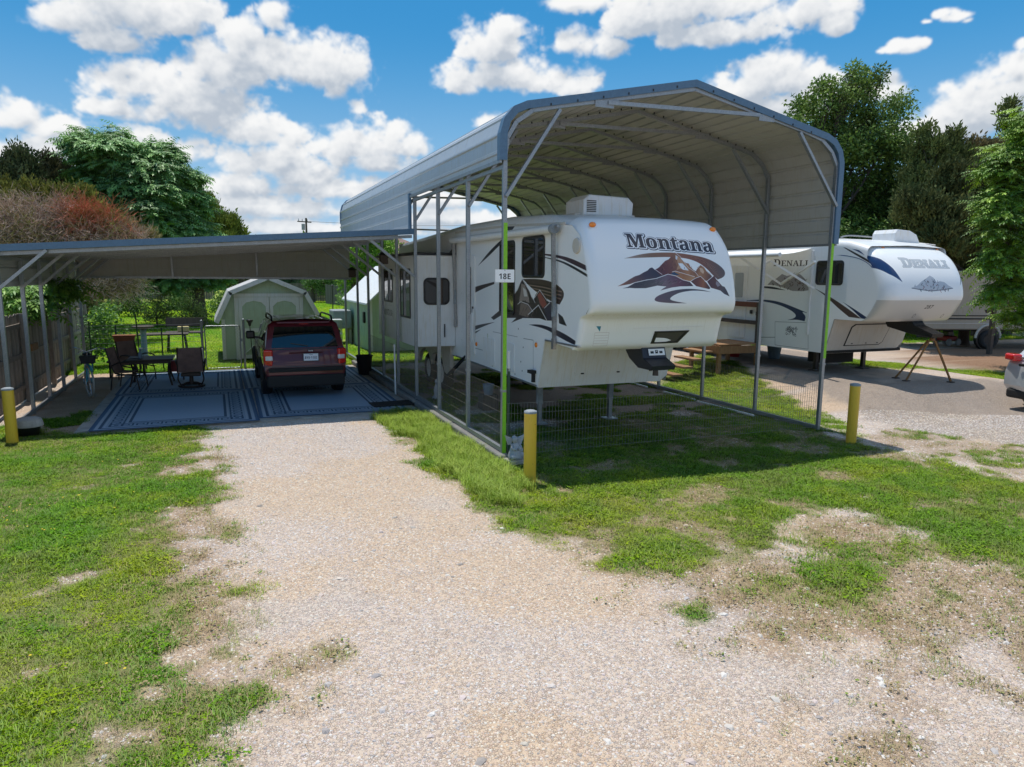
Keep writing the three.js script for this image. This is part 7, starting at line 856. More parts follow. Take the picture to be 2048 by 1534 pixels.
for (const [px, py, r, l, m] of [[1466, 738, 0.2, 'red brown square planter at the foot of the wooden deck', M.redPaint], [1440, 728, 0.16, 'small terracotta pot left of the red brown planter by the deck', M.terracotta], [1546, 742, 0.2, 'pale blue tub under the right hand trailer near the second front post', M.blueCan]]) { const p = G(px, py), t = thing('plant_pot', l, 'pot', p); p.y = groundY(p.x, p.z); mb().lathe([[0.001, 0], [r * 0.75, 0], [r, r * 1.7], [r * 1.08, r * 1.75], [r * 1.08, r * 1.95], [r * 0.95, r * 1.95], [r * 0.9, r * 1.7], [0.001, r * 1.65]], p.x, p.y, p.z, 20).build('pot', m, t); }
{ const p = G(1385, 712), t = thing('lumber_stack', 'pile of grey planks on the ground beyond the front trailer nose', 'lumber', p); for (let k = 0; k < 7; k++) mb().box(2.6, 0.05, 0.14, p.x + 0.1 * (k % 3), 0.05 + 0.07 * k, p.z - 0.1 * (k % 2), 0, 0.5 + 0.05 * (hash2(k, 3) - 0.5)).build('plank', k % 2 ? M.darkWood : M.timber, t); }
// mower and shelter post in the shade at the far right
{ const p = G(1893, 690), t = thing('push_mower', 'red push mower in the shade under the tan trailer', 'mower', p); mb().rbox(0.6, 0.2, 0.5, p.x, 0.28, p.z, 0.06, 3).build('deck', M.redPaint, t); mb().rbox(0.28, 0.22, 0.28, p.x, 0.48, p.z, 0.04, 2).build('engine', M.black, t); mb().tube([V(p.x - 0.2, 0.3, p.z), V(p.x - 0.6, 0.7, p.z), V(p.x - 0.8, 0.9, p.z)], 0.02).build('handle', M.black, t); for (const [a, b] of [[-1, 1], [1, 1], [-1, -1], [1, -1]]) mb().cyl(V(p.x + a * 0.27, 0.14, p.z + b * 0.26), V(p.x + a * 0.27, 0.14, p.z + b * 0.32), 0.14, 0.14, 16).build('wheel', M.capGrey, t); }
{ const p = G(1978, 708), t = thing('shelter_frame', 'dark post with a sloping beam beside the tan trailer', 'frame', p); mb().box(0.14, 1.7, 0.14, p.x, 0.85, p.z).build('post', M.darkWood, t); const a = V(p.x, 1.62, p.z), d = AX.clone().setY(0).normalize(); mb().bar(a.clone().addScaledVector(d, -0.25).add(V(0, -0.1, 0)), a.clone().addScaledVector(d, 1.2).add(V(0, 0.6, 0)), 0.16, 0.1).build('beam', M.darkWood, t); }
// ---------------------------------------------------------------- far fences, house, pole and wires
function farFence(name, label, a, b, h, mat) { const t = thing(name, label, 'fence', a); const d = b.clone().sub(a), L = d.length(), n = Math.min(140, Math.round(L / 0.22)), u = d.clone().normalize(), yaw = Math.atan2(-u.z, u.x); for (let k = 0; k < n; k++) { const p = a.clone().addScaledVector(d, (k + 0.5) / n); mb().box(L / n * 0.93, h * (0.97 + 0.05 * hash2(k, 2)), 0.03, p.x, h / 2, p.z, 0, yaw).build('board', mat[k % mat.length], t); } for (const y of [0.3, h - 0.3]) mb().bar(V(a.x, y, a.z - 0.05), V(b.x, y, b.z - 0.05), 0.05, 0.08).build('rail', mat[0], t); }
{ const m = [0.2, 0.24, 0.17].map((v) => std({ color: rgb(v, v * 0.92, v * 0.88), map: woodTex, roughness: 0.9 })); farFence('board_fence', 'dark grey board fence across the far lawn right of the green shed', G(560, 603), G(700, 604), 1.75, m); farFence('board_fence', 'long grey board fence far behind the left lawn', G(140, 598), G(430, 598), 1.9, m); farFence('board_fence', 'grey leaning board fence nearer the bush right of the green shed', G(652, 609), G(696, 614), 1.75, m); }
{ const t = thing('house', 'distant house with a reddish brown hip roof behind the carport posts', 'house', [17.9, 0, -78]); mb().box(7, 4.4, 7, 18.4, 2.2, -78).build('walls', M.houseWall, t); const r = new THREE.ConeGeometry(5.8, 2.3, 4); mb().add(r, place(18.4, 5.55, -78, 0, Math.PI / 4 + 0.2)).build('roof', M.houseRoof, t); mb().box(1.2, 1.2, 0.1, 17, 3.2, -74.46).build('window', M.glass, t); }
{ const t = thing('house', 'pale gabled house far behind the green shed', 'house', [8.5, 0, -95]); mb().ext([[-4, 0], [4, 0], [4, 2.6], [0, 3.4], [-4, 2.6]], 6, place(8.2, 0, -98)).build('walls', M.houseWall, t); for (const s of [-1, 1]) mb().ext(s < 0 ? [[-4.4, 2.5], [0, 3.5], [0, 3.4], [-4.4, 2.4]].reverse() : [[0, 3.5], [4.4, 2.5], [4.4, 2.4], [0, 3.4]].reverse(), 6.6, place(8.2, 0, -98.3)).build('roof_slope', M.houseRoof, t); }
{ const p = onZ(612, 436, -90), t = thing('utility_pole', 'wooden utility pole far behind above the lean-to roof', 'pole', [p.x, 0, -90]); mb().cyl(V(p.x, 0, -90), V(p.x, p.y, -90), 0.17, 0.11, 10).build('pole', M.darkWood, t); mb().box(1.9, 0.12, 0.12, p.x - 0.2, p.y - 0.45, -90, 0, 0.5).build('crossarm', M.darkWood, t); for (const s of [-0.8, -0.3, 0.4]) mb().cyl(V(p.x - 0.2 + s * 0.88, p.y - 0.4, -90 - s * 0.45), V(p.x - 0.2 + s * 0.88, p.y - 0.12, -90 - s * 0.45), 0.05, 0.03).build('insulator', M.galv, t); mb().cyl(V(p.x - 0.35, p.y - 1.4, -90), V(p.x - 0.35, p.y - 0.7, -90), 0.2, 0.2, 12).build('transformer', M.galv, t); const A = V(p.x, p.y - 0.4, -90), pts = []; for (let i = 0; i <= 14; i++) { const u = i / 14; pts.push(V(lerp(A.x, 60, u), lerp(A.y, 13, u) - 2.2 * Math.sin(Math.PI * u), lerp(-90, -60, u))); } const w = mb().tube(pts, 0.018, 5, 40).build('power_line', M.black); w.userData = { label: 'thin dark power line crossing the sky behind the carport posts', category: 'wire' }; }
// ---------------------------------------------------------------- trees: tapered trunks and limbs, crowns of leaf sprays spread through their volume
function leafQuad(P, N, UVc, IX, c, dir, nrm, len, wid, fold = 0.15) { // a pointed leaf of four faces
  const s = dir.clone().cross(nrm).normalize(), b = P.length / 3, m = c.clone().addScaledVector(dir, len * 0.45), tip = c.clone().addScaledVector(dir, len).addScaledVector(nrm, -len * 0.12);
  for (const v of [c, m.clone().addScaledVector(s, wid).addScaledVector(nrm, fold * wid), m.clone().addScaledVector(s, -wid).addScaledVector(nrm, fold * wid), tip]) { P.push(v.x, v.y, v.z); N.push(nrm.x, nrm.y, nrm.z); UVc.push(0, 0); }
  IX.push(b, b + 1, b + 2, b + 1, b + 3, b + 2);
}
function fin(P, N, U, IX) { const g = new THREE.BufferGeometry(); g.setAttribute('position', new THREE.Float32BufferAttribute(P, 3)); g.setAttribute('normal', new THREE.Float32BufferAttribute(N, 3)); g.setAttribute('uv', new THREE.Float32BufferAttribute(U, 2)); g.setIndex(IX); return g; }
const rv = (r) => { const a = r() * 6.283, y = r() * 2 - 1, q = Math.sqrt(1 - y * y); return V(q * Math.cos(a), y, q * Math.sin(a)); };
function clusterBroad(seed, n, rad, len, wid) { const r = mulberry(seed), P = [], N = [], U = [], I = []; for (let k = 0; k < n; k++) { const d = rv(r), c = d.clone().multiplyScalar(rad * Math.cbrt(r())), dir = d.clone().add(rv(r).multiplyScalar(0.8)).add(V(0, -0.2, 0)).normalize(), nrm = V(0, 1, 0).add(rv(r).multiplyScalar(0.9)).normalize(); nrm.addScaledVector(dir, -nrm.dot(dir)).normalize(); leafQuad(P, N, U, I, c, dir, nrm, len * (0.7 + 0.6 * r()), wid * (0.7 + 0.6 * r())); } return fin(P, N, U, I); }
function clusterFrond(seed, n, len, leaf, wid) { const r = mulberry(seed), P = [], N = [], U = [], I = []; for (let k = 0; k < n; k++) { const a = (k / n) * 6.283 + r(), up = 0.55 + 0.5 * r(), d = V(Math.cos(a), up, Math.sin(a)).normalize(), L = len * (0.75 + 0.5 * r()); let p = V(0, 0, 0); const seg = 7; let dir = d.clone(); for (let i = 0; i < seg; i++) { p = p.clone().addScaledVector(dir, L / seg); dir.add(V(0, -0.2, 0)).normalize(); const side = dir.clone().cross(V(0, 1, 0)).normalize(), nrm = side.clone().cross(dir).normalize(); if (i > 0) for (const s of [1, -1]) leafQuad(P, N, U, I, p, side.clone().multiplyScalar(s).addScaledVector(dir, 0.55).add(V(0, -0.22, 0)).normalize(), nrm, leaf * (0.8 + 0.4 * r()) * (1 - 0.25 * Math.abs(i - 3) / 3), wid); } leafQuad(P, N, U, I, p, dir, V(0, 1, 0), leaf, wid); } return fin(P, N, U, I); }
function clusterJuniper(seed, n, len, wid) { const r = mulberry(seed), P = [], N = [], U = [], I = []; for (let k = 0; k < n; k++) { const d = V(r() - 0.5, 0.5 + 0.7 * r(), r() - 0.5).normalize(), base = rv(r).multiplyScalar(len * 0.35); for (let i = 0; i < 4; i++) { const c = base.clone().addScaledVector(d, len * 0.22 * i), dir = d.clone().add(rv(r).multiplyScalar(0.55)).normalize(); let nrm = rv(r); nrm.addScaledVector(dir, -nrm.dot(dir)).normalize(); leafQuad(P, N, U, I, c, dir, nrm, len * 0.34, wid); } } return fin(P, N, U, I); }
function clusterTwig(seed, n, len, wid) { const r = mulberry(seed), P = [], N = [], U = [], I = []; for (let k = 0; k < n; k++) { let p = rv(r).multiplyScalar(len * 0.4), dir = rv(r).add(V(0, 0.15, 0)).normalize(); for (let i = 0; i < 3; i++) { let nrm = rv(r); nrm.addScaledVector(dir, -nrm.dot(dir)).normalize(); leafQuad(P, N, U, I, p, dir, nrm, len * 0.5, wid * (1 - 0.25 * i)); p = p.clone().addScaledVector(dir, len * 0.42); dir.add(rv(r).multiplyScalar(0.5)).normalize(); } } return fin(P, N, U, I); }
function limb(t, a, b, r0, r1, seed, bend = 0.15, seg = 7) { const r = mulberry(seed), d = b.clone().sub(a), L = d.length(), pts = []; const w1 = rv(r).multiplyScalar(L * bend), w2 = rv(r).multiplyScalar(L * bend * 0.6); for (let i = 0; i <= 6; i++) { const u = i / 6; pts.push(a.clone().addScaledVector(d, u).addScaledVector(w1, Math.sin(Math.PI * u) * 0.6).addScaledVector(w2, Math.sin(2 * Math.PI * u) * 0.4)); } const c = new THREE.CatmullRomCurve3(pts), n = 10, fr = c.computeFrenetFrames(n, false), g = surf(seg, n, (u, v) => { const i = Math.round(v * n), p = c.getPoint(v), rr = lerp(r0, r1, v) * (1 + (v < 0.08 ? 0.4 * (1 - v / 0.08) : 0)), a2 = u * 6.2832; return [p.x + (fr.normals[i].x * Math.cos(a2) + fr.binormals[i].x * Math.sin(a2)) * rr, p.y + (fr.normals[i].y * Math.cos(a2) + fr.binormals[i].y * Math.sin(a2)) * rr, p.z + (fr.normals[i].z * Math.cos(a2) + fr.binormals[i].z * Math.sin(a2)) * rr]; }); t.add(g); return c; }
const broadLeaf = leafMat({ roughness: 0.7, transmission: 0.38, specularIntensity: 0.35 }), cedarLeaf = leafMat({ roughness: 0.85, transmission: 0.2, specularIntensity: 0.2 }), twigMat = leafMat({ roughness: 0.95, transmission: 0.05, specularIntensity: 0.1 });
// blobs: [px, py, radius px, depth z] of each mass of the crown, measured on the photograph and kept as real balls of foliage at that depth
function tree(o) {
  const base = o.base, t = thing(o.name, o.label, o.category || 'tree', base, o.group), r = mulberry(o.seed), B = o.blobs.map(([px, py, rp, z]) => { const c = onZ(px, py, z ?? o.z); const dep = -(AZ.x * (c.x - CAM.x) + AZ.y * (c.y - CAM.y) + AZ.z * (c.z - CAM.z)); return { c, r: (rp * dep) / FOC }; });
  const jit = o.deep ?? 0.6; for (const b of B) { b.c.z += (r() - 0.5) * jit * b.r * 2; }
  if (o.trunk) { const w = mb(), fork = o.fork || base.clone().add(V(0, o.trunk * 0.9, 0)); limb(w, base.clone().add(V(0, -0.15, 0)), fork, o.rad, o.rad * 0.75, o.seed + 1, 0.05, 10); for (const b of B) { const c = limb(w, fork.clone().add(V(0, -0.1, 0)), b.c, o.rad * 0.45, 0.025, o.seed + Math.round(b.c.x * 10), 0.14, 6); for (let k = 0; k < (o.twigs ?? 3); k++) { const a = c.getPoint(0.55 + 0.4 * r()); limb(w, a, b.c.clone().addScaledVector(rv(r), b.r * 0.8), o.rad * 0.12, 0.012, o.seed + k * 31, 0.12, 5); } } w.build('trunk', o.bark || M.bark, t); }
  const colorOf = o.color; const im = o.sprays.map(() => []), q = new THREE.Object3D();
  const tone = []; for (const b of B) { // each mass is made of smaller tufts with gaps between them
    const n = Math.round(o.density * b.r * b.r * (0.8 + 0.4 * r())), nt = Math.max(5, Math.round(o.tufts || 13)), T = []; for (let k = 0; k < nt; k++) { const d = rv(r); d.y = Math.abs(d.y) * 0.9 - 0.25 + (d.y < 0 ? -0.35 : 0); T.push([b.c.clone().addScaledVector(d.normalize(), b.r * (0.55 + 0.4 * r())), b.r * (0.26 + 0.2 * r()), 0.7 + 0.6 * r()]); } void tone;
    for (let k = 0; k < n; k++) { const d = rv(r), tf = T[Math.floor(r() * nt)], s = tf[1] * (r() < 0.6 ? 0.7 + 0.4 * r() : Math.cbrt(r())), loose = r() < 0.12, c = loose ? b.c.clone().addScaledVector(d, b.r * Math.cbrt(r())) : tf[0].clone().add(V(d.x * s, d.y * s * 0.75, d.z * s)); if (c.y < (o.minY ?? 0.3)) continue; im[Math.floor(r() * im.length)].push([c, 0.7 + 0.65 * r(), r() * 6.283, (r() - 0.5) * 0.9, d, r()]); } }
  o.sprays.forEach((g, i) => { const L = im[i]; if (!L.length) return; const m = new THREE.InstancedMesh(g, o.mat, L.length), col = new THREE.Color(); m.name = 'crown'; m.userData.kind = 'stuff'; m.castShadow = m.receiveShadow = true; L.forEach((l, k) => { q.position.copy(l[0]).sub(base); q.rotation.set(l[3], l[2], l[3] * 0.7); q.scale.setScalar(l[1]); q.updateMatrix(); m.setMatrixAt(k, q.matrix); const c = colorOf(l[5], r(), l[0]); m.setColorAt(k, col.setRGB(c[0], c[1], c[2])); }); t.add(m); });
  return t;
}
const frondS = [clusterFrond(1, 8, 0.6, 0.16, 0.03), clusterFrond(2, 7, 0.68, 0.17, 0.032), clusterFrond(3, 9, 0.5, 0.14, 0.028)], broadS = [clusterBroad(4, 26, 0.34, 0.15, 0.042), clusterBroad(5, 22, 0.4, 0.17, 0.045), clusterBroad(6, 30, 0.3, 0.13, 0.04)], junS = [clusterJuniper(7, 20, 0.42, 0.03), clusterJuniper(8, 16, 0.5, 0.034)], twigS = [clusterTwig(9, 22, 0.5, 0.011), clusterTwig(10, 18, 0.6, 0.013)], bigFrond = [clusterFrond(11, 7, 0.46, 0.11, 0.02), clusterFrond(12, 8, 0.4, 0.1, 0.019)], smallB = [clusterBroad(13, 24, 0.24, 0.085, 0.026), clusterBroad(14, 20, 0.28, 0.095, 0.028)];
const two = (a, b, k = 0.25) => (u, v) => { const c = mix3(a, b, u), f = 1.6 * (1 - k + 2 * k * v); return [c[0] * f, c[1] * f, c[2] * f]; };
// left: the big feathery tree, its neighbours and the dead juniper before it
tree({ name: 'feathery_tree', label: 'big dark green tree with drooping feathery leaves left of centre', seed: 101, base: V(-0.9, 0, -40), z: -40, trunk: 2.6, fork: V(-0.95, 2.5, -40), rad: 0.34, mat: broadLeaf, sprays: frondS, density: 210, flat: 0.85, twigs: 4, color: two([0.06, 0.15, 0.045], [0.17, 0.3, 0.085], 0.4), blobs: [[172, 292, 34], [215, 305, 52], [262, 330, 58], [305, 345, 52], [340, 395, 56], [255, 385, 72], [190, 345, 40], [300, 430, 66], [368, 440, 44], [238, 440, 60], [385, 478, 38], [335, 320, 26], [365, 365, 30], [330, 480, 60], [270, 480, 60], [402, 548, 42], [352, 556, 40], [432, 540, 30], [300, 540, 34]] });
tree({ name: 'dead_juniper', label: 'dead juniper with bare grey pink twigs and a rust red top above the lean-to', seed: 102, base: V(-5.3, 0, -31), z: -31, trunk: 2.4, fork: V(-4.7, 2.2, -31.2), rad: 0.24, bark: M.barkGrey, mat: twigMat, sprays: twigS, density: 190, twigs: 6, tufts: 8, color: (u, v, c) => { const red = Math.max(0.25 * v, clamp((c.x + 5.6) * 1.0) * clamp((c.y - 3.7) * 1.4)); const q = mix3(mix3([0.3, 0.24, 0.19], [0.58, 0.48, 0.41], u), [0.5, 0.15, 0.08], red * 0.95); if (v < 0.22) return [0.17 + 0.08 * u, 0.17 + 0.07 * u, 0.06]; return q.map((a) => a * (0.75 + 0.5 * v)); }, blobs: [[40, 440, 30], [95, 432, 24], [150, 440, 26], [205, 446, 24], [228, 440, 12], [70, 415, 12], [120, 412, 10], [180, 425, 12], [60, 470, 44], [130, 462, 42], [225, 470, 34], [10, 468, 36], [100, 500, 48], [190, 485, 40], [270, 490, 22], [205, 572, 36], [250, 568, 28], [160, 568, 30]] });
tree({ name: 'brown_juniper', label: 'olive brown juniper scrub at the right foot of the dead juniper', seed: 103, base: V(-2.6, 0, -32), z: -32.5, mat: cedarLeaf, sprays: junS, density: 90, color: two([0.14, 0.12, 0.05], [0.2, 0.17, 0.07]), blobs: [[255, 478, 30], [285, 480, 26], [225, 470, 26]] });
tree({ name: 'juniper', label: 'dark juniper with a pointed top at the far left above the dead juniper', seed: 104, base: V(-9, 0, -40), z: -40, trunk: 5, rad: 0.2, mat: cedarLeaf, sprays: junS, density: 110, color: two([0.03, 0.05, 0.022], [0.09, 0.1, 0.045]), blobs: [[38, 320, 20], [42, 345, 26], [60, 360, 24], [20, 365, 26], [40, 395, 50], [0, 350, 24], [5, 390, 40]] });
tree({ name: 'juniper', label: 'brownish juniper between the far left juniper and the feathery tree', seed: 105, base: V(-7, 0, -41), z: -41, trunk: 5, rad: 0.2, mat: cedarLeaf, sprays: junS, density: 110, color: two([0.04, 0.05, 0.022], [0.11, 0.1, 0.05]), blobs: [[105, 330, 16], [112, 350, 24], [95, 368, 26], [135, 360, 22], [110, 395, 44], [70, 385, 34]] });
tree({ name: 'juniper', label: 'low olive green juniper top just behind the dead juniper at the left edge', seed: 117, base: V(-7.5, 0, -35), z: -35, trunk: 3, rad: 0.16, mat: cedarLeaf, sprays: junS, density: 110, color: two([0.08, 0.085, 0.02], [0.18, 0.18, 0.04]), blobs: [[20, 395, 30], [75, 392, 26], [125, 400, 24], [-20, 400, 30], [165, 405, 18]] });
for (const [x, s, l] of [[175, 181, 'dark rounded shrub on the far lawn below the dead juniper'], [255, 182, 'middle green shrub on the far lawn left of the young trees'], [452, 183, 'green shrub on the far lawn touching the left side of the shed'], [355, 184, 'dark leafy shrub far behind the two young trees']]) { const b = G(x, s === 184 ? 622 : 634); tree({ name: 'garden_shrub', label: l, category: 'shrub', seed: s, base: b, z: b.z, mat: broadLeaf, sprays: broadS, density: 70, minY: 0.1, color: two([0.05, 0.11, 0.025], [0.14, 0.22, 0.05]), blobs: [[x, 606, 22], [x - 18, 614, 16], [x + 18, 612, 18], [x + 4, 592, 14]] }); }
tree({ name: 'cedar_tree', label: 'yellow green pointed cedar behind the right side of the feathery tree', seed: 106, base: V(1.2, 0, -44), z: -44, trunk: 3, rad: 0.2, mat: cedarLeaf, sprays: junS, density: 120, color: two([0.07, 0.1, 0.02], [0.17, 0.2, 0.035]), blobs: [[412, 405, 14], [420, 430, 22], [437, 445, 26], [455, 458, 22], [468, 468, 18], [430, 470, 36], [450, 490, 36], [400, 450, 24]] });
tree({ name: 'leafy_bush', label: 'bright green leafy bush seen over the wooden fence at the left edge', seed: 107, category: 'bush', base: V(-5.6, 0, -18.5), z: -18.5, trunk: 1.2, rad: 0.07, mat: broadLeaf, sprays: bigFrond, density: 150, color: two([0.05, 0.13, 0.02], [0.16, 0.28, 0.035]), blobs: [[40, 600, 34], [85, 590, 30], [110, 605, 26], [15, 615, 30], [60, 620, 34], [130, 580, 24]] });
tree({ name: 'leafy_bush', label: 'small leafy bush at the end of the wooden fence behind the bicycle', seed: 108, category: 'bush', base: V(-3.0, 0, -22.6), z: -22.6, mat: broadLeaf, sprays: smallB, density: 230, minY: 0.05, color: two([0.04, 0.12, 0.03], [0.13, 0.24, 0.05]), blobs: [[190, 640, 20], [205, 630, 20], [215, 655, 18], [190, 675, 20], [200, 700, 18]] });
tree({ name: 'dark_tree', label: 'dark leaning tree behind the wooden fence, left of the wire fence', seed: 109, base: V(-5.6, 0, -34), z: -34, trunk: 2.6, fork: V(-4.9, 3, -34), rad: 0.3, mat: broadLeaf, sprays: broadS, density: 70, color: two([0.03, 0.07, 0.02], [0.08, 0.14, 0.03]), blobs: [[165, 585, 30], [225, 560, 36], [270, 575, 24]] });
for (const [x, y, l, s] of [[315, 652, 'small olive young tree on the back lawn, left one of two', 111], [385, 655, 'small olive young tree on the back lawn, right one of two nearest the big trunk', 112]]) { const b = G(x, y), z = b.z; tree({ name: 'young_tree', label: l, seed: s, base: b, z, trunk: 0.6, rad: 0.05, mat: cedarLeaf, sprays: smallB, density: 120, minY: 0.1, twigs: 5, color: two([0.09, 0.13, 0.035], [0.2, 0.22, 0.07]), blobs: [[x - 8, 618, 20], [x + 10, 622, 18], [x, 600, 14], [x - 22, 632, 14], [x + 24, 635, 14], [x, 636, 20]] }); }
tree({ name: 'bright_tree', label: 'bright green tree behind the second shed seen between the carport posts', seed: 113, base: V(7.6, 0, -44), z: -44, trunk: 2.2, rad: 0.18, mat: broadLeaf, sprays: broadS, density: 85, color: two([0.07, 0.17, 0.025], [0.2, 0.33, 0.04]), blobs: [[715, 500, 30], [745, 490, 32], [770, 500, 26], [720, 540, 32], [755, 535, 32], [700, 560, 24], [780, 540, 24], [735, 470, 24]] });
tree({ name: 'round_tree', label: 'dark green round tree far behind the second shed under the lean-to roof', seed: 114, base: V(8, 0, -68), z: -68, trunk: 2, rad: 0.25, mat: broadLeaf, sprays: broadS, density: 45, color: two([0.03, 0.09, 0.02], [0.1, 0.19, 0.035]), blobs: [[640, 562, 24], [668, 558, 24], [690, 566, 22], [655, 575, 20], [620, 562, 18]] });
tree({ name: 'conifer', label: 'blue green conifer far behind the green shed roof', seed: 115, base: V(5, 0, -74), z: -74, trunk: 2, rad: 0.2, mat: cedarLeaf, sprays: junS, density: 60, color: two([0.03, 0.07, 0.04], [0.07, 0.12, 0.06]), blobs: [[580, 556, 20], [600, 562, 20], [560, 566, 16]] });
tree({ name: 'leafy_bush', label: 'light green bush in front of the grey board fence right of the green shed', seed: 116, category: 'bush', base: G(692, 622), z: G(692, 622).z, mat: broadLeaf, sprays: broadS, density: 60, color: two([0.1, 0.19, 0.05], [0.22, 0.32, 0.09]), blobs: [[688, 600, 10], [694, 592, 10], [690, 612, 9]] });
// right: the tall elm, the juniper row and the near feathery tree
tree({ name: 'tall_tree', label: 'tall dark tree with small glossy leaves behind the right side of the tall carport', seed: 121, base: V(26.5, 0, -27), z: -27, trunk: 3.2, rad: 0.28, mat: broadLeaf, sprays: broadS, density: 85, twigs: 6, tufts: 17, color: two([0.04, 0.085, 0.018], [0.16, 0.235, 0.05], 0.45), blobs: [[1595, 250, 22], [1812, 300, 26], [1820, 400, 30], [1600, 380, 30], [1735, 152, 12], [1712, 140, 9], [1762, 160, 10], [1690, 190, 40], [1735, 175, 30], [1650, 215, 46], [1705, 240, 58], [1760, 235, 44], [1620, 270, 44], [1665, 300, 58], [1735, 300, 56], [1790, 290, 38], [1605, 330, 36], [1800, 345, 36], [1700, 360, 64], [1770, 385, 56], [1640, 390, 50], [1720, 430, 64], [1790, 440, 48], [1700, 480, 60], [1760, 490, 56], [1670, 450, 50], [1750, 150, 14], [1700, 150, 18], [1660, 172, 20], [1590, 300, 20]] });
const jun = [[1852, 275, 'dark juniper right of the tall tree, first of the row', 131, [[1852, 272, 12], [1850, 298, 20], [1858, 325, 26], [1845, 355, 34], [1860, 395, 46], [1850, 440, 52], [1840, 480, 50]]], [1905, 280, 'olive juniper in the middle of the row behind the right hand trailer', 132, [[1912, 278, 12], [1908, 305, 22], [1890, 325, 24], [1915, 340, 32], [1905, 380, 46], [1915, 430, 54], [1905, 480, 52]]], [1960, 300, 'brownish juniper with bare twigs behind the near bright green tree', 133, [[1945, 300, 14], [1965, 315, 22], [1950, 345, 32], [1975, 380, 44], [1965, 430, 52], [1990, 480, 56], [1960, 490, 46]]], [2020, 240, 'tall pointed juniper at the right edge above the bright green tree', 134, [[2012, 228, 12], [2018, 255, 18], [2035, 290, 34], [2030, 340, 44], [2050, 400, 60], [2080, 330, 50]]]];
for (const [px, , l, s, b] of jun) { const p = onZ(px, 600, -23); tree({ name: 'juniper', label: l, seed: s, base: V(p.x, 0, -23), z: -23, trunk: 4, rad: 0.2, mat: cedarLeaf, sprays: junS, density: 110, twigs: 3, color: s === 133 ? two([0.08, 0.075, 0.035], [0.16, 0.13, 0.06]) : two([0.045, 0.065, 0.022], [0.12, 0.145, 0.045], 0.35), blobs: b }); }
tree({ name: 'hedge', label: 'dark green leafy undergrowth behind the roof of the right hand trailer', category: 'hedge', seed: 135, base: V(24.5, 0, -24.5), z: -24.5, mat: broadLeaf, sprays: broadS, density: 110, color: two([0.035, 0.08, 0.02], [0.11, 0.19, 0.035]), blobs: [[1700, 480, 44], [1760, 470, 44], [1820, 480, 44], [1880, 490, 44], [1930, 500, 44], [1980, 520, 46], [1960, 560, 40], [2030, 540, 46], [1990, 600, 40], [2050, 600, 50]] });
{ const b = onZ(2052, 690, -14), base = V(b.x + 0.4, 0, -14); tree({ name: 'near_feathery_tree', label: 'bright green feathery tree at the right edge nearest the viewer', seed: 141, base, z: -14, trunk: 1.9, fork: V(base.x + 0.1, 2.4, -14), rad: 0.17, mat: broadLeaf, sprays: bigFrond, density: 170, tufts: 20, twigs: 4, color: two([0.06, 0.14, 0.012], [0.19, 0.3, 0.025], 0.4), blobs: [[2040, 262, 34], [2070, 300, 44], [2015, 310, 26], [2060, 370, 48], [2000, 440, 34], [2040, 440, 46], [1992, 470, 22], [2030, 500, 44], [2080, 470, 60], [1990, 520, 22], [2005, 585, 24], [2045, 590, 38], [2075, 560, 46], [1985, 600, 16], [2100, 380, 60], [2110, 620, 40], [2008, 350, 34], [2035, 320, 36], [2062, 430, 46], [2018, 545, 32], [2062, 640, 36], [1988, 400, 22], [2030, 400, 40], [1975, 540, 18]] }); }
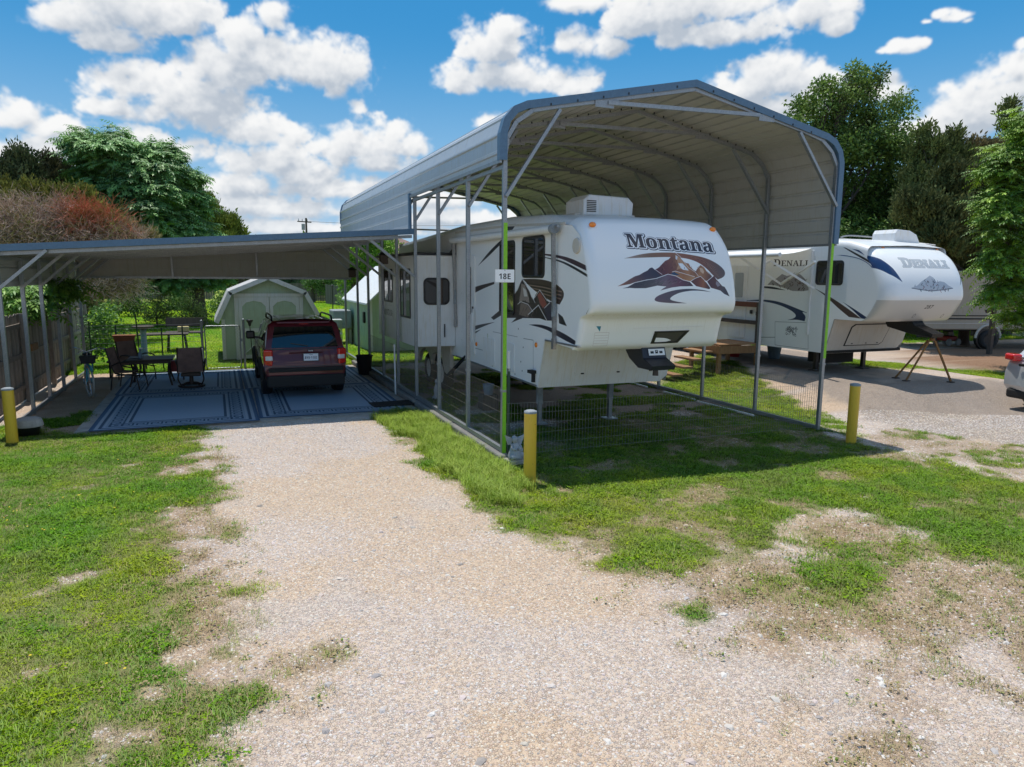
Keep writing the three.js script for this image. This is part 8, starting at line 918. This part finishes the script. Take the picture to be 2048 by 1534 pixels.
tree({ name: 'overhanging_juniper', label: 'large dark juniper spreading over the tan trailer behind the bright feathery tree', seed: 142, base: onZ(1925, 700, -20).setY(0), z: -19.5, trunk: 3.4, rad: 0.22, mat: cedarLeaf, sprays: junS, density: 120, twigs: 4, color: two([0.035, 0.05, 0.018], [0.1, 0.11, 0.04], 0.4), blobs: [[1830, 420, 40], [1880, 440, 50], [1940, 430, 54], [1990, 420, 50], [1850, 490, 44], [1910, 500, 50], [1970, 500, 50], [2030, 470, 54], [1890, 370, 36], [1950, 360, 40], [2010, 360, 40], [1960, 545, 36], [2030, 540, 44]] });
// a row of trees beyond the right edge and in the distance closes the view
for (const [x, z, h, s, l] of [[34, -30, 7, 151, 'broad green tree beyond the tan trailer, out past the right edge'], [-17, -34, 7, 152, 'broad green tree out past the left edge beyond the wooden fence']]) { const t = thing('broad_tree', l, 'tree', [x, 0, z]), w = mb(); limb(w, V(x, -0.1, z), V(x, h * 0.5, z), 0.3, 0.2, s, 0.04, 9); w.build('trunk', M.bark, t); const r = mulberry(s), L = []; for (let k = 0; k < 700; k++) { const d = rv(r); L.push(V(d.x * 3.2, h * 0.68 + d.y * 2.4, d.z * 3.2).multiplyScalar(1).addScaledVector(rv(r), 0.7)); } const m = new THREE.InstancedMesh(broadS[0], broadLeaf, L.length), q = new THREE.Object3D(), c = new THREE.Color(); m.name = 'crown'; m.userData.kind = 'stuff'; L.forEach((p, i) => { q.position.copy(p); q.rotation.set(0, r() * 6, 0); q.scale.setScalar(1.2 + 0.6 * r()); q.updateMatrix(); m.setMatrixAt(i, q.matrix); m.setColorAt(i, c.setRGB(0.05 + 0.05 * r(), 0.12 + 0.08 * r(), 0.03)); }); t.add(m); }
{ const far = [], r = mulberry(900); for (let k = 0; k < 5200; k++) { const a = -62 + 130 * r(), R = 120 + 45 * r(), an = (a * Math.PI) / 180, hgt = 3 + 4.5 * fbm(a * 0.35 + 90, 3, 3, 77); far.push([Math.sin(an) * R, hgt * Math.pow(r(), 0.8), -Math.cos(an) * R, 5 + 3 * r(), r() * 6, 0]); } const col = new THREE.Color(); scatter('far_wood', 'low dark green band of woods along the horizon', 'wood', broadS.slice(0, 2), broadLeaf, far, (q) => { const u = hash2(q[0] * 10, q[2] * 10); return col.setRGB(0.05 + 0.06 * u, 0.11 + 0.08 * u, 0.03); }); }
camera.far = 3000; camera.updateProjectionMatrix();
renderer.render(scene, camera);
